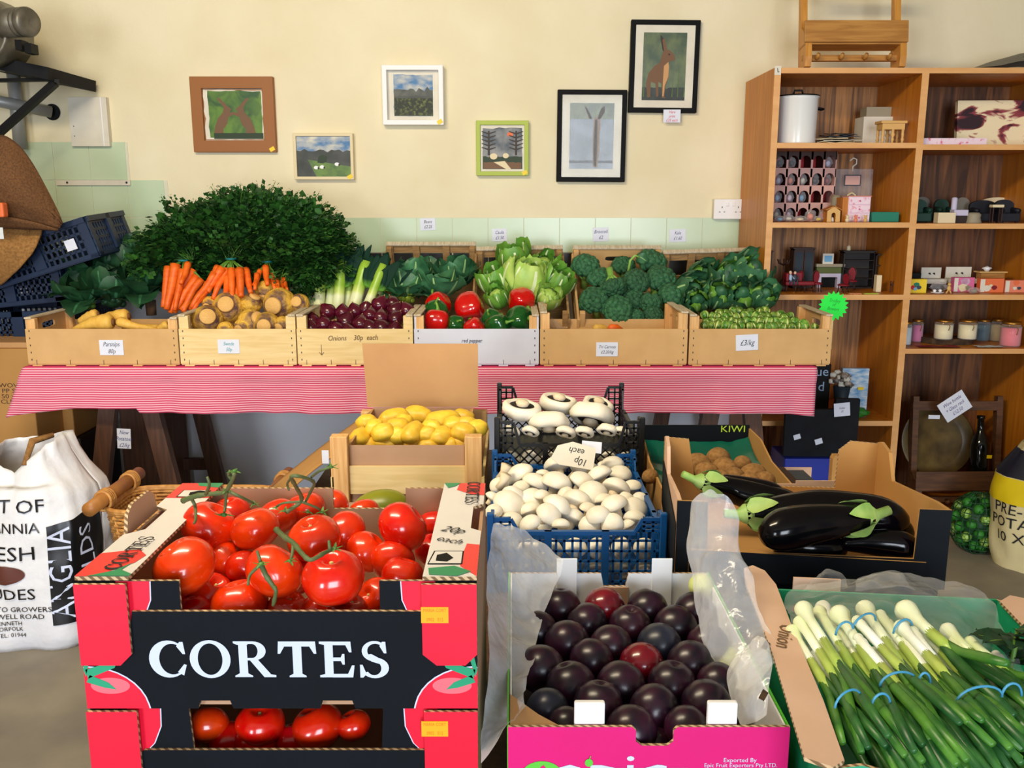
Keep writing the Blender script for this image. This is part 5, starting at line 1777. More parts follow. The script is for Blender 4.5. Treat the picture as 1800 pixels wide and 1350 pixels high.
# bunches of carrots with their tops
def frond(m, base, d, L_, droop, w_, mat='carrot_leaf', dens=11):
  d = V(d).normalized()
  pts = []
  p = V(base)
  for k in range(dens + 1):
    pts.append(p.copy())
    dd = (d + V((0, 0, -droop * (k / dens) ** 1.5))).normalized()
    p = p + dd * L_ / dens
  m.tube(pts, [.0016] * len(pts), 'carrot_stem' if R.random() < .3 else mat, 3, False)
  for k in range(3, dens + 1):
    t_ = (pts[k] - pts[k - 1]).normalized()
    s0 = t_.cross(V((R.uniform(-.4, .4), R.uniform(-.4, .4), 1))).normalized()
    wl = w_ * math.sin(PI * min(.97, k / dens * .85 + .12))
    for sg in (-1, 1):
      for e in range(3):
        c0 = pts[k] + s0 * sg * wl * (.25 + .3 * e) + t_ * wl * .25 * e + V((R.uniform(-1, 1), R.uniform(-1, 1), R.uniform(-1, 1))) * .006
        ln = wl * .5
        a1 = (s0 * sg + t_ * R.uniform(.2, 1.3) + V((R.uniform(-.5, .5), R.uniform(-.5, .5), R.uniform(-.5, .5)))).normalized() * ln
        b1 = a1.cross(V((R.uniform(-1, 1), R.uniform(-1, 1), 1))).normalized() * ln * .3
        m.add([c0, c0 + a1 * .5 + b1 * 1.6, c0 + a1, c0 + a1 * .5 - b1 * 1.6], [(0, 1, 2, 3)], mat, False)


def carrot_bunch(label, cs, Yb, knot, fr, band=True):
  """cs: carrots in photo pixels (top x, top y, tip x, tip y, width); fr: fronds as (count, x spread, aim, length)"""
  kp = P(knot[0], knot[1], Yb + .02)
  t_ = thing('carrot_bunch', label, 'bunch of carrots', kp, group='carrot bunches with leafy tops')
  for i, (x0, y0, x1, y1, w_) in enumerate(cs):
    yy = Yb - .015 * (i % 3)
    a_, b_ = P(x0, y0, yy), P(x1, y1, yy - .07)
    r_ = size_at(w_, a_) * .58
    path = [a_.lerp(b_, q / 8) + V((0, 0, .004 * math.sin(q + i))) for q in range(9)]
    MB().tube([path[0] - (path[1] - path[0]) * .12] + path, [r_ * .45] + [r_ * (1 - .045 * q - .012 * q * (q > 5)) * (1 + .03 * math.sin(q * 2 + i)) for q in range(9)], 'carrot', 14).build('carrot', t_, world=True)
    m = MB()
    for q in range(4):
      m.tube([a_, a_.lerp(kp, .5) + V((R.uniform(-.005, .005), 0, 0)), kp + V((R.uniform(-.008, .008), R.uniform(-.008, .008), 0))], .0022, 'carrot_stem', 5)
    m.build('stalks', t_, world=True)
  if band:
    m = MB()
    m.tube([kp + V((.017 * math.cos(q * .5), .017 * math.sin(q * .5), 0)) for q in range(14)], .003, 'teal_band', 6)
    m.build('band', t_, world=True)
  m = MB()
  for n_, ax, az, sx, L_, dr, y0 in fr:
    for k in range(n_):
      d = V((ax + R.uniform(-sx, sx), R.uniform(-.35, .8), az + R.uniform(-.25, .25)))
      ln = L_ * R.uniform(.72, 1.08)
      frond(m, kp + V((R.uniform(-.02, .02), R.uniform(-.01, .03) + y0, 0)), d, ln, dr * R.uniform(.6, 1.3), ln * .30)
  m.build('leafy_tops', t_, world=True)


A = [(296, 470, 287, 542, 13), (309, 467, 293, 545, 16), (321, 476, 307, 545, 12), (338, 474, 299, 548, 14), (346, 484, 306, 548, 13), (354, 490, 318, 546, 12), (352, 500, 332, 546, 13), (331, 465, 318, 500, 11), (345, 505, 322, 548, 12)]
B = [(383, 470, 366, 515, 12), (391, 473, 345, 533, 13), (378, 482, 336, 540, 13), (399, 473, 374, 524, 12), (407, 472, 408, 522, 13), (421, 472, 424, 522, 14), (432, 474, 441, 516, 12), (401, 488, 396, 524, 12), (366, 500, 340, 545, 12), (413, 488, 416, 526, 12)]
Cc = [(458, 476, 446, 503, 9), (467, 471, 470, 502, 11), (452, 484, 448, 508, 9), (477, 484, 483, 506, 10), (486, 490, 490, 508, 8)]
D_ = [(493, 489, 497, 510, 8), (500, 492, 505, 512, 7)]
carrot_bunch('bunch of long carrots at the left of the carrot heap', A, 3.40, (322, 458), ((70, -.35, .5, .55, .22, .8, .06), (60, .15, .7, .6, .24, .6, .12), (40, -.9, .1, .3, .23, .9, .06), (40, -.2, .5, .9, .24, .8, .20), (50, .5, .0, .6, .17, .6, .14)))
carrot_bunch('middle carrot bunch tied with a teal band', B, 3.36, (406, 455), ((80, .0, .85, .8, .26, .5, .08), (70, -.2, .9, .6, .28, .4, .18), (50, .6, .6, .5, .26, .8, .1), (60, .1, -.05, .9, .17, .6, .12), (12, 0, 1.2, .9, .17, 1.6, 0)))
carrot_bunch('short carrot bunch half hidden behind the topmost swede', Cc, 3.38, (470, 460), ((80, .3, .7, .6, .26, .6, .06), (70, .1, .9, .5, .28, .5, .16), (54, .8, .2, .4, .25, 1.0, .05)))
carrot_bunch('rightmost carrot bunch, mostly hidden by its leafy tops', D_, 3.40, (512, 470), ((70, .25, .5, .5, .25, .9, .03), (60, .5, .4, .4, .26, 1.0, .10), (50, .1, .8, .5, .26, .6, .15), (60, .3, .1, .6, .17, 1.2, -.02), (50, .5, -.3, .5, .15, .6, .04)))


# ---- leafy heads at the back
def leafy_head(name, label, cat, px, py, d, Y, mat, inner, rib, n_=9, pointed=False, rot=(0, 0, 0), seed=0, core='lettuce_in', loose=.5, group=None):
  p = P(px, py, Y)
  r_ = size_at(d, p) / 2
  t_ = thing(name, label, cat, p, rot, group)
  if pointed:
    MB().ell((0, 0, 0), (r_ * .62, r_ * .62, r_ * .95), core, 20, 14, fn=lambda q, s_: V((s_.x * (1 - .35 * max(0, q.z)), s_.y * (1 - .35 * max(0, q.z)), s_.z))).build('heart', t_)
  else:
    MB().ell((0, 0, 0), r_ * .74, core, 20, 14, fn=lambda q, s_: s_ * (1 + .12 * noise.noise(q * 4))).build('heart', t_)
  for k in range(n_):
    a_ = k * 2.4 + seed
    fl = .1 + loose * (k / n_)
    MB().shell((0, 0, 0), a_, r_ * (.76 + .22 * k / n_), .75 + .15 * math.sin(k), mat if k > n_ * .3 else inner, rib, -.9, 1.15 - .35 * k / n_, fl, .10, k + seed, 10, 10).build('leaf', t_)
  return t_


def flop_leaves(label, px, py, Y, n_, L_, W_, mat, rib, seed=0, cat='cauliflower', name='cauliflower', heart=None, group=None, curl=1.4, spread=1.0):
  p = P(px, py, Y)
  t_ = thing(name, label, cat, p, group=group)
  if heart:
    m = MB()
    hr = L_ * .34
    for q in range(34):
      d = V((R.uniform(-1, 1), R.uniform(-1, .4), R.uniform(-.3, 1))).normalized()
      m.ell(d * hr * .8, hr * R.uniform(.22, .32), heart, 10, 7)
    m.ell((0, 0, 0), hr * .8, heart, 14, 10)
    m.build('curd', t_)
  for k in range(n_):
    a_ = k * 2.4 + seed
    d = V((math.cos(a_) * spread, math.sin(a_) * spread * .8 - .15, .75 + .5 * math.sin(k * 1.3 + seed)))
    base = V((math.cos(a_), math.sin(a_), -.2)) * L_ * .2
    MB().leaf(base, d, (-math.cos(a_) * .8, -math.sin(a_) * .8, 1), L_ * R.uniform(.8, 1.15), W_ * R.uniform(.8, 1.15), mat, rib, curl=-curl * R.uniform(.4, 1.1) if k % 3 else curl, ruf=.07, nt=9, cup=.25, ph=k).build('leaf', t_)
  return t_


gC = 'cauliflowers wrapped in leaves'
flop_leaves('cauliflower with tall blue-green leaves at the left of its crate', 722, 500, 3.60, 12, .115, .12, 'brassica', 'rib', .3, heart='cauli_green', group=gC)
flop_leaves('cauliflower with a broad folded leaf at the right of its crate', 800, 497, 3.62, 12, .125, .13, 'brassica', 'rib', 2.1, heart='brassica', group=gC)
flop_leaves('cauliflower showing yellow-green curd at the front of its crate', 714, 520, 3.47, 8, .105, .10, 'brassica', 'rib', 4, heart='cauli_green', group=gC, curl=.8)
flop_leaves('cauliflower with a drooping leaf just behind the peppers', 772, 520, 3.47, 9, .115, .12, 'brassica', 'rib', 1.2, heart='brassica', group=gC, curl=1.0)
flop_leaves('cauliflower hidden deep at the back of its crate', 760, 488, 3.70, 9, .09, .10, 'brassica', 'rib', 3.2, heart='brassica', group=gC)
gL = 'pale green lettuces in the tilted crate'
leafy_head('lettuce', 'largest pale green lettuce with thick white rib in the crate middle', 'lettuce', 922, 494, 82, 3.50, 'lettuce_in', 'lettuce_in', 'rib_pale', 11, rot=(.3, .1, .6), seed=4.1, loose=.25, group=gL)
leafy_head('lettuce', 'upright frilly lettuce at the top of the lettuce crate', 'lettuce', 905, 462, 56, 3.66, 'lettuce', 'lettuce_in', 'rib_pale', 11, rot=(.2, -.2, 0), seed=2, loose=.8, group=gL)
leafy_head('lettuce', 'loose-leaved lettuce at the left side of its crate', 'lettuce', 870, 498, 54, 3.52, 'lettuce', 'lettuce', 'rib_pale', 11, rot=(.3, -.3, 0), seed=1, loose=.7, group=gL)
leafy_head('lettuce', 'bluish outer-leaved lettuce at the right side of its crate', 'lettuce', 976, 500, 58, 3.54, 'lettuce', 'lettuce', 'rib_pale', 11, rot=(.3, .5, 0), seed=3, loose=.6, group=gL)
leafy_head('lettuce', 'flattened pale lettuce at the front right of its crate', 'lettuce', 962, 524, 46, 3.44, 'lettuce_in', 'lettuce_in', 'rib_pale', 9, rot=(.8, .3, 0), seed=5, loose=.7, group=gL)
leafy_head('lettuce', 'darker lettuce at the front left behind the red pepper', 'lettuce', 876, 524, 44, 3.44, 'lettuce', 'lettuce', 'rib_pale', 9, rot=(.6, -.3, 0), seed=6, loose=.7, group=gL)
leafy_head('lettuce', 'small dark-leaved lettuce at the back right crate corner', 'lettuce', 955, 468, 44, 3.70, 'lettuce', 'lettuce', 'rib_pale', 9, rot=(.6, .3, 0), seed=6, loose=.8, group=gL)


def broccoli(label, px, py, d, Y, stalk=0, rot=(0, 0, 0)):
  p = P(px, py, Y)
  r_ = size_at(d, p) / 2
  t_ = thing('broccoli', label, 'broccoli', p, rot, 'broccoli heads in the brown crate')
  m = MB()
  for k in range(46):
    z_ = 1 - (k + .5) / 46 * 1.25
    a_ = k * 2.39996
    q = math.sqrt(max(0, 1 - z_ * z_))
    c_ = V((q * math.cos(a_), q * math.sin(a_), z_ * .75)) * r_ * .74
    rr_ = r_ * R.uniform(.2, .3)
    m.ell(c_, rr_, 'broccoli', 12, 8, fn=lambda dd, s_: s_ * (1 + .09 * noise.noise(dd * 6 + c_ * 90)))
  m.ell((0, 0, -.1 * r_), (r_ * .7, r_ * .7, r_ * .55), 'broccoli', 14, 10)
  m.build('florets', t_)
  m = MB().tube([(0, 0, -r_ * .3), (0, 0, -r_ * .8), (.0, 0, -r_ * 1.5)], [r_ * .4, r_ * .22, r_ * .26], 'broccoli_stalk', 12)
  for k in range(7):
    a_ = k * .9
    m.tube([(0, 0, -r_ * 1.0), (math.cos(a_) * r_ * .3, math.sin(a_) * r_ * .3, -r_ * .65), (math.cos(a_) * r_ * .6, math.sin(a_) * r_ * .6, -r_ * .25)], [r_ * .12, r_ * .09, r_ * .07], 'broccoli_stalk', 8)
  m.build('stalk', t_)


S3 = lambda x, y, d: (840 + x / 4.5, 380 + y / 4.5, d / 4.5)
for x, y, d, Y, rot, lb in ((850, 400, 215, 3.66, (.4, 0, 0), 'large broccoli at the top left of the broccoli crate'), (1370, 370, 230, 3.70, (.4, .3, 0), 'large broccoli at the top right of the broccoli crate'),
              (1450, 510, 240, 3.58, (.5, .4, 0), 'broccoli at the right side below the top right one'), (1540, 640, 220, 3.50, (.4, .4, 0), 'dull green broccoli at the far right beside the pointed cabbages'),
              (1250, 520, 210, 3.54, (.6, .2, 0), 'broccoli in the crate middle, right of the upturned one'), (970, 500, 200, 3.60, (.3, 0, 0), 'broccoli behind the upturned pale stalk'),
              (915, 670, 220, 3.46, (.7, -.3, 0), 'big broccoli at the front left of the broccoli crate'), (1105, 745, 230, 3.42, (.8, 0, 0), 'big broccoli at the front middle of the broccoli crate'),
              (1255, 790, 120, 3.42, (.5, .2, 0), 'small broccoli at the front, just right of the middle one'), (1390, 780, 150, 3.42, (.5, .2, 0), 'broccoli low at the front right'),
              (1070, 560, 190, 3.48, (2.6, 0, .3), 'upturned broccoli showing its pale branching stalk'), (1370, 690, 170, 3.46, (2.2, .6, 0), 'overturned broccoli with yellow-green stems on the right'),
              (1150, 400, 180, 3.72, (.3, 0, 0), 'broccoli deep at the back of the crate'), (1230, 660, 180, 3.50, (.6, 0, 0), 'broccoli half hidden between the two overturned ones')):
  px, py, d = S3(x, y, d)
  broccoli(lb, px, py, d * 1.15, Y, rot=rot)
# broccoli leaf stems curling up
m = MB().tube([P(1104, 480, 3.6), P(1108, 458, 3.6), P(1116, 449, 3.6), P(1124, 452, 3.6)], [.006, .005, .005, .004], 'broccoli_stalk', 8)
m.leaf(P(1122, 450, 3.6), (1, 0, -.5), (0, -1, .3), .05, .04, 'brassica', 'rib', curl=.8)
tag(m.build('broccoli_leaf'), 'curled broccoli leaf stem rising at the back of the crate', 'broccoli leaf')

gP = 'pointed cabbages nearest the bookcase'
for px, py, d, Y, rot, seed, lb in ((1232, 488, 46, 3.66, (.9, .6, 0), 1, 'round-topped cabbage at the back left of its crate'), (1212, 512, 50, 3.52, (1.0, .9, 0), 2, 'pointed cabbage lying left with pale yellow tip'),
                  (1284, 492, 58, 3.60, (.5, -.2, 0), 3, 'tall pointed cabbage with yellow-green leaf edge in the middle'), (1318, 486, 64, 3.62, (.6, .3, 0), 4, 'largest dark pointed cabbage at the back right'),
                  (1262, 520, 50, 3.48, (1.0, .2, 0), 5, 'cabbage with blue-grey leaf at the front middle'), (1305, 522, 52, 3.48, (1.0, -.3, 0), 6, 'cabbage with curling leaf tip at the front right of middle'),
                  (1338, 522, 44, 3.46, (.9, .5, 0), 7, 'small cabbage at the front right crate corner'), (1226, 530, 40, 3.44, (1.1, -.5, 0), 8, 'small pointed cabbage at the front left corner')):
  leafy_head('pointed_cabbage', lb, 'cabbage', px, py, d * 1.2, Y, 'brassica', 'lettuce', 'rib', 9, True, rot, seed, 'brassica', .45, gP)
# dark spring greens at the left
gG = 'dark spring greens heaped behind the parsnips'
for px, py, Y, L_, seed, lb in ((165, 500, 3.62, .19, 1, 'dark spring greens at the back left beside the blue crates'), (215, 492, 3.66, .19, 2, 'dark spring greens at the back near the carrot tops'),
                (150, 528, 3.46, .17, 3, 'spring greens with bright inner leaves behind the parsnips'), (200, 525, 3.46, .17, 4, 'spring greens in the middle of the front'),
                (250, 515, 3.5, .18, 5, 'spring greens touching the left carrot bunch'), (255, 470, 3.74, .18, 6, 'spring greens under the carrot tops, farthest back')):
  flop_leaves(lb, px, py, Y, 13, L_ * .8, L_ * .75, 'brassica_dark', 'brassica', seed, 'spring greens', 'spring_greens', 'lettuce' if seed in (3,) else 'brassica_dark', gG, curl=1.1)
for px, py, r_, lb in ((203, 469, 8, 'small pale cut stalk end above the spring greens'), (265, 538, 10, 'woody cut stalk between the greens and the swedes')):
  p = P(px, py, 3.44 if py > 500 else 3.8)
  q = size_at(r_, p)
  tag(MB().tube([(0, 0, -q * 1.6), (0, 0, q)], [q * .9, q], 'bark' if py > 500 else 'crate_mdf', 8).build('cut_stalk', loc=p), lb, 'stalk')


# ---------------------------------------------------------------- low display bench under the nearer boxes
BZ = .70
t = thing('display_bench', 'low wooden bench hidden under the tomato, plum and mushroom boxes', 'bench', (0, 0, 0))
MB().box(-.46, .60, .86, 2.34, BZ - .03, BZ - .001, 'dark_wood').build('bench_top', t)
for x in (-.42, .56):
  for y in (.90, 2.28):
    MB().box(x - .03, x + .03, y - .03, y + .03, 0, BZ - .031, 'dark_wood').build('leg', t)

# ---------------------------------------------------------------- serif capitals for the tomato boxes


def arc_pts(cx, cy, rx, ry, a0, a1, n=22):
  return [(cx + rx * math.cos(math.radians(a0 + (a1 - a0) * k / n)), cy + ry * math.sin(math.radians(a0 + (a1 - a0) * k / n))) for k in range(n + 1)]


def ribbon(m, outer, inner, mat, z=0.0):
  n = len(outer)
  if m.lift:
    m.lift += 1
    z += m.lift * .00006
  vs = [(x, y, z) for x, y in outer] + [(x, y, z) for x, y in inner]
  m.add(vs, [(k, k + 1, n + k + 1, n + k) for k in range(n - 1)], mat, False)


def serif(m, x, y, w_, up, mat, z, t_=.055):
  """slab serif centred at x on the line y; up=1 grows upwards"""
  m.flat([(x - w_, y), (x + w_, y), (x + w_, y + up * t_ * .7), (x + w_ * .45, y + up * t_ * 2), (x - w_ * .45, y + up * t_ * 2), (x - w_, y + up * t_ * .7)][::up], mat, z)


def cap_C(m, t, z):
  ribbon(m, arc_pts(.46, .5, .46, .52, 42, 318), arc_pts(.55, .5, .31, .43, 46, 314), t, z)
  m.flat([(.74, .98), (.82, .98), (.86, .64), (.80, .64), (.66, .86)][::-1], t, z)
  m.flat([(.66, .14), (.82, .36), (.88, .34), (.80, .04)], t, z)
  return .90


def cap_O(m, t, z):
  ribbon(m, arc_pts(.48, .5, .48, .53, 0, 360, 36), arc_pts(.48, .5, .29, .44, 0, 360, 36), t, z)
  return .98


def cap_R(m, t, z):
  m.flat([(.12, 0), (.32, 0), (.32, 1), (.12, 1)], t, z)
  serif(m, .22, 0, .21, 1, t, z)
  m.flat([(0, 1), (0, .95), (.1, .9), (.34, .9), (.34, 1)], t, z)
  ribbon(m, [(.3, 1)] + arc_pts(.46, .735, .3, .265, 90, -90, 14) + [(.3, .47)], [(.3, .93)] + arc_pts(.44, .735, .13, .195, 90, -90, 14) + [(.3, .54)], t, z)
  m.flat([(.36, .5), (.56, .5), (.86, .08), (.98, .06), (.98, 0), (.70, 0)], t, z)
  return .98


def cap_T(m, t, z):
  m.flat([(.35, 0), (.56, 0), (.56, 1), (.35, 1)], t, z)
  serif(m, .455, 0, .2, 1, t, z)
  m.flat([(.02, 1), (0, .66), (.06, .66), (.16, .86), (.75, .86), (.85, .66), (.91, .66), (.89, 1)], t, z)
  return .92


def cap_E(m, t, z):
  m.flat([(.12, 0), (.32, 0), (.32, 1), (.12, 1)], t, z)
  m.flat([(0, 1), (0, .94), (.14, .9), (.14, 1)][::-1], t, z)
  m.flat([(0, 0), (.14, 0), (.14, .1), (0, .06)], t, z)
  m.flat([(.3, 1), (.3, .9), (.62, .9), (.70, .7), (.76, .7), (.74, 1)], t, z)
  m.flat([(.3, .56), (.3, .46), (.5, .46), (.54, .36), (.59, .36), (.59, .66), (.54, .66), (.5, .56)], t, z)
  m.flat([(.3, 0), (.78, 0), (.82, .34), (.76, .34), (.66, .1), (.3, .1)], t, z)
  return .86


def cap_S(m, t, z):
  up = arc_pts(.38, .735, .30, .285, 40, 270, 16)
  dn = arc_pts(.38, .27, .33, .29, 90, -150, 16)
  upi = arc_pts(.40, .745, .19, .20, 40, 270, 16)
  dni = arc_pts(.36, .26, .17, .195, 90, -150, 16)
  ribbon(m, up, upi, t, z)
  ribbon(m, dn, dni, t, z)
  m.flat([(.2, .64), (.30, .45), (.55, .36), (.46, .56), (.3, .66)], t, z)
  m.flat([(.56, 1), (.64, 1), (.66, .68), (.60, .68), (.50, .88)][::-1], t, z)
  m.flat([(.03, 0), (.10, 0), (.18, .1), (.09, .36), (.03, .36)], t, z)
  return .76


CAPS = dict(C=cap_C, O=cap_O, R=cap_R, T=cap_T, E=cap_E, S=cap_S)


def word(m, s, M, h_, mat, squeeze=1.0, gap=.06):
  keep = m.M
  m.lift = 1
  widths = dict(C=.90, O=.98, R=.98, T=.92, E=.86, S=.76)
  tot = sum(widths[c_] for c_ in s) + gap * (len(s) - 1)
  x = -tot / 2
  for c_ in s:
    m.M = keep @ M @ Matrix.Diagonal((h_ * squeeze, h_, 1, 1)) @ Matrix.Translation((x, -.5, 0))
    CAPS[c_](m, mat, 0)
    x += widths[c_] + gap
  m.M = keep
  m.lift = 0


# ---------------------------------------------------------------- tomato trays
FY = .851
fx = lambda px, py: P(px, py, FY).x
fz = lambda px, py: P(px, py, FY).z
TL, TR = fx(131, 1017), fx(838, 1020)
TW, TD = TR - TL, .305
TB, TT = .838, .978
tcx = (TL + TR) / 2


def tomato_tray(label, zb, zt_, main):
  t_ = thing('tomato_tray', label, 'tray', (tcx, FY, zb), group='black and red tomato trays')
  H_, hw_ = zt_ - zb, TW / 2
  L0 = lambda px: fx(px, 1150) - tcx          # photo x on the front plane
  zl_ = lambda py: fz(500, py) - zb
  # front panel with cut-outs
  m = MB()
  m.M = frame((0, .004, 0), (1, 0, 0), (0, 0, 1))
  lo = H_ * .765
  e = hw_ - .052
  if main:
    n1, n2 = L0(373), L0(590)
    pts = [(-hw_, .0), (n1 - .018, 0), (n1 - .015, .009), (n1 + .015, .009), (n1 + .018, 0), (n2 - .018, 0), (n2 - .015, .009), (n2 + .015, .009), (n2 + .018, 0), (hw_, 0),
         (hw_, H_ * .56), (e + .018, H_ * .56), (e + .006, H_ * .60), (e, H_ * .68), (e - .002, lo), (-e + .002, lo), (-e, H_ * .68), (-e - .006, H_ * .60), (-e - .018, H_ * .56), (-hw_, H_ * .56)]
  else:
    pts = [(-hw_, 0), (hw_, 0), (hw_, H_ * .52), (e + .018, H_ * .52), (e, H_ * .64), (e - .002, lo * .86), (-e + .002, lo * .86), (-e, H_ * .64), (-e - .018, H_ * .52), (-hw_, H_ * .52)]
  m.prism(pts, 0, .004, 'box_black', 'corrugated')
  m.build('front_panel', t_)
  # inner corner gussets and pink corners
  for s_ in (-1, 1):
    m = MB()
    m.M = frame((0, .008, 0), (1, 0, 0), (0, 0, 1))
    gi = .102 if s_ < 0 else .098
    zt2 = H_ * .985 if main else H_ * .995
    q = [(s_ * hw_, .02), (s_ * hw_, zt2), (s_ * (hw_ - gi), zt2), (s_ * (hw_ - gi - (.006 if not main else 0)), .02)]
    m.prism(q if s_ < 0 else q[::-1], 0, .0035, 'box_black', 'corrugated')
    m.build('corner_gusset', t_)
    m = MB()
    m.M = frame((0, -.0004, 0), (1, 0, 0), (0, 0, 1))
    x0, x1 = (-hw_, -hw_ + .052) if s_ < 0 else (hw_ - .055, hw_)
    zb2 = H_ * .36 if main else H_ * .30
    cut = .012
    q = [(x0 + (cut * 1.5 if s_ > 0 else 0), zb2), (x1 - (cut * 1.5 if s_ < 0 else 0), zb2 + (.003 if s_ < 0 else 0)), (x1, zb2 + cut), (x1, zt2), (x0, zt2), (x0, zb2 + cut)]
    q = [(x0, zb2 + (cut if s_ > 0 else 0)), (x0 + (.014 if s_ > 0 else .03), zb2), (x1 - .012, zb2), (x1, zb2 + cut), (x1, zt2), (x0, zt2)]
    m.prism(q, .0005, .0042, 'pink_red', 'corrugated')
    # printed lip that runs on to the gusset
    a0 = x1 if s_ < 0 else x0
    sx = 1 if s_ < 0 else -1
    m.M = frame((0, .0038, 0), (1, 0, 0), (0, 0, 1))
    q = [(a0 - sx * .012, H_ * .57), (a0, H_ * .60), (a0 + sx * .013, H_ * .70), (a0 + sx * .021, H_ * .84), (a0 + sx * .022, zt2), (a0 - sx * .012, zt2)]
    m.flat(q if s_ < 0 else q[::-1], 'letter_white', .0001)
    q = [(x_ - sx * .0012, y_) for x_, y_ in q]
    m.flat(q if s_ < 0 else q[::-1], 'pink_red', .0004)
    m.build('printed_corner', t_)
  # sides, back, floor
  for s_ in (-1, 1):
    m = MB()
    x0, x1 = (-hw_, -hw_ + .004) if s_ < 0 else (hw_ - .004, hw_)
    m.box(x0, x1, .008, TD, 0, H_ - .004, 'cardboard_inner')
    m.build('side_panel', t_)
  m = MB()
  m.M = frame((0, TD - .004, 0), (1, 0, 0), (0, 0, 1))
  zl = H_ * .80
  pts = [(-hw_, 0), (hw_, 0), (hw_, H_), (hw_ - .105, H_), (hw_ - .105, zl), (-hw_ + .20, zl), (-hw_ + .20, H_), (-hw_, H_)]
  m.prism(pts, 0, .004, 'cardboard_inner', 'corrugated')
  m.build('back_panel', t_)
  MB().box(-hw_ + .004, hw_ - .004, .008, TD - .008, 0, .004, 'cardboard_inner').build('base', t_)
  return t_, hw_, H_


def ellipse_clip(cx, cy, rx, ry, xlo, xhi, ylo, yhi):
  return [(min(xhi, max(xlo, x)), min(yhi, max(ylo, y))) for x, y in arc_pts(cx, cy, rx, ry, 0, 350, 35)]


tr1, hw, H = tomato_tray('top black tomato tray with white capital lettering and pink corners', TB, TT, True)
# front print
m = MB()
m.M = facing((0, 0, 0)) @ Matrix()
M0 = facing(V((0, -.0006, 0)))
c = P(475, 1158, FY)
Hh = (fz(475, 1127) - fz(475, 1191)) * .98
wpx = fx(688, 1158) - fx(263, 1158)
m.M = Matrix()
word(m, 'CORTES', facing((c.x - tcx, -.0006, c.z - TB)), Hh, 'letter_white', wpx / (5.70 * Hh))
m.build('lettering', tr1, label='large white serif lettering')
for s_ in (-1, 1):
  m = MB()
  m.M = facing((0, -.0005, 0))
  cx_, cy_, rx, ry = (s_ * (hw - .004), -.004, .060, .050)
  lo, hi = (-hw, hw)
  m.flat(ellipse_clip(cx_ + s_ * .0, cy_, rx + .0015, ry + .0015, lo, hi, .0005, .2), 'letter_white', 0)
  m.flat(ellipse_clip(cx_, cy_, rx, ry, lo, hi, .0005, .2), 'pink_red', .0002)
  m.flat(ellipse_clip(cx_ - s_ * .022, .026, .02, .009, lo, hi, .0005, .2), 'wax_coral', .0004)
  for q in ((( -.002, .04), (-.03, .052), (-.034, .06), (-.026, .058), (0, .05)), ((0, .042), (-.008, .07), (-.004, .076), (.004, .05)), ((-.004, .044), (-.022, .036), (-.03, .028), (-.018, .03), (0, .036))):
    f_ = [(s_ * (hw - .002) + s_ * x, y - .006) for x, y in q]
    f_ = [(max(-hw, min(hw, x)), y) for x, y in f_]
    m.flat(f_ if s_ > 0 else f_[::-1], 'teal_green', .0006)
  m.build('printed_tomato', tr1)


def corner_sticker(t_, x, z_):
  m = MB()
  m.M = facing((x, -.0062 + .0012, z_))
  m.prism([(-.0137, -.0085), (.0137, -.0085), (.0137, .0085), (-.0137, .0085)], 0, .0006, 'orange_sticker')
  m.text('MARIA CORT', .0052, 'sticker_print', Matrix.Translation((0, .0035, .001)), .75).text('0902   E12', .0052, 'sticker_print', Matrix.Translation((0, -.0065, .001)), .75)
  m.build('sticker', t_, label='orange sticker')


c = P(765, 1077, FY)
corner_sticker(tr1, c.x - tcx, c.z - TB)


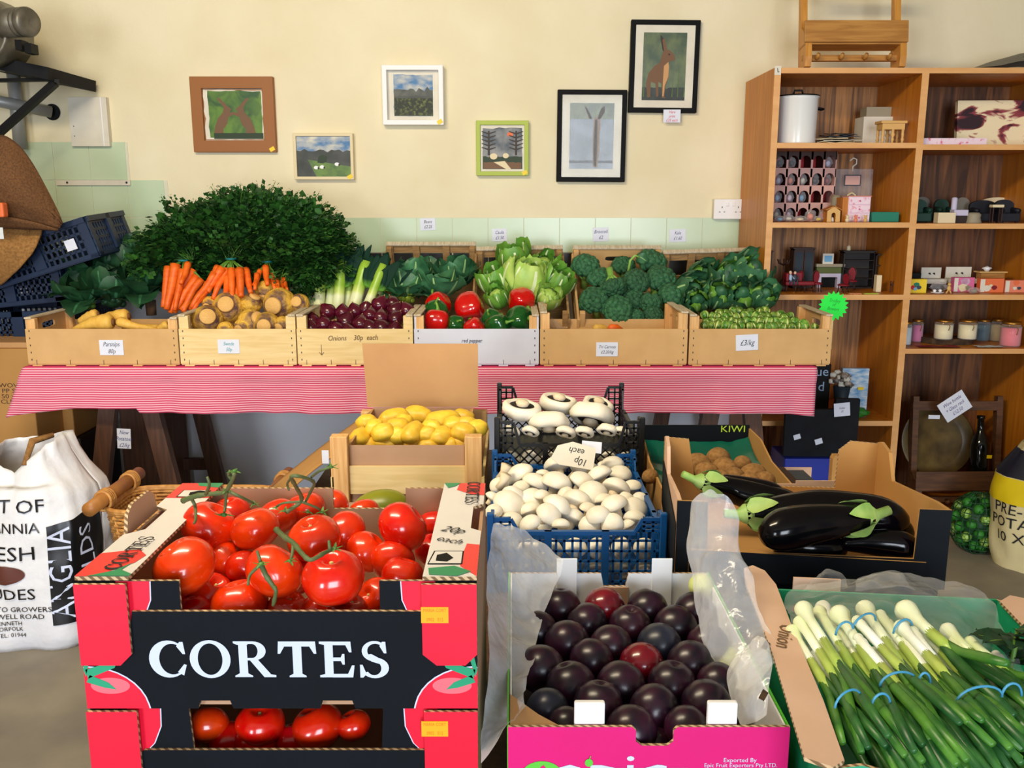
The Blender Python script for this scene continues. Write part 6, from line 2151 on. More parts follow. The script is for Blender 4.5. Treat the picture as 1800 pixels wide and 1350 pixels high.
# folded top strips of the sides
def strip(t_, side, H_):
  hw_ = TW / 2
  w_ = .054
  m = MB()
  x0 = -hw_ if side < 0 else hw_ - w_
  m.M = frame((x0, 0, H_), (1, 0, 0), (0, 1, 0))
  D = TD - .001
  if side < 0:
    pts = [(0, 0), (w_, 0), (w_, D), (0, D), (0, D * .70), (.018, D * .66), (.018, D * .44), (0, D * .38)]
  else:
    pts = [(0, 0), (w_, 0), (w_, D * .42), (w_ - .012, D * .45), (w_ - .012, D * .70), (w_, D * .73), (w_, D), (0, D)]
  m.prism(pts, 0, .004, 'box_white', 'corrugated')
  z_ = .0044
  g = lambda q, mt, zz: m.flat(q, mt, zz)
  if side < 0:
    g([(.0, 0), (.022, 0), (.034, .02), (.046, .035), (.050, .055), (.036, .072), (0, .060)], 'box_red', z_)
    g([(.012, 0), (w_, 0), (w_, .006), (.040, .016), (.044, .034), (.034, .014)], 'box_green', z_ + .0003)
    g([(0, D - .06), (w_, D - .06), (w_, D - .02), (.03, D), (0, D)], 'box_red', z_)
    g([(.026, D - .012), (w_, D - .02), (w_, D), (.02, D)], 'box_green', z_ + .0003)
    g([(.012, D - .058), (.048, D - .058), (.048, D - .03), (.012, D - .03)], 'black', z_ + .0003)
    g([(.0135, D - .0565), (.0465, D - .0565), (.0465, D - .0315), (.0135, D - .0315)], 'box_white', z_ + .0005)
    g([(.026, D - .052), (.044, D - .050), (.045, D - .036), (.034, D - .033), (.024, D - .040)], 'black', z_ + .0007)
  else:
    g([(.020, D), (w_, D), (w_, D - .05), (.036, D - .045), (.018, D - .028)], 'box_red', z_)
    g([(0, D), (.022, D), (.014, D - .014), (.006, D - .02)], 'box_green', z_ + .0003)
    g([(w_, .085), (.040, .088), (.036, .05), (.036, .026), (w_, .0)], 'box_red', z_)
    g([(.006, .004), (.034, .0), (.048, .012), (.030, .026), (.004, .02)], 'box_green', z_ + .0003)
    g([(.002, .03), (.038, .03), (.038, .066), (.006, .066)], 'black', z_ + .0003)
    g([(.0035, .032), (.0365, .032), (.0365, .064), (.0075, .064)], 'box_white', z_ + .0005)
    g([(.010, .038), (.022, .036), (.028, .046), (.020, .060), (.010, .054)], 'black', z_ + .0007)
  m.build('side_strip', t_)
  m = MB()
  if side < 0:
    word(m, 'CORTES', frame((x0 + .031, .060, H_ + .0052), (.05, 1, 0), (-1, .05, 0)), .0165, 'ink', .95)
  else:
    word(m, 'CORTES', frame((x0 + .039, D - .042, H_ + .0052), (0, -1, 0), (1, 0, 0)), .0165, 'ink', .95)
    m.text('20p', .024, 'ink', frame((x0 + .02, D * .40, H_ + .0052), (.95, -.35, 0), (.35, .95, 0)), .8, .2)
    m.text('each', .020, 'ink', frame((x0 + .018, D * .30, H_ + .0052), (.9, -.42, 0), (.42, .9, 0)), .85, .2)
  m.build('lettering', t_, label='black lettering on the side strip')
  if side < 0:   # raised handle flap
    m = MB()
    m.M = frame((x0 - .001, D * .54, H_ + .002), (0, 1, 0), (0, 0, 1))
    m.prism([(-.045, -.002), (.045, -.002), (.038, .022), (.024, .03), (-.024, .03), (-.038, .022)], 0, .004, 'cardboard_inner', 'corrugated')
    m.build('handle_flap', t_)


strip(tr1, -1, H + .0005)
strip(tr1, 1, H + .0005)
tr2, hw, H2 = tomato_tray('lower black tomato tray supporting the lettered one', BZ, TB - .0005, False)
c = P(765, 1276, FY)
corner_sticker(tr2, c.x - tcx, c.z - BZ)


# tomatoes
def tomato_proto(sd):
  def f(t_):
    def fn(d, p):
      az = math.atan2(d.y, d.x)
      k = 1 + .018 * math.cos(5 * az + sd) + .02 * noise.noise(d * 1.3 + V((sd * 3, 0, 0)))
      return V((p.x * k, p.y * k, p.z - .16 * math.exp(-((1 - d.z) / .035)) + .03 * math.exp(-((1 + d.z) / .03))))
    MB().ell((0, 0, 0), (.5, .5, .43), 'tomato', 40, 28, fn=fn).build('fruit', t_)
    m = MB().lathe([(.045, .27), (.03, .30), (0, .305)], 'cut_end', 10)
    m.build('stem_scar', t_)
  return f


pr = [proto('tomato', 'ripe red tomato', 'tomato', tomato_proto(k)) for k in range(3)]
ZT = .965
toms = [(325, 995, 112, .962, (.5, .3)), (367, 926, 98, .965, (-.1, .5)), (448, 930, 86, .965, (.3, -.2)), (489, 908, 72, .955, (.2, .6)), (553, 947, 94, .968, (.3, 0)), (604, 937, 84, .955, (.4, .8)), (537, 895, 70, .955, (-.3, 0)),
    (405, 905, 72, .95, (.2, 0)), (708, 926, 92, .968, (.55, .75)), (482, 1004, 104, .962, (.7, .1)), (586, 1015, 110, .965, (.0, .25)), (421, 1062, 100, .925, (.15, .2)), (372, 1045, 82, .91, (.5, .2)), (430, 1000, 70, .93, (.3, -1.0)), (645, 970, 78, .94, (.6, .5)),
    (690, 985, 78, .935, (.5, 1)), (708, 1012, 76, .935, (.4, 0)), (612, 1075, 74, .92, (.3, .3)), (764, 922, 60, .935, (.3, 0)), (762, 968, 66, .92, (.3, 0)), (506, 1072, 74, .915, (.3, 0)), (558, 1076, 66, .91, (.1, .8)), (340, 1075, 66, .905, (.3, 0)),
    (400, 985, 70, .93, (1, 0)), (660, 1050, 70, .915, (1, 0)), (520, 1010, 80, .925, (0, 1)), (300, 1040, 60, .92, (0, 1)), (585, 890, 60, .93, (1, 0)), (640, 905, 60, .92, (0, 1)), (460, 890, 60, .93, (0, 0))]
out = []
for px, py, d, z_, rr_ in toms:
  p = PZ(px, py, z_)
  o = dup(pr[R.randrange(3)][0], p, (-rr_[0], rr_[1], R.uniform(0, 6)), size_at(d, p) * 1.0)
  o['group'] = 'tomatoes in the top tray'
  out.append((o, px, py, None))
row_labels(out, [915, 960, 1025], 'ripe tomato', 'of the top tray')
out = []
for px, py, d in ((366, 1275, 74), (458, 1272, 86), (450, 1298, 84), (558, 1278, 92), (622, 1275, 60), (400, 1300, 70), (520, 1300, 70), (330, 1290, 60)):
  p = P(px, py, .905)
  o = dup(pr[R.randrange(3)][0], p, (R.uniform(-.5, .5), R.uniform(-.6, .6), R.uniform(0, 6)), size_at(d, p))
  o['group'] = 'tomatoes in the lower tray'
  out.append((o, px, py, None))
row_labels(out, [1284], 'tomato', 'seen through the lower tray opening')
drop(pr)


# tomato vines
def vine(label, main, branches, calyces, r_=.0035):
  r_ *= .75
  """polylines as (px, py, z); calyx as (px, py, z, radius px)"""
  pp = lambda q: PZ(*q)
  t_ = thing('tomato_vine', label, 'tomato vine', pp(main[0]), group='green vines on the tomatoes')

  def smooth(pts):
    P_ = [pp(q) for q in pts]
    out_ = []
    for i in range(len(P_) - 1):
      for k in range(5):
        a_, b_ = P_[i], P_[i + 1]
        pa, pb = P_[max(0, i - 1)], P_[min(len(P_) - 1, i + 2)]
        s_ = k / 5
        out_.append(.5 * ((2 * a_) + (b_ - pa) * s_ + (2 * pa - 5 * a_ + 4 * b_ - pb) * s_ * s_ + (3 * a_ - pa - 3 * b_ + pb) * s_ ** 3))
    return out_ + [P_[-1]]
  m = MB()
  pts = smooth(main)
  m.tube(pts, [r_ * (1.25 - .5 * i / len(pts) + .25 * (i % 6 == 0)) for i in range(len(pts))], 'vine', 8)
  m.build('stem', t_, world=True)
  for b_ in branches:
    pts = smooth(b_)
    MB().tube(pts, [r_ * (.85 - .3 * i / len(pts)) for i in range(len(pts))], 'vine', 7).build('branch', t_, world=True)
  for (px, py, z_, rp) in calyces:
    c_ = pp((px, py, z_))
    rr_ = size_at(rp, c_)
    m = MB().ell(c_, (rr_ * .3, rr_ * .3, rr_ * .22), 'calyx', 10, 7)
    for k in range(6):
      a_ = k * PI / 3 + px
      d = V((math.cos(a_), math.sin(a_) * .8, .25 * math.sin(k * 2)))
      m.leaf(c_, d, (0, 0, 1), rr_ * 1.1, rr_ * .36, 'calyx', curl=R.uniform(-.8, 1.2), ruf=0, nt=5, point=.6)
    m.build('calyx', t_, world=True)


vine('thick green vine spread over the back left tomatoes', [(322, 880, 1.005), (345, 872, 1.015), (372, 868, 1.02), (395, 865, 1.025), (408, 845, 1.045), (412, 832, 1.055)],
   [[(336, 876, 1.01), (343, 890, 1.0), (344, 912, .995), (341, 920, .993)], [(362, 868, 1.02), (368, 852, 1.04), (364, 838, 1.05)], [(398, 865, 1.02), (396, 890, 1.0), (394, 900, .995)], [(398, 862, 1.025), (420, 872, 1.02), (445, 884, 1.005)], [(410, 845, 1.045), (402, 836, 1.05), (404, 828, 1.06)]],
   [(394, 905, .995, 17), (412, 828, 1.06, 14), (447, 886, 1.003, 10), (398, 862, 1.028, 10)], .0034)
vine('slender green vine arching above the back middle tomatoes', [(503, 900, 1.0), (530, 880, 1.01), (520, 855, 1.04), (512, 838, 1.06), (530, 838, 1.06), (552, 848, 1.045), (545, 866, 1.02), (536, 884, 1.005)],
   [[(514, 838, 1.06), (505, 850, 1.04), (508, 862, 1.03)], [(548, 838, 1.055), (562, 828, 1.07), (580, 822, 1.075)], [(530, 882, 1.01), (556, 892, 1.0), (566, 900, .99)], [(530, 882, 1.01), (500, 884, 1.01), (486, 890, 1.0)]],
   [(582, 821, 1.075, 13), (566, 900, .995, 12), (500, 898, 1.0, 12), (541, 900, .995, 12), (484, 892, 1.0, 9)], .0026)
vine('thick vine lying across the two large front tomatoes', [(486, 931, 1.005), (500, 944, 1.006), (516, 955, 1.006), (530, 972, 1.005), (546, 984, 1.003), (570, 972, 1.004), (588, 964, 1.002)],
   [[(516, 955, 1.006), (514, 972, 1.0), (511, 985, .995)], [(580, 966, 1.004), (578, 950, 1.012)]],
   [(509, 986, .997, 13), (588, 964, 1.003, 14)], .0032)
vine('short cut vine hanging over the front rim of the tray', [(458, 990, .995), (468, 1012, .985), (480, 1030, .975), (485, 1040, .97), (480, 1064, .95)],
   [[(459, 992, .995), (440, 1010, .985), (436, 1028, .98)], [(458, 988, .996), (452, 968, 1.006)]],
   [(459, 991, .997, 15)], .003)
spec('stalk_dark', (24, 74, 34), (54, 110, 46), sc=9, st=(3, 3, 1), ro=.36)
spec('stalk_green', (40, 98, 34), (86, 142, 48), sc=9, st=(3, 3, 1), ro=.36)
spec('stalk_mid', (196, 220, 110), (140, 184, 66), sc=14, ro=.32)
spec('bulb_w', (246, 248, 238), (224, 236, 180), sc=9, ro=.28)
spec('kiwi_u', (168, 124, 70), (136, 96, 50), sc=8, ro=.85, bu=.4, bs=60, rv=.15)
spec('liner_green', (14, 92, 76), ro=.2)


# ---------------------------------------------------------------- plum tray
PY = .8406
a_, b_ = P(893, 1275, PY), P(1410, 1275, PY)
px0_, PWd, PT, PB, PD = a_.x, b_.x - a_.x - .012, P(1100, 1278, PY).z, BZ, .40
pt_ = thing('plum_tray', 'bright pink card tray of dark plums at the front', 'tray', (a_.x + PWd / 2, PY, PB))
hw, H = PWd / 2, PT - PB
lx = lambda px, y=PY, py=1290: P(px, py, y).x - a_.x - hw
m = MB()
m.M = frame((0, .004, 0), (1, 0, 0), (0, 0, 1))
n0, n1 = lx(1118), lx(1184)
m.prism([(-hw, 0), (hw, 0), (hw, H), (n1 + .004, H), (n1, H - .004), (n1, H - .016), (n1 - .006, H - .021), (n0 + .006, H - .021), (n0, H - .016), (n0, H - .004), (n0 - .004, H), (-hw, H)], 0, .004, 'magenta', 'corrugated')
m.build('front_panel', pt_)
m = MB()
m.M = facing((0, -.0006, 0))
zz = lambda py: P(1100, py, PY).z - PB
m.disc(lx(953), zz(1362), .021, .016, 'lime', 0, 30)
m.flat([(lx(948), zz(1352)), (lx(962), zz(1352)), (lx(956), zz(1344)), (lx(951), zz(1347))], 'magenta', .0003)
m.text('epic', .055, 'letter_white', Matrix.Translation((lx(1075), zz(1382), 0)), 1.35)
m.disc(lx(1036), zz(1340), .0042, .0045, 'lime', .0004, 16)
m.beam((lx(1036), zz(1335), .0004), (lx(1039), zz(1328), .0004), .0008, .0004, 'lime')
m.rect(lx(1062), lx(1211), zz(1352), zz(1349.5), 'letter_white')
m.text('Exported By', .0068, 'letter_white', Matrix.Translation((lx(1303), zz(1339), 0)), 1.0)
m.text('Epic Fruit Exporters Pty LTD.', .0068, 'letter_white', Matrix.Translation((lx(1305), zz(1348), 0)), .92)
m.build('lettering', pt_)
for s_ in (-1, 1):
  m = MB().box(s_ * hw - .001, s_ * hw + .001, .004, PD, 0, H - .002, 'lime').box(s_ * (hw - .003) - .001, s_ * (hw - .003) + .001, .006, PD - .001, 0, H - .003, 'white')
  m.build('side_panel', pt_)
  m = MB()
  m.M = frame((0, 0, 0), (1, 0, 0), (0, 0, 1))
  m.build('edge', pt_) if 0 else None
m = MB()
m.M = frame((0, PD, 0), (1, 0, 0), (0, 0, 1))
bl = lambda px: P(px, 1010, PY + PD).x - a_.x - hw
zk = P(1100, 1006, PY + PD).z - PB
k0, k1 = bl(1056), bl(1104)
m.prism([(-hw, 0), (hw, 0), (hw, zk), (k1, zk), (k1 - .004, zk - .02), (k0 + .004, zk - .02), (k0, zk), (-hw, zk)], 0, .004, 'white', 'corrugated')
m.box(k0, k1, zk - .06, zk - .021, .0042, .006, 'cardboard_inner')
m.build('back_panel', pt_)
for (x0, x1, y, top, bot) in ((bl(978), bl(1014), PD - .007, zk + .024, .04), (bl(1144), bl(1180), PD - .007, zk + .024, .04)):
  MB().box(x0, x1, y, y + .002, bot, top, 'white').build('back_tab', pt_, bevel=.001)
for (xa, xb) in ((1010, 1064), (1245, 1298)):
  MB().box(lx(xa), lx(xb), .006, .014, .05, zz(1242), 'white').build('front_tab', pt_, bevel=.002)
MB().box(-hw + .003, hw - .003, .008, PD - .005, 0, .05, 'dark_brown').build('painted_shade_base', pt_)  # tray floor coloured dark to stand in for shade between the plums
m = MB()
m.M = frame((-hw + .002, .005, H - .004), (1, 0, 0), (0, 1, 0))
m.prism([(0, 0), (.05, 0), (.03, .02), (.0, .06)], 0, .003, 'cardboard')
m.build('corner_flap', pt_)


def plum_proto(mat, sd):
  def f(t_):
    def fn(d, p):
      az = math.atan2(d.y, d.x)
      gr = .035 * math.exp(-(az / .12) ** 2) * max(0, 1 - abs(d.z) ** 6)
      k = 1 - gr + .02 * noise.noise(d * 1.5 + V((sd, 0, 0)))
      return V((p.x * k, p.y * k, p.z - .10 * math.exp(-((1 - d.z) / .02))))
    MB().ell((0, 0, 0), (.5, .49, .48), mat, 48, 28, fn=fn).build('fruit', t_)
    MB().lathe([(.035, .355), (.02, .38), (0, .385)], 'plum_scar', 8).build('stem_scar', t_)
  return f


pr = [proto('plum', 'dark purple plum', 'plum', plum_proto('plum', 1)), proto('plum', 'dark purple plum', 'plum', plum_proto('plum', 2)), proto('plum', 'blue-black plum', 'plum', plum_proto('plum_blue', 3)), proto('plum', 'crimson plum', 'plum', plum_proto('plum_red', 4))]
plums = [(985, 1069, 66, 0, (.2, .1)), (1063, 1068, 65, 3, (.9, .3)), (1138, 1070, 65, 0, (.5, .2)), (1221, 1075, 64, 0, (1, 0)), (943, 1110, 68, 1, (1.3, .5)), (1032, 1096, 66, 0, (.7, -.6)), (1107, 1100, 67, 0, (-.1, .1)), (1187, 1101, 68, 1, (1.4, 0)),
     (1244, 1132, 66, 0, (1, 1)), (997, 1130, 72, 3, (1.2, .3)), (1074, 1136, 69, 1, (.8, .6)), (1159, 1134, 71, 2, (1.2, -.5)), (951, 1176, 77, 0, (1.5, .5)), (1040, 1161, 70, 1, (1.6, .2)), (1128, 1168, 70, 3, (1.7, .1)), (1214, 1167, 75, 0, (1.5, .3)),
     (1003, 1206, 80, 1, (.3, -.2)), (1092, 1205, 79, 0, (.8, .2)), (1181, 1203, 77, 0, (.05, .1)), (1262, 1202, 68, 0, (1.3, 1)), (962, 1247, 68, 2, (1.4, .1)), (1052, 1239, 79, 1, (.2, .1)), (1150, 1246, 79, 0, (1.6, .3)), (1241, 1238, 80, 1, (1.5, .3)),
     (1110, 1283, 80, 3, (.9, .3)), (996, 1276, 62, 0, (1.3, .3)), (1207, 1280, 72, 0, (1.5, .4)), (1290, 1262, 50, 0, (1, 0)), (1150, 1312, 66, 0, (1, 1))]
plums = [(q[0], q[1], q[2], 1 if q[3] == 3 and q[0] != 1128 and q[0] != 1063 else q[3], q[4]) for q in plums]
out = []
for px, py, d, k, rr_ in plums:
  p = PZ(px, py, .797 if py < 1300 else .77)
  o = dup(pr[k][0], p, (-rr_[0], rr_[1], R.uniform(-.6, .6)), size_at(d, p) * 1.12)
  o['group'] = 'plums in the pink tray'
  out.append((o, px, py, pr[k][1]))
row_labels(out, [1085, 1118, 1150, 1190, 1225, 1262], 'plum', 'in the pink tray')
drop(pr)


# translucent liner film round the plum tray
def film(label, pts, mat='film_milky', nu=26, nv=26, am=.014, fr=7, seed=0, name='plastic_liner'):
  """pts: 4 x 4 control net of world points -> crumpled sheet"""
  def bez(q, t_):
    a = [(1 - t_) ** 3, 3 * t_ * (1 - t_) ** 2, 3 * t_ * t_ * (1 - t_), t_ ** 3]
    return sum((q[i] * a[i] for i in range(4)), V((0, 0, 0)))

  def fn(u, v):
    p = bez([bez(r_, u) for r_ in pts], v)
    n_ = noise.noise_vector(p * fr + V((seed, 0, 0))) * am + noise.noise_vector(p * fr * 3.1 + V((0, seed, 0))) * am * .5
    n2 = am * .35 * abs(noise.noise(p * fr * 5)) * 2
    return p + n_ + V((0, 0, n2))
  m_ = MB().grid(fn, nu, nv, mat)
  return tag(m_.build(name), label, 'plastic film')


Z_ = PZ
film('milky film liner bulging between the tomato trays and the plum tray',
   [[P(868, 930, 1.18), P(900, 925, 1.22), P(950, 975, 1.24), P(985, 990, 1.22)],
    [P(850, 1010, 1.05), P(885, 1050, 1.08), P(910, 1075, 1.12), P(960, 1060, 1.16)],
    [P(858, 1180, .94), P(880, 1200, .95), P(905, 1200, .96), P(915, 1190, .96)],
    [P(850, 1350, .83), P(868, 1330, .83), P(895, 1280, .845), P(928, 1235, .86)]], seed=2, nu=30, nv=44)
film('milky film liner standing up at the back right of the plum tray',
   [[P(1225, 890, 1.16), P(1250, 860, 1.14), P(1285, 880, 1.13), P(1300, 930, 1.12)],
    [P(1215, 980, 1.16), P(1235, 960, 1.10), P(1290, 980, 1.10), P(1290, 1010, 1.10)],
    [P(1195, 1070, 1.10), P(1250, 1060, 1.03), P(1320, 1070, 1.02), P(1365, 1090, 1.01)],
    [P(1275, 1190, .98), P(1295, 1220, .95), P(1325, 1200, .94), P(1365, 1160, .94)]], seed=5, nu=30, nv=40)
film('crumpled corner of milky film at the front right of the plum tray',
   [[P(1290, 1190, .95), P(1320, 1110, .97), P(1350, 1110, .95), P(1368, 1150, .93)],
    [P(1280, 1200, .93), P(1310, 1180, .90), P(1345, 1170, .90), P(1368, 1190, .90)],
    [P(1280, 1230, .91), P(1310, 1220, .87), P(1330, 1230, .87), P(1362, 1215, .87)],
    [P(1300, 1275, .87), P(1320, 1272, .86), P(1340, 1275, .855), P(1352, 1262, .855)]], seed=9, nu=24, nv=24)
for px, py, r_, mt, lb in ((1232, 1030, 22, 'bulb', 'pale round vegetable glimpsed through the milky film'), (1275, 1165, 30, 'bulb', 'blurred pale bulb behind the film, lower of two')):
  p = P(px, py, 1.20 if py < 1100 else 1.06)
  tag(MB().ell((0, 0, 0), size_at(r_, p), 'sprout_core', 16, 12).build('onion_bulb', loc=p), lb, 'onion')


# ---------------------------------------------------------------- plastic crates
def plastic_crate(name, label, loc, W, D, H, mat, style, dip=.7):
  t_ = thing(name, label, 'crate', loc)
  hw_ = W / 2
  tt = .004

  def side(m, L_, full=False):
    """lattice panel in the x-z plane, from 0 to L_, height H; low in the middle"""
    cor = .034 if L_ < .35 else .04
    mid = H * dip
    m.box(0, L_, 0, tt, 0, .008, mat)
    m.box(cor + .012, L_ - cor - .012, -.003, tt + .002, mid - .007, mid, mat)
    for s_ in (0, 1):
      x0, x1 = (0, cor) if s_ == 0 else (L_ - cor, L_)
      m.box(x0, x1, -.002, tt, H - .006, H, mat)
      m.box(x0 if s_ == 0 else x1 - .006, x0 + .006 if s_ == 0 else x1, 0, tt, 0, H, mat)
      xe = x1 - .004 if s_ == 0 else x0
      m.box(xe, xe + .004, 0, tt, mid - .01, H, mat)
      xa, xb = (cor, cor + .014) if s_ == 0 else (L_ - cor, L_ - cor - .014)
      m.beam((xa, tt / 2, H - .004), (xb, tt / 2, mid - .004), tt, .006, mat)
      for q in range(3):
        z_ = mid + (H - mid) * q / 3
        m.box(x0, x1, 0, tt, z_ - .002, z_ + .002, mat)
      m.box((x0 + x1) / 2 - .002, (x0 + x1) / 2 + .002, 0, tt, 0, H, mat)
    nb = 3 if L_ < .35 else 4
    for q in range(1, nb):
      x = L_ * q / nb
      m.box(x - .006, x + .006, -.004, tt, 0, mid, mat)
    if style == 'square':
      n_ = int(L_ / .0135)
      for q in range(1, n_):
        x = L_ * q / n_
        m.box(x - .002, x + .002, .0005, tt - .0005, .006, mid - .004, mat)
      for q in range(1, 6):
        z_ = mid * q / 6
        m.box(.004, L_ - .004, .0005, tt - .0005, z_ - .0018, z_ + .0018, mat)
    else:
      n_ = int(L_ / .019)
      st = L_ / n_
      hh_ = mid - .012
      ks = int(hh_ / st + .999)
      for q in range(-ks, n_):
        for sg in (1, -1):
          xa, za, xb, zb_ = q * st, .006, q * st + hh_, .006 + hh_
          if xa < 0:
            za += -xa
            xa = 0
          if xb > L_:
            zb_ -= xb - L_
            xb = L_
          if xb - xa < .004:
            continue
          if sg < 0:
            xa, xb = L_ - xa, L_ - xb
          m.beam((xa, tt / 2, za), (xb, tt / 2, zb_), .0028, .003, mat)
  for nm, M_, L_ in (('front_panel', Matrix.Translation((-hw_, 0, 0)), W), ('back_panel', Matrix.Translation((-hw_, D - tt, 0)), W),
             ('side_panel', Matrix.Translation((-hw_ + tt, 0, 0)) @ Matrix.Rotation(PI / 2, 4, 'Z'), D), ('side_panel', Matrix.Translation((hw_, 0, 0)) @ Matrix.Rotation(PI / 2, 4, 'Z'), D)):
    m = MB()
    m.M = M_
    side(m, L_)
    m.build(nm, t_)
  for sx in (-1, 1):
    for y in (0, D):
      MB().box(sx * hw_ - .006, sx * hw_ + .006, y - .006, y + .006, 0, H + .008, mat).build('corner_post', t_, bevel=.002)
  m = MB().box(-hw_ + .005, hw_ - .005, .005, D - .005, .0, .004, mat)
  m.build('base', t_)
  return t_


xb0, xb1 = P(858, 930, 1.44).x, P(1170, 930, 1.44).x
plastic_crate('plastic_crate', 'bright blue lattice plastic crate full of white mushrooms', ((xb0 + xb1) / 2, 1.44, BZ + .001), xb1 - xb0 - .008, .39, .132, 'blue_plastic', 'square', .82)
xk0, xk1 = P(874, 770, 1.87).x, P(1128, 770, 1.87).x
plastic_crate('plastic_crate', 'black diamond-lattice crate of portobello mushrooms', ((xk0 + xk1) / 2, 1.87, .765), xk1 - xk0, .37, .128, 'black_plastic', 'diamond', .62)
tag(MB().box(xk0 + .01, xk1 - .01, 1.88, 2.22, BZ, .764, 'cardboard').build('cardboard_box', bevel=.002), 'plain cardboard box hidden under the black lattice crate', 'box')
for px, py, hh_, s_ in ((862, 800, 26, -1), (1122, 792, 22, 1)):
  p = P(px, py, 1.80)


def mush_proto(sd):
  def f(t_):
    def fn(d, p):
      k = 1 + .05 * noise.noise(d * 1.6 + V((sd, 0, 0)))
      z_ = p.z * (1 if d.z > 0 else .35)
      return V((p.x * k, p.y * k, z_))
    MB().ell((0, 0, 0), (.5, .5, .40), 'mushroom', 26, 16, fn=fn).build('cap', t_)
    MB().tube([(0, 0, -.1), (.01, 0, -.3), (.02, .01, -.45)], [.2, .17, .19], 'mushroom_stem', 12).build('stem', t_)
  return f


pr = [proto('mushroom', 'white button mushroom', 'mushroom', mush_proto(k)) for k in range(4)]
S7 = lambda x, y, d: (820 + x / 3.5525, 640 + y / 3.5525, d / 3.5525)
ms = [(570, 640, 135), (335, 700, 145), (425, 752, 135), (560, 752, 155), (700, 680, 140), (912, 635, 115), (962, 692, 112), (832, 702, 130), (722, 752, 145), (932, 787, 145), (1035, 772, 96), (790, 817, 150), (690, 867, 155), (262, 882, 165), (290, 822, 115), (205, 762, 95),
    (412, 852, 130), (562, 892, 145), (400, 925, 120), (512, 942, 130), (662, 972, 135), (822, 952, 125), (922, 890, 140), (1052, 905, 125), (1050, 972, 115), (912, 1002, 115), (275, 992, 125), (400, 1002, 110), (172, 925, 90), (1085, 842, 80), (495, 1002, 110), (770, 1010, 110), (640, 650, 90), (470, 830, 90), (860, 640, 70), (1000, 850, 90),
    (340, 780, 100), (860, 860, 100), (620, 820, 90), (760, 910, 90), (590, 1010, 90), (180, 1000, 80), (1010, 1010, 80), (160, 840, 80), (480, 700, 80), (780, 660, 80)]
sp_ms = [S7(*q) for q in ms]
place(pr, sp_ms, 'white mushroom', [829, 843, 858, 874, 888, 903, 915], 'in the blue crate', 'white mushrooms in the blue crate', 'mushroom',
    Zof=lambda px, py: .806 - .012 * (py > 908) + .012 * math.sin(px * .13) * math.sin(py * .2), dia=1.3, tumble=.75)
# deeper layer seen through the lattice
k = 0
out = []
for i in range(7):
  for j in range(2):
    p = V((xb0 + .03 + i * (xb1 - xb0 - .06) / 6, 1.468 + .004 * (i % 2), BZ + .028 + j * .038))
    o = dup(pr[(i + j) % 4][0], p, (R.uniform(-1, 1), R.uniform(-1, 1), R.uniform(0, 6)), .040)
    o['group'] = 'mushrooms behind the blue lattice'
    u_, v_ = proj(p)
    out.append((o, u_, v_, None))
row_labels(out, [960], 'mushroom', 'behind the blue lattice front')
for px, py, lb in ((885, 831, 'loose mushroom stem at the back left of the blue crate'), (884, 848, 'stubby mushroom stem lying at the left of the blue crate')):
  p = PZ(px, py, .83)
  tag(MB().tube([(-.008, 0, -.012), (0, 0, 0), (.006, 0, .016)], [.008, .007, .011], 'mushroom_stem', 12).build('mushroom', loc=p), lb, 'mushroom')
drop(pr)


def portobello(label, x, y, d, rot, Y, z_=0):
  px, py, dd = S7(x, y, d)
  p = P(px, py, Y)
  r_ = size_at(dd, p) / 2
  t_ = thing('portobello_mushroom', label, 'mushroom', p, rot, 'portobello mushrooms in the black crate')
  c_ = MB().lathe([(0, -r_ * .52), (r_ * .4, -r_ * .5), (r_ * .75, -r_ * .38), (r_ * .95, -r_ * .14), (r_, .06 * r_), (r_ * .96, r_ * .22), (r_ * .84, r_ * .33), (r_ * .66, r_ * .30), (r_ * .56, r_ * .12)], 'mushroom', 32)
  c_.v = [tuple(V(q) * (1 + .14 * noise.noise(V(q) * (1.6 / r_) + V((x * .01, y * .01, 0))))) for q in c_.v]
  c_.build('cap', t_)
  MB().lathe([(r_ * .66, r_ * .24), (r_ * .5, r_ * .13), (r_ * .3, r_ * .1), (0, .1 * r_)], 'gill', 32).build('gills', t_)
  MB().lathe([(r_ * .3, .05 * r_), (r_ * .3, r_ * .25), (r_ * .36, r_ * .38), (r_ * .26, r_ * .5), (0, r_ * .54)], 'mushroom_stem', 16).build('stem', t_)


portobello('portobello mushroom with dark gills up at the left', 345, 285, 245, (.12, .12, 0), 1.99)
portobello('portobello mushroom with dark gills up at the back middle', 572, 245, 235, (.16, .1, .6), 2.10)
portobello('portobello mushroom cap side up at the front middle', 515, 362, 255, (PI - .35, .0, 0), 1.96)
portobello('large portobello mushroom on its side at the right', 785, 318, 285, (PI - .45, .25, 0), 2.02)
portobello('portobello mushroom low at the back right under the large one', 820, 262, 200, (.2, .2, 0), 2.12)
for x, y, d, lb in ((275, 420, 120, 'leftmost'), (400, 420, 110, 'second from left'), (620, 425, 130, 'middle'), (740, 425, 120, 'third from right'), (880, 412, 130, 'second from right'), (970, 420, 100, 'rightmost')):
  portobello(lb + ' of the low mushrooms along the black crate front', x, y, d, (2.6, .3, 0), 1.91)
out = []
pr = [proto('mushroom', 'white mushroom', 'mushroom', mush_proto(k)) for k in range(2)]
for i in range(7):
  p = V((xk0 + .03 + i * (xk1 - xk0 - .06) / 6, 1.90, .765 + .032))
  o = dup(pr[i % 2][0], p, (R.uniform(-1, 1), R.uniform(-1, 1), 0), .046)
  o['group'] = 'mushrooms behind the black lattice'
  u_, v_ = proj(p)
  out.append((o, u_, v_, None))
row_labels(out, [], 'pale mushroom', 'behind the black lattice')
drop(pr)
c = PZ(1013, 800, .855)
m = MB()
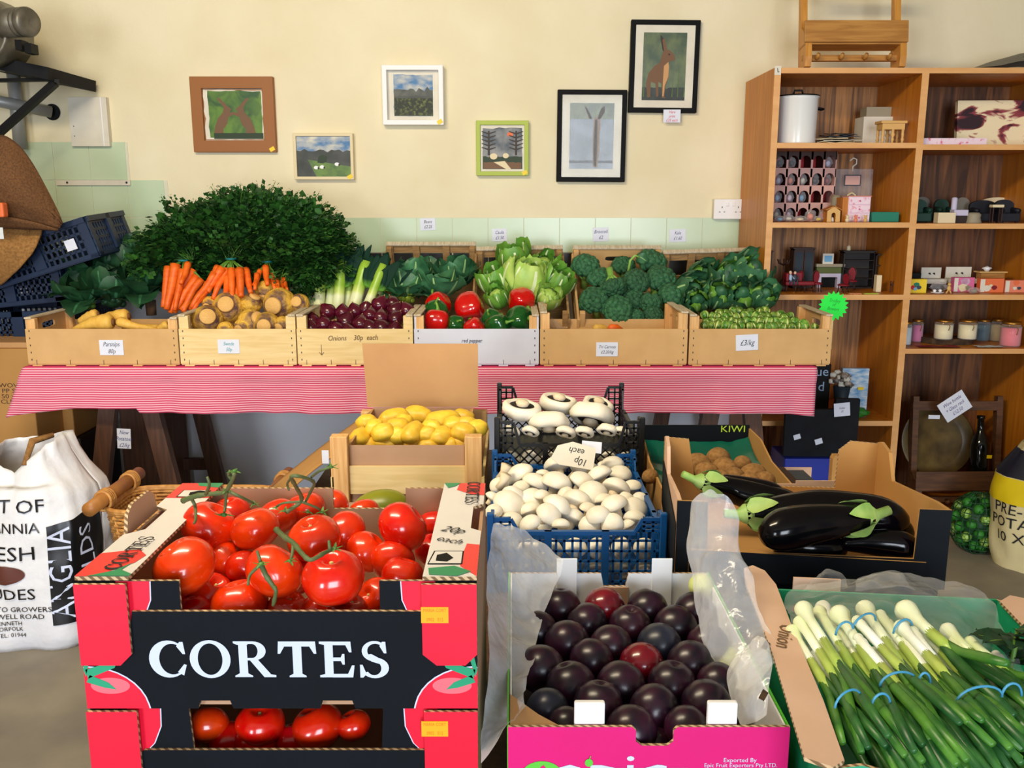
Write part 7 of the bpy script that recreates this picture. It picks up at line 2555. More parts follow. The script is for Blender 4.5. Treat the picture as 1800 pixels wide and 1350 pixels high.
m.M = Matrix.Translation(c) @ Matrix.Rotation(.95, 4, 'X') @ Matrix.Rotation(-.22, 4, 'Z')
m.prism([(-.048, -.016), (-.03, -.027), (.038, -.024), (.036, .022), (-.012, .026), (-.04, .012)], 0, .0008, 'off_white')
m.text('10p', .021, 'ink', Matrix.Translation((.012, -.006, .0014)) @ Matrix.Rotation(PI, 4, 'Z'), .85, .2)
m.text('each', .019, 'ink', Matrix.Translation((.0, .014, .0014)) @ Matrix.Rotation(PI, 4, 'Z'), .9, .2)
tag(m.build('price_card', loc=c, world=True), 'white card on the mushrooms with upside-down handwritten price', 'price card')
c = PZ(1040, 786, .862)
m = MB()
m.M = Matrix.Translation(c) @ Matrix.Rotation(1.0, 4, 'X') @ Matrix.Rotation(-.1, 4, 'Z')
m.prism([(-.02, -.012), (.02, -.012), (.02, .012), (-.02, .012)], 0, .0006, 'card')
tag(m.build('price_card', loc=c, world=True), 'small bluish card tucked behind the upside-down price card', 'price card')

# ---------------------------------------------------------------- potato crate
QY = 1.835
qa, qb = P(580, 790, QY), P(847, 790, QY)
QW, QD = qb.x - qa.x, .42
qx = (qa.x + qb.x) / 2
qt = thing('wooden_crate', 'wooden corner-post crate holding the cardboard box of potatoes', 'crate', (qx, QY, BZ))
zh = lambda py, y=QY: P(700, py, y).z - BZ
for sx in (-1, 1):
  for y in (0, QD - .03):
    m = MB().box(sx * (QW / 2 - .018) - .018, sx * (QW / 2 - .018) + .018, y, y + .03, 0, zh(768) if y == 0 else .13, 'crate_post')
    m.build('corner_post', qt, bevel=.002)
for z0_, z1_ in ((zh(871), zh(822)), (.0, .006)):
  MB().box(-QW / 2 + .0365, QW / 2 - .0365, .010, .016, z0_, z1_, 'crate_ply').build('front_board', qt)
for sx in (-1, 1):
  MB().box(sx * QW / 2 - .001, sx * QW / 2 + .005, 0, QD, .03, .08, 'crate_ply').build('side_board', qt)
bt = thing('cardboard_box', 'open cardboard box of yellow potatoes with its back flap standing up', 'box', (qx, QY + .018, BZ + .008))
bw = QW / 2 - .0375
bh = zh(787) - .008
m = MB().box(-bw, bw, 0, .004, 0, bh, 'cardboard_inner')
m.build('front_wall', bt)
for s_ in (-1, 1):
  MB().box(s_ * bw - .002, s_ * bw + .002, .004, QD - .08, 0, bh + .002, 'cardboard').build('side_wall', bt)
yb = QD - .08
MB().box(-bw, bw, yb - .004, yb, 0, bh + .004, 'cardboard_inner').build('back_wall', bt)
zf0 = bh + .006
ztop = P(740, 604, QY + .018 + yb).z - BZ - .008
m = MB()
m.M = frame((0, yb, 0), (1, 0, 0), (0, 0, 1))
fl = lambda px, py: P(px, py, QY + .018 + yb).x - qx
m.prism([(fl(646, 700), zf0), (fl(841, 700), zf0), (fl(840, 604), ztop), (fl(637, 604), ztop)], 0, .004, 'cardboard')
m.build('back_flap', bt)
m = MB()
pA, pB = V((-bw, yb, bh)), V((-bw, .0, bh))
off = WM[bt.name].translation
fA, fB = P(476, 856, 2.16) - off, P(508, 862, 1.90) - off


def flapf(u, v):
  a1 = pB.lerp(pA, u)
  b1 = fB.lerp(fA, u)
  return a1.lerp(b1, v) + V((0, 0, .006 * math.sin(PI * v)))


m.grid(flapf, 8, 10, 'cardboard_ochre')
m.build('left_flap', bt, solid=.003)
m = MB()
m.box(bw + .002, bw + .006, .004, yb, bh - .06, bh + .004, 'cardboard')
m.build('right_flap', bt)
card('small white tag on the left of the potato crate post', 572, 803, 12, 24, QY + .005, [], name='tag', cat='tag')


def potato_proto(sd):
  def f(t_):
    MB().ell((0, 0, 0), (.5, .36, .32), 'potato_u', 28, 18, fn=lambda d, p: V((p.x * .96, (p.y * (1 + .22 * d.x * d.x)) + .06 * math.sin(d.x * 2 + sd), p.z * (1 + .22 * d.x * d.x))) * (1 + .10 * noise.noise(d * 1.5 + V((sd * 2, 0, 0))) - .03 * max(0, noise.noise(d * 6 + V((sd, 0, 0))) - .3) * 4)).build('tuber', t_)
  return f


spec('potato_u', (240, 200, 66), (228, 182, 46), sc=4, ro=.42, rv=.16, rh=.012, bu=.12, bs=30)
pr = [proto('potato', 'yellow potato', 'potato', potato_proto(k)) for k in range(4)]
S6 = lambda x, y: (440 + x / 3.913, 590 + y / 3.913)
pots = [(805, 602, 118, 60), (755, 702, 150, 35), (985, 570, 205, 18), (1150, 550, 200, -8), (1320, 588, 240, 12), (1465, 568, 150, -25), (1505, 622, 145, -50), (855, 640, 120, 0), (912, 668, 155, 25), (1120, 665, 180, 40), (965, 735, 190, 22), (1310, 692, 150, 80), (1468, 668, 160, -28), (1130, 732, 150, 8),
    (1205, 757, 215, -8), (1440, 735, 185, 35), (812, 752, 120, 0), (1010, 630, 160, 10), (1212, 685, 110, 80), (1555, 640, 120, 80), (1400, 620, 140, 10), (1000, 690, 120, 60), (1370, 755, 130, 0), (890, 740, 110, 80), (1060, 600, 130, 0), (1250, 640, 120, 30), (690, 740, 90, 80)]
out = []
for x, y, L_, an in pots:
  px, py = S6(x, y)
  p = PZ(px, py, .85 - .034 * max(0, min(1, (py - 758) / 24)))
  s_ = size_at(L_ / 3.913, p) * 1.12
  o = dup(pr[R.randrange(4)][0], p, (R.uniform(-.3, .3), -math.radians(an) * .5, math.radians(an) * .9), (s_, max(s_ * .9, .068), max(s_ * .9, .068)))
  o['group'] = 'potatoes in the cardboard box'
  out.append((o, px, py, None))
row_labels(out, [742, 756, 768, 778], 'yellow potato', 'in the cardboard box')
drop(pr)
# mango in a shallow tray in front
t = thing('shallow_tray', 'shallow pale tray with one mango behind the tomato boxes', 'tray', (P(700, 890, 1.62).x, 1.50, BZ))
MB().box(-.14, .14, 0, .26, 0, .012, 'off_white').build('base', t)
MB().box(-.14, .14, .256, .26, .0125, .05, 'cardboard_inner').build('back_wall', t)
p = P(668, 891, 1.60)
t = thing('mango', 'greenish yellow mango lying behind the tomato boxes', 'mango', p)
MB().ell((0, 0, 0), (.052, .036, .032), 'mango', 26, 16, fn=lambda d, q: q + V((0, 0, .006 * d.x))).build('fruit', t)
MB().ell((-.03, -.024, .004), (.004, .003, .004), 'ink', 8, 6).build('stem_scar', t)

# ---------------------------------------------------------------- kiwi box and its neighbour
KY = 1.68
ka, kb = P(1165, 850, KY).x, P(1500, 850, KY).x
kz = P(1400, 851, KY).z
kt = thing('kiwi_tray', 'card tray of kiwis lined with green film behind the aubergines', 'tray', (0, KY, BZ))
kx1 = P(1400, 850, KY).x
KD = .36
kh = kz - BZ
m = MB().box(ka, kx1, 0, .004, 0, kh, 'cardboard_pale')
m.build('front_wall', kt)
for x in (ka, kx1):
  m = MB()
  m.M = frame((x, 0, 0), (0, 1, 0), (0, 0, 1))
  m.prism([(.004, 0), (KD, 0), (KD, kh + .02), (KD - .10, kh + .02), (KD - .19, kh - .004), (.004, kh - .01)], -.002, .002, 'cardboard_ochre')
  m.build('side_wall', kt)
m = MB().box(ka, kx1, KD - .004, KD, 0, kh + .028, 'box_black')
c = P(1287, 786, KY + KD - .005)
m.build('back_wall', kt)
m = MB()
m.text('KIWI', size_at(17, c), 'lime_paper', facing((c.x, KD - .0055, kh + .012)), 1.2)
m.build('lettering', kt)
m = MB().grid(lambda u, v: V((ka + .004 + (kx1 - ka - .008) * u, .01 + (KD - .02) * v, kh - .045 + .012 * (2 * abs(u - .5)) ** 4 + .035 * v ** 6 + .006 * noise.noise(V((u * 9, v * 9, 3))))), 26, 20, 'liner_green')
m.build('green_liner', kt)
pr = [proto('kiwi', 'brown kiwi', 'kiwi', lambda t_: MB().ell((0, 0, 0), (.5, .42, .42), 'kiwi_u', 22, 14, fn=lambda d, p: p * (1 + .03 * noise.noise(d * 2))).build('fruit', t_))]
S5 = lambda x, y, d: (1120 + x / 2.647, 740 + y / 2.647, d / 2.647)
kiw = [S5(*q) for q in ((285, 205, 112), (377, 178, 112), (490, 205, 90), (410, 228, 115), (538, 252, 112), (325, 240, 100), (450, 268, 100), (590, 278, 90), (60, 258, 70), (205, 195, 60), (205, 235, 60), (390, 270, 90), (520, 285, 90))]
place(pr, kiw, 'brown kiwi', [823, 834], 'in the kiwi tray', 'kiwis in the tray', 'kiwi', Zof=.805, dia=1.18)
drop(pr)
# right neighbour: long low tray with a few punnet lids
nt = thing('shallow_tray', 'pale low tray with a corner tab right of the kiwis', 'tray', (0, KY + .02, BZ))
nx0, nx1 = kx1 + .006, P(1497, 850, KY + .02).x + .01
MB().box(nx0, nx1, 0, .004, 0, kh, 'cardboard_pale').build('front_wall', nt)
nb = KD - .04
zb_ = P(1450, 822, KY + .02 + nb).z - BZ
MB().box(nx0, nx1 + .02, nb, nb + .004, 0, zb_, 'cardboard_pale').build('back_wall', nt)
MB().box(nx0, nx1, .006, nb - .002, 0, .04, 'slate').build('dark_tray_insert', nt)
m = MB()
tp = P(1466, 805, KY + .02 + nb - .02)
m.M = facing((tp.x + .008, nb - .01, tp.z - BZ - .02))
m.prism([(-.014, -.035), (.04, -.045), (.04, -.03), (.016, .0), (.016, .022), (.012, .028), (-.010, .028), (-.014, .02)], 0, .02, 'cardboard_ochre')
m.build('corner_tab', nt)
m = MB().box(nx0 + .004, nx0 + .07, .05, nb - .01, .041, .05, 'doll_wood')
tag(m.build('packet', loc=(0, KY + .02, BZ)), 'brown packet lying in the pale low tray', 'packet')
tag(MB().ell((0, 0, 0), (.035, .01, .012), 'cardboard_pale', 16, 10).build('card_handle', loc=P(1212, 777, KY + KD + .02)), 'pale rounded card handle sticking up behind the kiwis', 'handle') if 0 else None
m = MB()
m.M = facing((P(1212, 780, KY + KD).x, KD + .004, P(1212, 776, KY + KD).z - BZ))
m.prism([(-.026, -.03), (.026, -.03), (.026, .004), (.02, .010), (-.02, .010), (-.026, .004)], -.004, .002, 'cardboard_pale')
m.build('handle_tab', kt)

# ---------------------------------------------------------------- aubergine box
gR, gL_ = PZ(1674, 897, .911), PZ(1190, 864, .911)
GW = math.hypot(gR.x - gL_.x, gR.y - gL_.y)
ga_ = -.11
gL_ = gR - V((GW * math.cos(ga_), GW * math.sin(ga_), 0))
gz0 = .788
GD = .36
gt = thing('aubergine_box', 'black outside cardboard box of aubergines with tall end flaps', 'box', (gL_.x, gL_.y, gz0), (0, 0, ga_))
HC = .123
gh = P(1500, 968, 1.29).z - gz0
m = MB()
m.M = frame((0, .004, 0), (1, 0, 0), (0, 0, 1))
m.prism([(0, 0), (GW, 0), (GW, HC), (GW - .045, HC), (GW - .047, gh), (.047, gh), (.045, HC), (0, HC)], 0, .004, 'box_black', 'cardboard_ochre')
m.build('front_wall', gt)
m = MB()
m.M = frame((0, 0, 0), (1, 0, 0), (0, 0, 1))
m.prism([(.02, 0), (GW - .03, 0), (GW - .03, gh - .004), (.02, gh + .002)], 0, .003, 'box_black', 'cardboard_ochre')
m.build('front_flap', gt)
for s_ in (0, 1):
  m = MB()
  m.M = frame((.004 + s_ * (GW - .008), 0, 0), (0, 1, 0), (0, 0, 1))
  m.prism([(.004, 0), (GD, 0), (GD, .128), (GD - .02, .134), (GD - .07, .128), (GD - .10, .085), (.05, HC - .004), (.004, HC)], -.003, .003, 'cardboard_ochre' if s_ else 'cardboard_pale')
  m.build('side_wall', gt)
  MB().box(-.0015 + s_ * (GW + .001), s_ * (GW + .0015), .004, GD, 0, .083, 'box_black').build('outer_face', gt)
m = MB()
m.M = frame((0, GD, 0), (1, 0, 0), (0, 0, 1))
m.prism([(0, 0), (GW, 0), (GW, .126), (GW - .055, .130), (GW - .075, .112), (GW - .078, .040), (.06, .038), (.045, .125), (0, .128)], 0, .005, 'cardboard_ochre', 'corrugated')
m.build('back_wall', gt)
MB().box(.008, GW - .008, .010, GD - .006, 0, .004, 'cardboard_ochre').build('base', gt)
tag(MB().box(.006, GW - .006, .006, GD - .006, BZ - gz0, -.001, 'box_black').build('cardboard_tray', loc=gt.location, rot=(0, 0, ga_), bevel=.002), 'black tray underneath the aubergine box', 'tray')


def aubergine(label, pts, rpx, cal=None, fat=.72):
  """pts (px, py, z) from the calyx end to the round end"""
  P_ = [PZ(*q) for q in pts]
  k = len(P_) - 1
  t_ = thing('aubergine', label, 'aubergine', P_[0], group='aubergines in the black box')
  path, rad = [], []
  r0 = size_at(rpx, P_[len(P_) // 2])
  N_ = 26
  for i in range(N_ + 1):
    q = i / N_ * k
    a1 = min(int(q), k - 1)
    path.append(P_[a1].lerp(P_[a1 + 1], q - a1))
    f = i / N_
    e = math.sqrt(max(0, 1 - (max(0, f - fat) / (1 - fat)) ** 2))
    rad.append(max(.0008, r0 * (.5 + .5 * math.sin(min(1, f / fat) * PI / 2)) * e))
  for _ in range(3):
    path = [path[0]] + [(path[i - 1] + path[i] * 2 + path[i + 1]) / 4 for i in range(1, N_)] + [path[-1]]
  MB().tube(path, rad, 'aubergine', 32).build('fruit', t_, world=True)
  if cal:
    d = (path[0] - path[2]).normalized()
    m = MB().tube([path[0] - d * .010, path[0] + d * .004, path[0] + d * .014, path[0] + d * .034 + V((0, 0, .004))], [rad[0] * 1.15, rad[0] * .95, rad[0] * .5, rad[0] * .45], 'aubergine_calyx', 14)
    x = d.orthogonal().normalized()
    y = d.cross(x)
    for q in range(5):
      a1 = q * 1.257 + .4
      o_ = x * math.cos(a1) + y * math.sin(a1)
      m.leaf(path[0] + o_ * rad[0] * 1.1, -d + o_ * .45, o_, r0 * 1.5, r0 * .8, 'aubergine_calyx', curl=.5, ruf=.02, nt=6, point=.55)
    m.build('calyx', t_, world=True)


aubergine('aubergine at the back left with green calyx up on the box edge', [(1232, 846, .895), (1290, 862, .875), (1350, 880, .862), (1420, 895, .85)], 28, 1)
aubergine('long aubergine lying across the middle, calyx to the left', [(1312, 903, .872), (1370, 898, .878), (1440, 893, .882), (1540, 905, .875), (1600, 925, .86)], 36, 1)
aubergine('front aubergine with its green calyx pointing right', [(1528, 907, .888), (1480, 915, .885), (1420, 922, .88), (1380, 930, .875), (1338, 945, .868)], 38, 1)
aubergine('low aubergine at the front right, half behind the box front', [(1480, 955, .842), (1520, 952, .845), (1570, 955, .845), (1616, 965, .84)], 26)
aubergine('aubergine at the right behind the front calyx', [(1500, 925, .85), (1560, 925, .85), (1600, 945, .848)], 26)
aubergine('shaded aubergine low under the front one', [(1360, 960, .835), (1420, 962, .835), (1490, 965, .83)], 24)
aubergine('aubergine sticking up behind the back left one', [(1270, 842, .89), (1320, 856, .88), (1380, 870, .872)], 18)

# ---------------------------------------------------------------- spring onion box
OR = -.115
Of = PZ(1462, 1342, .852)
ot = thing('spring_onion_box', 'green cardboard box of spring onions in clear film at the front right', 'box', (Of.x + .006, Of.y, .735), (0, 0, OR))
OW, OD, OH = .285, .385, .115
for s_ in (0, 1):
  x = s_ * OW
  m = MB()
  m.M = frame((x, 0, 0), (0, 1, 0), (0, 0, 1))
  m.prism([(.0, -.02), (OD, -.02), (OD, OH), (0, OH)], -.002, .002, 'teal_green', 'corrugated')
  m.build('side_wall', ot)
  m = MB()
  if s_ == 0:
    m.M = frame((-.030, 0, OH + .002), (1, 0, 0), (0, 1, 0)) @ Matrix.Diagonal((.76, 1, 1, 1))
    m.prism([(.0, .0), (.03, -.012), (.046, .0), (.05, .10), (.048, .25), (.05, OD), (.04, OD + .045), (.022, OD + .062), (.004, OD + .05), (-.002, OD), (.004, .2)], 0, .004, 'cardboard_pale', 'corrugated')
    m.M = frame((-.014, OD * .62, OH + .0072), (-.25, -1, 0), (1, -.25, 0))
    m.text('Onion', .026, 'ink_brown', Matrix.Translation((0, 0, 0)), .9, .2)
    for q in ((-.09, .012), (.13, -.004), (.02, -.012)):
      m.flat([(q[0], q[1]), (q[0] + .02, q[1] - .003), (q[0] + .024, q[1] + .003), (q[0] + .006, q[1] + .006)], 'bark', .0002)
  else:
    m.M = frame((OW - .006, 0, OH + .002), (1, 0, 0), (0, 1, 0))
    m.prism([(.0, .0), (.06, .0), (.07, .15), (.06, OD - .02), (.02, OD + .0), (0, OD - .02)], 0, .004, 'cardboard_pale', 'corrugated')
  m.build('side_flap', ot)
MB().box(.002, OW - .002, OD - .004, OD, -.02, OH, 'teal_green').build('back_wall', ot)
m = MB()
m.M = frame((0, .0, 0), (1, 0, 0), (0, 0, 1))
m.prism([(0, -.02), (OW, -.02), (OW, OH - .012), (.06, OH - .012), (.045, OH - .002), (.02, OH + .004), (0, OH)], 0, .004, 'teal_green', 'corrugated')
m.build('front_wall', ot)
m = MB().box(.004, OW - .004, .004, OD - .006, -.02, .02, 'teal_green')
m.build('base', ot)
MB().box(.03, .09, OD + .0005, OD + .004, OH - .012, OH + .016, 'cardboard_pale').build('back_tab', ot)
WMo = WM[ot.name]


def spring_bunch(label, stalks, bands, zl=.86):
  """stalks: (bulb px, py, end px, py, bulb radius px, z)"""
  b0 = PZ(stalks[0][0], stalks[0][1], zl)
  t_ = thing('spring_onion_bunch', label, 'spring onions', b0, group='bunches of spring onions')
  for (x0, y0, x1, y1, rb, z_) in stalks:
    A_, B_ = PZ(x0, y0, z_), PZ(x1, y1, z_ - .01)
    d = B_ - A_
    L_ = d.length
    rb_ = size_at(rb, A_)
    q = V((0, 0, 1)).rotation_difference(d).to_matrix().to_4x4()
    q.translation = A_
    on = bpy.data.objects.new('spring_onion', None) if 0 else None
    rs = min(.0085, max(.0055, rb_ * .5))
    m = MB()
    m.M = q
    m.lathe([(0, -rb_ * .95), (rb_ * .55, -rb_ * .8), (rb_ * .95, -rb_ * .25), (rb_, .1 * rb_), (rb_ * .85, rb_ * .7), (rs * 1.15, rb_ * 1.7), (rs, rb_ * 2.6), (rs * .95, L_ * .36)], 'bulb_w', 20)
    m.tube([(0, 0, L_ * .26), (0, 0, L_ * .42), (0, 0, L_ * .52)], [rs * .98, rs * 1.05, rs * .9], 'stalk_mid', 14)
    for k in range(4):
      a1 = k * 1.57 + x0
      o1 = V((math.cos(a1), math.sin(a1), 0))
      pts = [o1 * rs * .3 + V((0, 0, L_ * .38)), o1 * rs * .9 + V((0, 0, L_ * .55)), o1 * rs * (1.6 + .5 * k) + V((0, 0, L_ * .75)), o1 * rs * (1.8 + k) + V((0, 0, L_ * (1.12 - .07 * k)))]
      m.tube(pts, [rs * .6, rs * .85, rs * .95, rs * .6], 'stalk_green' if k % 2 else 'stalk_dark', 10, squash=.7)
    ob = m.build('spring_onion', t_, world=True)
  for (x0, y0, x1, y1, z_) in bands:
    a1, b1 = PZ(x0, y0, z_), PZ(x1, y1, z_)
    c1 = (a1 + b1) / 2
    h1 = (b1 - a1) / 2
    m = MB()
    up = V((0, 0, 1))
    m.tube([c1 + h1 * math.cos(q * PI / 10) + up * (.014 * math.sin(q * PI / 10)) for q in range(11)], .0013, 'blue_band', 6)
    m.build('rubber_band', t_, world=True)


sx6 = lambda x, y: (1300 + x / 3.552, 970 + y / 3.552)


def SB(label, st, bands, z_=.862):
  s2 = []
  for (x0, y0, x1, y1, rb, dz) in st:
    a1, b1 = sx6(x0, y0), sx6(x1, y1)
    s2.append((a1[0], a1[1], b1[0], b1[1], rb / 3.552, z_ + dz))
  spring_bunch(label, s2, [(*sx6(q[0], q[1]), *sx6(q[2], q[3]), z_ + .012) for q in bands], z_)


SB('spring onion bunch at the far left with its band near the box edge', [(400, 360, 1000, 1290, 58, .012), (380, 440, 940, 1300, 46, .0), (330, 500, 860, 1350, 50, -.01), (500, 375, 1080, 1340, 44, .002)], [(595, 975, 760, 920)])
SB('spring onion bunch with two round bulbs, second from left', [(625, 392, 1240, 1350, 64, .012), (520, 350, 1150, 1350, 50, -.01), (600, 460, 1180, 1350, 36, -.006)], [(820, 975, 940, 960), (600, 520, 710, 500)])
SB('middle spring onion bunch with a single raised white bulb', [(785, 358, 1370, 1290, 60, .008), (735, 430, 1440, 1200, 36, .018), (740, 540, 1400, 1340, 34, .014)], [(875, 840, 1110, 820), (700, 495, 850, 430)])
SB('spring onion bunch right of the middle with a smaller bulb', [(880, 395, 1540, 1270, 36, .006), (930, 450, 1560, 1300, 34, .002), (860, 460, 1480, 1260, 30, -.006)], [(1110, 835, 1190, 835)])
SB('largest spring onion bunch with the fattest white bulb at the right', [(1040, 368, 1690, 940, 72, .014), (1010, 470, 1720, 1230, 50, .016), (1080, 500, 1680, 1260, 40, .01), (1040, 560, 1560, 1290, 36, .006), (1120, 470, 1780, 1180, 36, .0)], [(1355, 940, 1640, 905), (960, 510, 1080, 480)])
SB('spring onion bunch at the far right under the film, greens cut by the frame', [(1300, 490, 1900, 1060, 50, .0), (1340, 560, 1900, 1160, 36, -.004), (1440, 560, 1950, 1000, 36, -.004), (1380, 600, 1850, 1250, 34, -.01)], [(1635, 905, 1760, 900)])
for k_, (x_, w_) in enumerate(((470, 'left'), (760, 'middle'), (1080, 'right of the middle'), (1400, 'far right'))):
  SB('lower spring onion bunch buried under the others, ' + w_, [(x_, 640, x_ + 560, 1420, 30, -.022), (x_ + 70, 620, x_ + 660, 1380, 30, -.026), (x_ + 140, 650, x_ + 740, 1400, 30, -.024), (x_ + 200, 640, x_ + 800, 1360, 28, -.028)], [])
film('clear film draped over the upper end of the spring onions',
   [[P(1395, 1035, 1.10), P(1500, 985, 1.12), P(1640, 1000, 1.10), P(1735, 1050, 1.06)],
    [P(1378, 1075, 1.04), P(1480, 1030, 1.05), P(1620, 1030, 1.04), P(1760, 1090, 1.0)],
    [P(1395, 1120, .98), P(1440, 1085, 1.00), P(1500, 1070, 1.0), P(1785, 1150, .93)],
    [P(1425, 1235, .86), P(1450, 1130, .93), P(1480, 1080, .97), P(1800, 1190, .90)]], 'film', 40, 40, .012, 9, 3, 'plastic_film')
film('stiff clear film tuft standing behind the spring onions, left',
   [[P(1440, 1006, 1.13), P(1450, 992, 1.13), P(1465, 992, 1.13), P(1480, 1015, 1.13)], [P(1435, 1015, 1.12), P(1450, 1005, 1.11), P(1470, 1005, 1.11), P(1484, 1022, 1.12)],
    [P(1425, 1030, 1.11), P(1445, 1020, 1.11), P(1470, 1020, 1.11), P(1484, 1030, 1.11)], [P(1405, 1045, 1.10), P(1440, 1035, 1.10), P(1470, 1032, 1.10), P(1490, 1036, 1.10)]], 'film', 14, 14, .008, 14, 6, 'plastic_film')
film('stiff clear film tuft standing behind the spring onions, right',
   [[P(1512, 1018, 1.13), P(1540, 1005, 1.13), P(1580, 995, 1.13), P(1596, 1022, 1.13)], [P(1508, 1026, 1.12), P(1540, 1014, 1.11), P(1580, 1008, 1.11), P(1598, 1030, 1.12)],
    [P(1505, 1032, 1.11), P(1540, 1024, 1.11), P(1580, 1020, 1.11), P(1600, 1034, 1.11)], [P(1500, 1040, 1.10), P(1540, 1035, 1.10), P(1580, 1032, 1.10), P(1604, 1038, 1.10)]], 'film', 14, 14, .008, 14, 8, 'plastic_film')
t = thing('herb_sprig', 'dark parsley-like sprig at the right edge of the onion box', 'herb', P(1775, 1180, .93))
m = MB()
o = V((0, 0, 0))
m.tube([V((0, 0, -.05)), o, V((.004, 0, .05))], .003, 'carrot_stem', 6)
for k in range(9):
  a1 = k * .7
  m.leaf((0, 0, .01 + .005 * k), (math.cos(a1), math.sin(a1), .5), (0, 0, 1), .045, .03, 'brassica_dark', 'carrot_stem', curl=.6, ruf=.1, nt=5)
m.build('leaves', t)


# ---------------------------------------------------------------- left side of the shop
# fertiliser-like paper sack with printing
SX, SY = P(40, 1000, 2.62).x, 2.72
st_ = thing('paper_sack', 'open white printed potato sack with black panel standing on the floor', 'sack', (-1.52, SY, 0))
sh = [(0, .17, .25), (.05, .20, .29), (.25, .20, .285), (.42, .19, .27), (.52, .17, .22), (.6, .13, .15)]


def sack_r(v, H_):
  z_ = v * H_
  pts = [(0, .9), (.06, 1.0), (.35, 1.0), (.62, .98), (.8, .86), (.92, .62), (1, .52)]
  for (a1, b1), (c1, d1) in zip(pts, pts[1:]):
    if v <= c1:
      return b1 + (d1 - b1) * (v - a1) / (c1 - a1)
  return .5


SH = .61


def sackf(u, v, off=0.0):
  a1 = u * 2 * PI
  k = sack_r(v, SH)
  cx_, cy_ = math.cos(a1), math.sin(a1)
  sq = (abs(cx_) ** 3 + abs(cy_) ** 3) ** (-1 / 3)
  h_ = SH * (1 + .06 * max(0, cx_) * (v > .9) - .10 * (v > .85) * max(0, -cy_) * (1 - abs(cx_)))
  n_ = .014 * noise.noise(V((cx_ * 2, cy_ * 2, v * 3))) + .012 * noise.noise(V((cx_ * 5, cy_ * 5, v * 6 + 4))) * (.4 + v)
  kx = k * (1 - .12 * (v > .9))
  return V((.27 * kx * cx_ * sq * .86 + n_ * cx_ + .03 * v * v, .20 * (k ** .8) * cy_ * sq * .86 + n_ * cy_, h_ * v)) + V((cx_, cy_, 0)) * off


MB().grid(sackf, 72, 40, 'sack_white').build('bag', st_, solid=.002)
m = MB().grid(lambda u, v: sackf(u, v * .02 + .96) * .985 - V((0, 0, .16 * v)), 48, 4, 'sack_white')
MB().ell((.02, 0, .40), (.14, .10, .06), 'potato', 24, 12).build('potatoes', st_)


def on_sack(m, az0, z0_, w_, txt, size, mat, vertical=False, sx=1.0, shear=0):
  """wraps flat lettering round the sack front; az0: position along the circumference"""
  vs, fs = text_geo(txt)
  out_ = []
  for x, y, _ in vs:
    x, y = x * size * sx + y * size * shear, y * size
    if vertical:
      x, y = -y, x
    out_.append(sackf(az0 + x / 1.45, (z0_ + y) / SH, .0045))
  m.add(out_, fs, mat, False)


m = MB()
m.grid(lambda u, v: sackf(.835 + .15 * u, (.09 + v * (.31 + .04 * u)) / SH, .003), 30, 24, 'sack_print')
m.build('black_panel', st_)
m = MB()
on_sack(m, .875, .25, 0, 'ANGLIA', .085, 'letter_white', True, .95)
on_sack(m, .935, .27, 0, 'FIELDS', .085, 'letter_white', True, .95)
m.build('panel_lettering', st_, label='white vertical lettering')
m = MB()
for az, z_, tx, sz, sx_ in ((.755, .445, 'BEST OF', .058, 1.1), (.745, .385, 'BRITANNIA', .044, 1.0), (.75, .30, 'FRESH', .062, 1.1), (.745, .175, 'SPUDES', .050, 1.1), (.76, .135, 'POTATO GROWERS', .022, 1.1), (.758, .112, 'HATWELL ROAD', .022, 1.1), (.75, .092, 'KENNETH', .018, 1), (.75, .074, 'NORFOLK', .018, 1), (.755, .054, 'TEL: 01944', .018, 1)):
  on_sack(m, az, z_, 0, tx, sz, 'sack_print', False, sx_)
m.build('lettering', st_)
m = MB()
m.grid(lambda u, v: sackf(.745 + .055 * (u - .5) * math.sqrt(max(.05, 1 - (2 * v - 1) ** 2)) * 1.7, (.225 + .06 * v) / SH, .004), 10, 10, 'potato_logo')
m.build('potato_print', st_)
m = MB()
m.tube([sackf(.80, .99) + V((0, 0, .0)), sackf(.9, .99) + V((-.05, 0, .012)), sackf(.97, 1.0) + V((-.02, 0, .0))], [.008, .012, .008], 'burlap_light', 6)
m.build('rolled_rim', st_)

# wicker basket on a dark crate
BKz = .325
bk = thing('wicker_basket', 'rectangular wicker basket with wooden pole handles behind the tomato trays', 'basket', (P(318, 880, 2.28).x, 2.28, BKz))
BW, BD, BH = .215, .22, .215


def brect(t_, k, z_):
  """rounded rectangle"""
  a1 = t_ * 2 * PI
  c1, s1 = math.cos(a1), math.sin(a1)
  q = (abs(c1) ** 5 + abs(s1) ** 5) ** (-1 / 5)
  return V((BW * k * c1 * q, BD / 2 + BD / 2 * k * s1 * q, z_))


NST = 44
m = MB()
for j in range(20):
  z_ = .012 + j * (BH - .02) / 19
  k = .86 + .14 * z_ / BH
  pts = []
  for i in range(NST * 2 + 1):
    o_ = .004 * (1 if (i + j) % 2 else -1)
    p = brect(i / (NST * 2), k, z_)
    d = V((p.x, p.y - BD / 2, 0)).normalized()
    pts.append(p + d * o_)
  m.tube(pts, .0048, 'wicker', 5, False)
m.build('woven_wall', bk)
m = MB()
for i in range(NST):
  m.tube([brect((i + .5) / NST, .86, 0), brect((i + .5) / NST, 1.0, BH)], .0035, 'wicker', 5)
m.build('stakes', bk)
m = MB()
for o_ in (0, .008):
  m.tube([brect(i / 60, 1.01 + o_, BH + o_ * .6) for i in range(61)], .0065, 'wicker', 7, False)
m.build('rim', bk)
MB().box(-BW * .84, BW * .84, .02, BD - .02, 0, .006, 'wicker').build('base', bk)
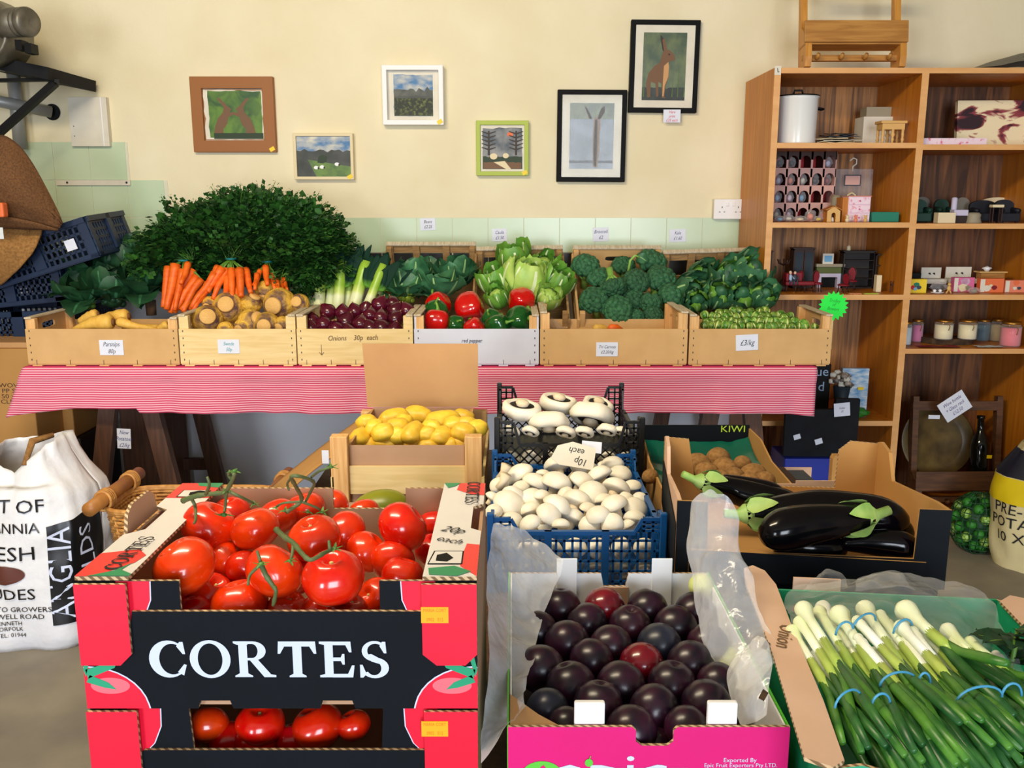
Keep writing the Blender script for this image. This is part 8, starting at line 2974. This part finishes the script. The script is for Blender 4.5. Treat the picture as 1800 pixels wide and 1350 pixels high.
for s_ in (-1, 1):
  h_ = MB().tube([(s_ * (BW + .004), -.05, BH + .03), (s_ * (BW + .004), BD + .05, BH + .03)], .019, 'wicker_handle', 16).build('handle', bk)
  for y in (.03, BD - .03):
    m = MB()
    for q in range(4):
      m.tube([V((s_ * (BW + .004) + .022 * math.cos(a1 * PI / 8), y + q * .009, BH + .026 + .026 * math.sin(a1 * PI / 8))) for a1 in range(17)], .0045, 'wicker', 5, False)
    m.build('binding', h_)
c_ = bk.location
m = MB()
for q in range(5):
  m.ell((c_.x - .12 + .05 * q, 2.37 + .03 * math.sin(q * 2), BKz + .15 + .02 * math.cos(q)), (.05, .05, .03), 'bag_film', 10, 7, fn=lambda d, p: p * (1 + .3 * noise.noise(d * 2 + V((q, 0, 0)))), smooth=False)
tag(m.build('plastic_bags'), 'crumpled clear bags lying inside the wicker basket', 'plastic bag')
tag(MB().box(c_.x - .24, c_.x + .22, 2.27, 2.52, 0, BKz - .001, 'dark_green_plastic').build('storage_box', bevel=.006), 'dark green storage box under the wicker basket', 'box')

# cardboard boxes at the far left
a1, b1 = P(-60, 760, 3.3), P(50, 613, 3.3)
t = thing('cardboard_box', 'large closed brown carton with stencilled size text at the left edge', 'box', (0, 3.3, 0))
MB().box(a1.x, b1.x, 0, .4, .42, b1.z, 'cardboard_ochre').build('carton', t, bevel=.004)
MB().box(a1.x, b1.x, .02, .35, b1.z + .0005, b1.z + .02, 'cardboard').build('flap', t)
m = MB()
for k, s_ in enumerate(('WOVEN', 'PP STR', '50 x 40', 'CLEAR')):
  c = P(24 if k != 3 else 22, 681 + 9.5 * k, 3.3)
  m.text(s_, size_at(11, c), 'doll_wood', facing((c.x, -.001, c.z)), 1.25)
m.build('lettering', t)
tag(MB().box(a1.x, P(48, 900, 3.32).x, 3.32, 3.7, 0, .419, 'cardboard_ochre').build('cardboard_box', bevel=.004), 'plain ochre carton on the floor beneath the stencilled one', 'box')
a1, b1 = P(52, 770, 3.5), P(128, 728, 3.5)
tag(MB().box(a1.x, b1.x, 3.5, 3.8, a1.z, b1.z + .02, 'cardboard_ochre').build('cardboard_box', bevel=.004), 'brown carton under the left end of the striped cloth', 'box')
tag(MB().box(a1.x - .02, b1.x + .02, 3.5, 3.85, 0, a1.z - .001, 'dark_brown').build('storage_box', bevel=.006), 'dark storage box below the brown carton under the cloth', 'box')
tag(MB().box(b1.x + .13, b1.x + .30, 3.62, 3.9, 0, .56, 'dark_wood').build('plank', bevel=.003), 'dark wooden panel standing behind the left trestle', 'panel')
# stacked blue crates, tilted
def solid_crate(label, loc, rot, W, D, H, mat, sticker=False, group=None):
  t_ = thing('plastic_crate', label, 'crate', loc, rot, group)
  for nm, M_, L_ in (('front_panel', Matrix(), W), ('back_panel', Matrix.Translation((0, D, 0)), W), ('side_panel', Matrix.Rotation(PI / 2, 4, 'Z'), D), ('side_panel', Matrix.Translation((W, 0, 0)) @ Matrix.Rotation(PI / 2, 4, 'Z'), D)):
    m = MB()
    m.M = M_
    m.box(0, L_, -.012, .008, H - .02, H, mat).box(0, L_, -.006, .006, 0, H * .1, mat).box(0, .03, -.006, .006, 0, H, mat).box(L_ - .03, L_, -.006, .006, 0, H, mat)
    n_ = int(L_ / .022)
    for q in range(n_):
      m.box(L_ * (q + .5) / n_ - .004, L_ * (q + .5) / n_ + .004, -.003, .003, 0, H, mat)
    for q in range(4):
      m.box(0, L_, -.003, .003, H * (.22 + .2 * q), H * (.22 + .2 * q) + .009, mat)
    m.box(L_ * .46, L_ * .56, -.012, .008, H * .1, H, mat)
    m.build(nm, t_)
  MB().box(0, W, 0, D, -.004, .0, mat).build('base', t_)
  if sticker:
    m = MB()
    m.M = facing((W * .82, -.013, H * .45))
    m.prism([(-.02, -.02), (.02, -.02), (.02, .02), (-.02, .02)], 0, .001, 'card')
    m.build('sticker', t_)
  return t_


p = P(-40, 510, 3.45)
solid_crate('upper navy plastic crate tilted at the left, small white sticker on it', P(-20, 512, 3.42), (.05, -.30, .0), .45, .34, .15, 'navy_plastic', True, 'navy crates piled at the left')
for k, z_ in enumerate((.955, .80, .64)):
  solid_crate(['navy plastic crate directly under the tilted one', 'middle navy plastic crate behind the parsnips', 'lowest navy plastic crate in the left pile'][k], (P(-60, 560, 3.5).x, 3.48, z_ - .02), (0, -.1 if k == 0 else -.03, 0), .40 + .03 * k, .36, .145, 'navy_plastic', False, 'navy crates piled at the left')
tag(MB().box(P(-60, 560, 3.5).x, P(44, 560, 3.5).x, 3.48, 3.86, 0, .60, 'cardboard_ochre').build('cardboard_box', bevel=.004), 'hidden carton carrying the pile of navy crates', 'box') if 0 else None

# burlap sacks hung at the left
hk = thing('burlap_sack', 'rounded dark brown hessian sack folded over at the left edge', 'sack', P(0, 330, 3.3))


def burf(u, v):
  px = -90 + u * (188 - 0)
  top = 240 + 150 * max(0, (px / 97)) ** 1.8 if px > 0 else 240
  bot = 392 + (px + 90) * .03
  py = top + (bot - top) * v
  q = P(min(px, 97), py, 3.3)
  q.y = 3.34 - .09 * math.sin(PI * min(1, v * .9 + .1)) * math.sin(PI * min(1, (1 - u) * 1.2)) + .006 * noise.noise(V((u * 8, v * 8, 0)))
  return q


MB().grid(burf, 30, 24, 'burlap').build('sacking', hk, world=True, solid=.01)
MB().grid(lambda u, v: burf(u, .86 + .14 * v) + V((0, -.02, -.012)), 30, 3, 'burlap').build('hem', hk, world=True, solid=.006)
m = MB()
m.grid(lambda u, v: P(-90 + 165 * u - 75 * u * v * v, 395 + 105 * v, 3.40 - .06 * math.sin(PI * v)) + V((0, .008 * noise.noise(V((u * 9, v * 9, 2))), 0)), 20, 16, 'burlap_light')
tag(m.build('burlap_sack', solid=.01), 'lighter hessian sack hanging below the dark folded one', 'sack')
m = MB().tube([P(50, 400, 3.36), P(52, 422, 3.36), P(55, 434, 3.36)], .003, 'burlap_light', 5)
tag(m.build('string'), 'loose string hanging from the hessian sack', 'string')
card('pale green slip at the left edge by the hessian sacks', 2, 410, 8, 20, 3.2, [], mat='wax_white', name='paper_slip', cat='paper')
tag(MB().box(P(-90, 370, 3.22).x, P(12, 380, 3.22).x, 3.2, 3.235, P(0, 382, 3.22).z, P(0, 356, 3.22).z, 'orange').build('wooden_block', bevel=.006), 'orange-brown wooden block against the dark hessian sack', 'block')

# wall bracket, pipes and motor at the top left
t = thing('shelf_bracket', 'black angled metal bracket and shelf holding a machine high left', 'bracket', P(0, 120, 3.6))
o = WM[t.name].translation
m = MB()
pts = [P(-90, 82, 3.55), P(84, 118, 3.55), P(84, 140, 3.55), P(-90, 104, 3.55)]
vs = [q - o for q in pts] + [q - o + V((0, .40, 0)) for q in pts]
m.add(vs, [(3, 2, 1, 0), (4, 5, 6, 7), (0, 1, 5, 4), (1, 2, 6, 5), (2, 3, 7, 6), (3, 0, 4, 7)], 'black_matt', False)
m.build('shelf_board', t)
MB().beam(P(-90, 143, 3.6) - o, P(88, 140, 3.6) - o, .03, .012, 'black').build('horizontal_bar', t)
MB().beam(P(-40, 268, 3.6) - o, P(97, 146, 3.6) - o, .03, .024, 'black').build('diagonal_brace', t)
MB().beam(P(96, 142, 3.6) - o, P(100, 147, 3.98) - o, .03, .012, 'black').build('wall_arm', t)
t = thing('pipework', 'grey wall pipes, one vertical and one slanting into a black hole', 'pipe', P(30, 200, 3.9))
o = WM[t.name].translation
MB().tube([P(22, 118, 3.93) - o, P(36, 262, 3.93) - o], .026, 'grey_pipe', 16).build('vertical_pipe', t)
MB().tube([P(-60, 166, 3.80) - o, P(90, 197, 3.99) - o], .024, 'grey_pipe', 16).build('slanting_pipe', t)
m = MB()
m.M = facing(P(92, 197, 3.997) - o)
m.disc(0, 0, .034, .034, 'black', 0, 24)
m.build('hole_surround', t)
t = thing('electric_motor', 'grey metal motor with ribbed end cap at the top left corner', 'motor', P(-30, 55, 3.5))
o = WM[t.name].translation
rr_ = size_at(60, P(10, 50, 3.5))
m = MB()
m.M = Matrix.Rotation(PI / 2, 4, 'X')
m.lathe([(rr_, -.12), (rr_, .06), (rr_ * .93, .07), (rr_ * .9, .055), (0, .055)], 'steel', 32)
m.build('housing', t)
m = MB()
m.M = Matrix.Translation(P(22, 40, 3.42) - o) @ V((.88, -.45, -.05)).to_track_quat('Z', 'Y').to_matrix().to_4x4()
r2 = size_at(24, P(40, 45, 3.5))
m.lathe([(r2, -.06), (r2, .03), (r2 * .8, .033), (r2 * .8, .040), (r2 * 1.0, .043), (r2 * 1.0, .052), (r2 * .8, .056), (r2 * .8, .062), (r2 * 1.02, .066), (r2 * 1.02, .082), (r2 * .9, .092), (r2 * .3, .094), (0, .088)], 'steel', 24)
m.build('end_cap', t)
m = MB()
for q in (0, 1):
  c = P(32 + 17 * q, 78 + 6 * q, 3.42) - o
  m.box(c.x - .012, c.x + .012, c.y, c.y + .05, c.z - .018, c.z + .016, 'black')
m.build('fixing_lugs', t)

# ---------------------------------------------------------------- lower right corner
tag(MB().box(P(1375, 840, 3.35).x, P(1500, 840, 3.35).x, 3.33, 3.52, 0, P(1440, 797, 3.4).z - .001, 'royal_plastic').build('storage_box', bevel=.006), 'royal blue plastic box under the large dark folder', 'box')
xs0, xs1 = P(1765, 990, 3.15).x, P(1950, 990, 3.15).x
ys = thing('potato_sack', 'cream and yellow printed potato sack at the right edge of the floor', 'sack', ((xs0 + xs1) / 2, 3.25, 0))
yw = (xs1 - xs0) / 2


def ysf(u, v, off=0.0):
  a1 = u * 2 * PI
  k = .78 + .24 * math.sin(PI * min(1, v * .75 + .12))
  c1, s1 = math.cos(a1), math.sin(a1)
  n_ = .012 * noise.noise(V((c1 * 3, s1 * 3, v * 4)))
  kk = k * (1 - .45 * max(0, v - .75) * 4 * .8) + n_ / yw
  return V(((yw * kk + off) * c1, (.15 * kk + off) * s1, .47 * v))


m = MB().grid(ysf, 48, 24, 'sack_cream')
m.build('bag', ys)
MB().grid(lambda u, v: ysf(u, .55 + .2 * v, .002), 48, 8, 'sack_yellow').build('yellow_band', ys)
MB().grid(lambda u, v: ysf(u, .755 + .2 * v, .002), 48, 8, 'sack_navy').build('navy_band', ys)
m = MB()
for s_, v0 in (('PRE-PACK', .47), ('POTATOES', .36), ('10 X 2KG', .24)):
  vs, fs = text_geo(s_)
  m.add([ysf(.635 + x * .056, v0 + y * .12, .004) for x, y, _ in vs], fs, 'ink', False)
m.build('lettering', ys)
gn = P(1718, 915, 3.38)
nb_ = thing('net_bag', 'green net bag of sprouts lying on the floor by the bookcase', 'net bag', (gn.x, 3.38, .0))
nr = size_at(46, gn)
m = MB()
m.ell((0, 0, .12), (nr, .10, .12), 'net_green', 22, 14, fn=lambda d, p: p * (1 + .12 * noise.noise(d * 2)))
net = m.build('net', nb_)
wf = net.modifiers.new('mesh', 'WIREFRAME')
wf.thickness = .004
m = MB()
for q in range(46):
  z_ = 1 - (q + .5) / 46 * 2
  a1 = q * 2.4
  rr_ = math.sqrt(1 - z_ * z_)
  m.ell((rr_ * math.cos(a1) * nr * .84, rr_ * math.sin(a1) * .083, .12 + z_ * .1), .02, 'grass' if q % 3 else 'sprout', 10, 7)
s_ = m.build('sprouts', nb_)
s_['kind'] = 'stuff'
m = MB()
m.ell((0, 0, .12), (nr * .8, .075, .09), 'net_green', 16, 10)
m.build('net_lining', nb_)
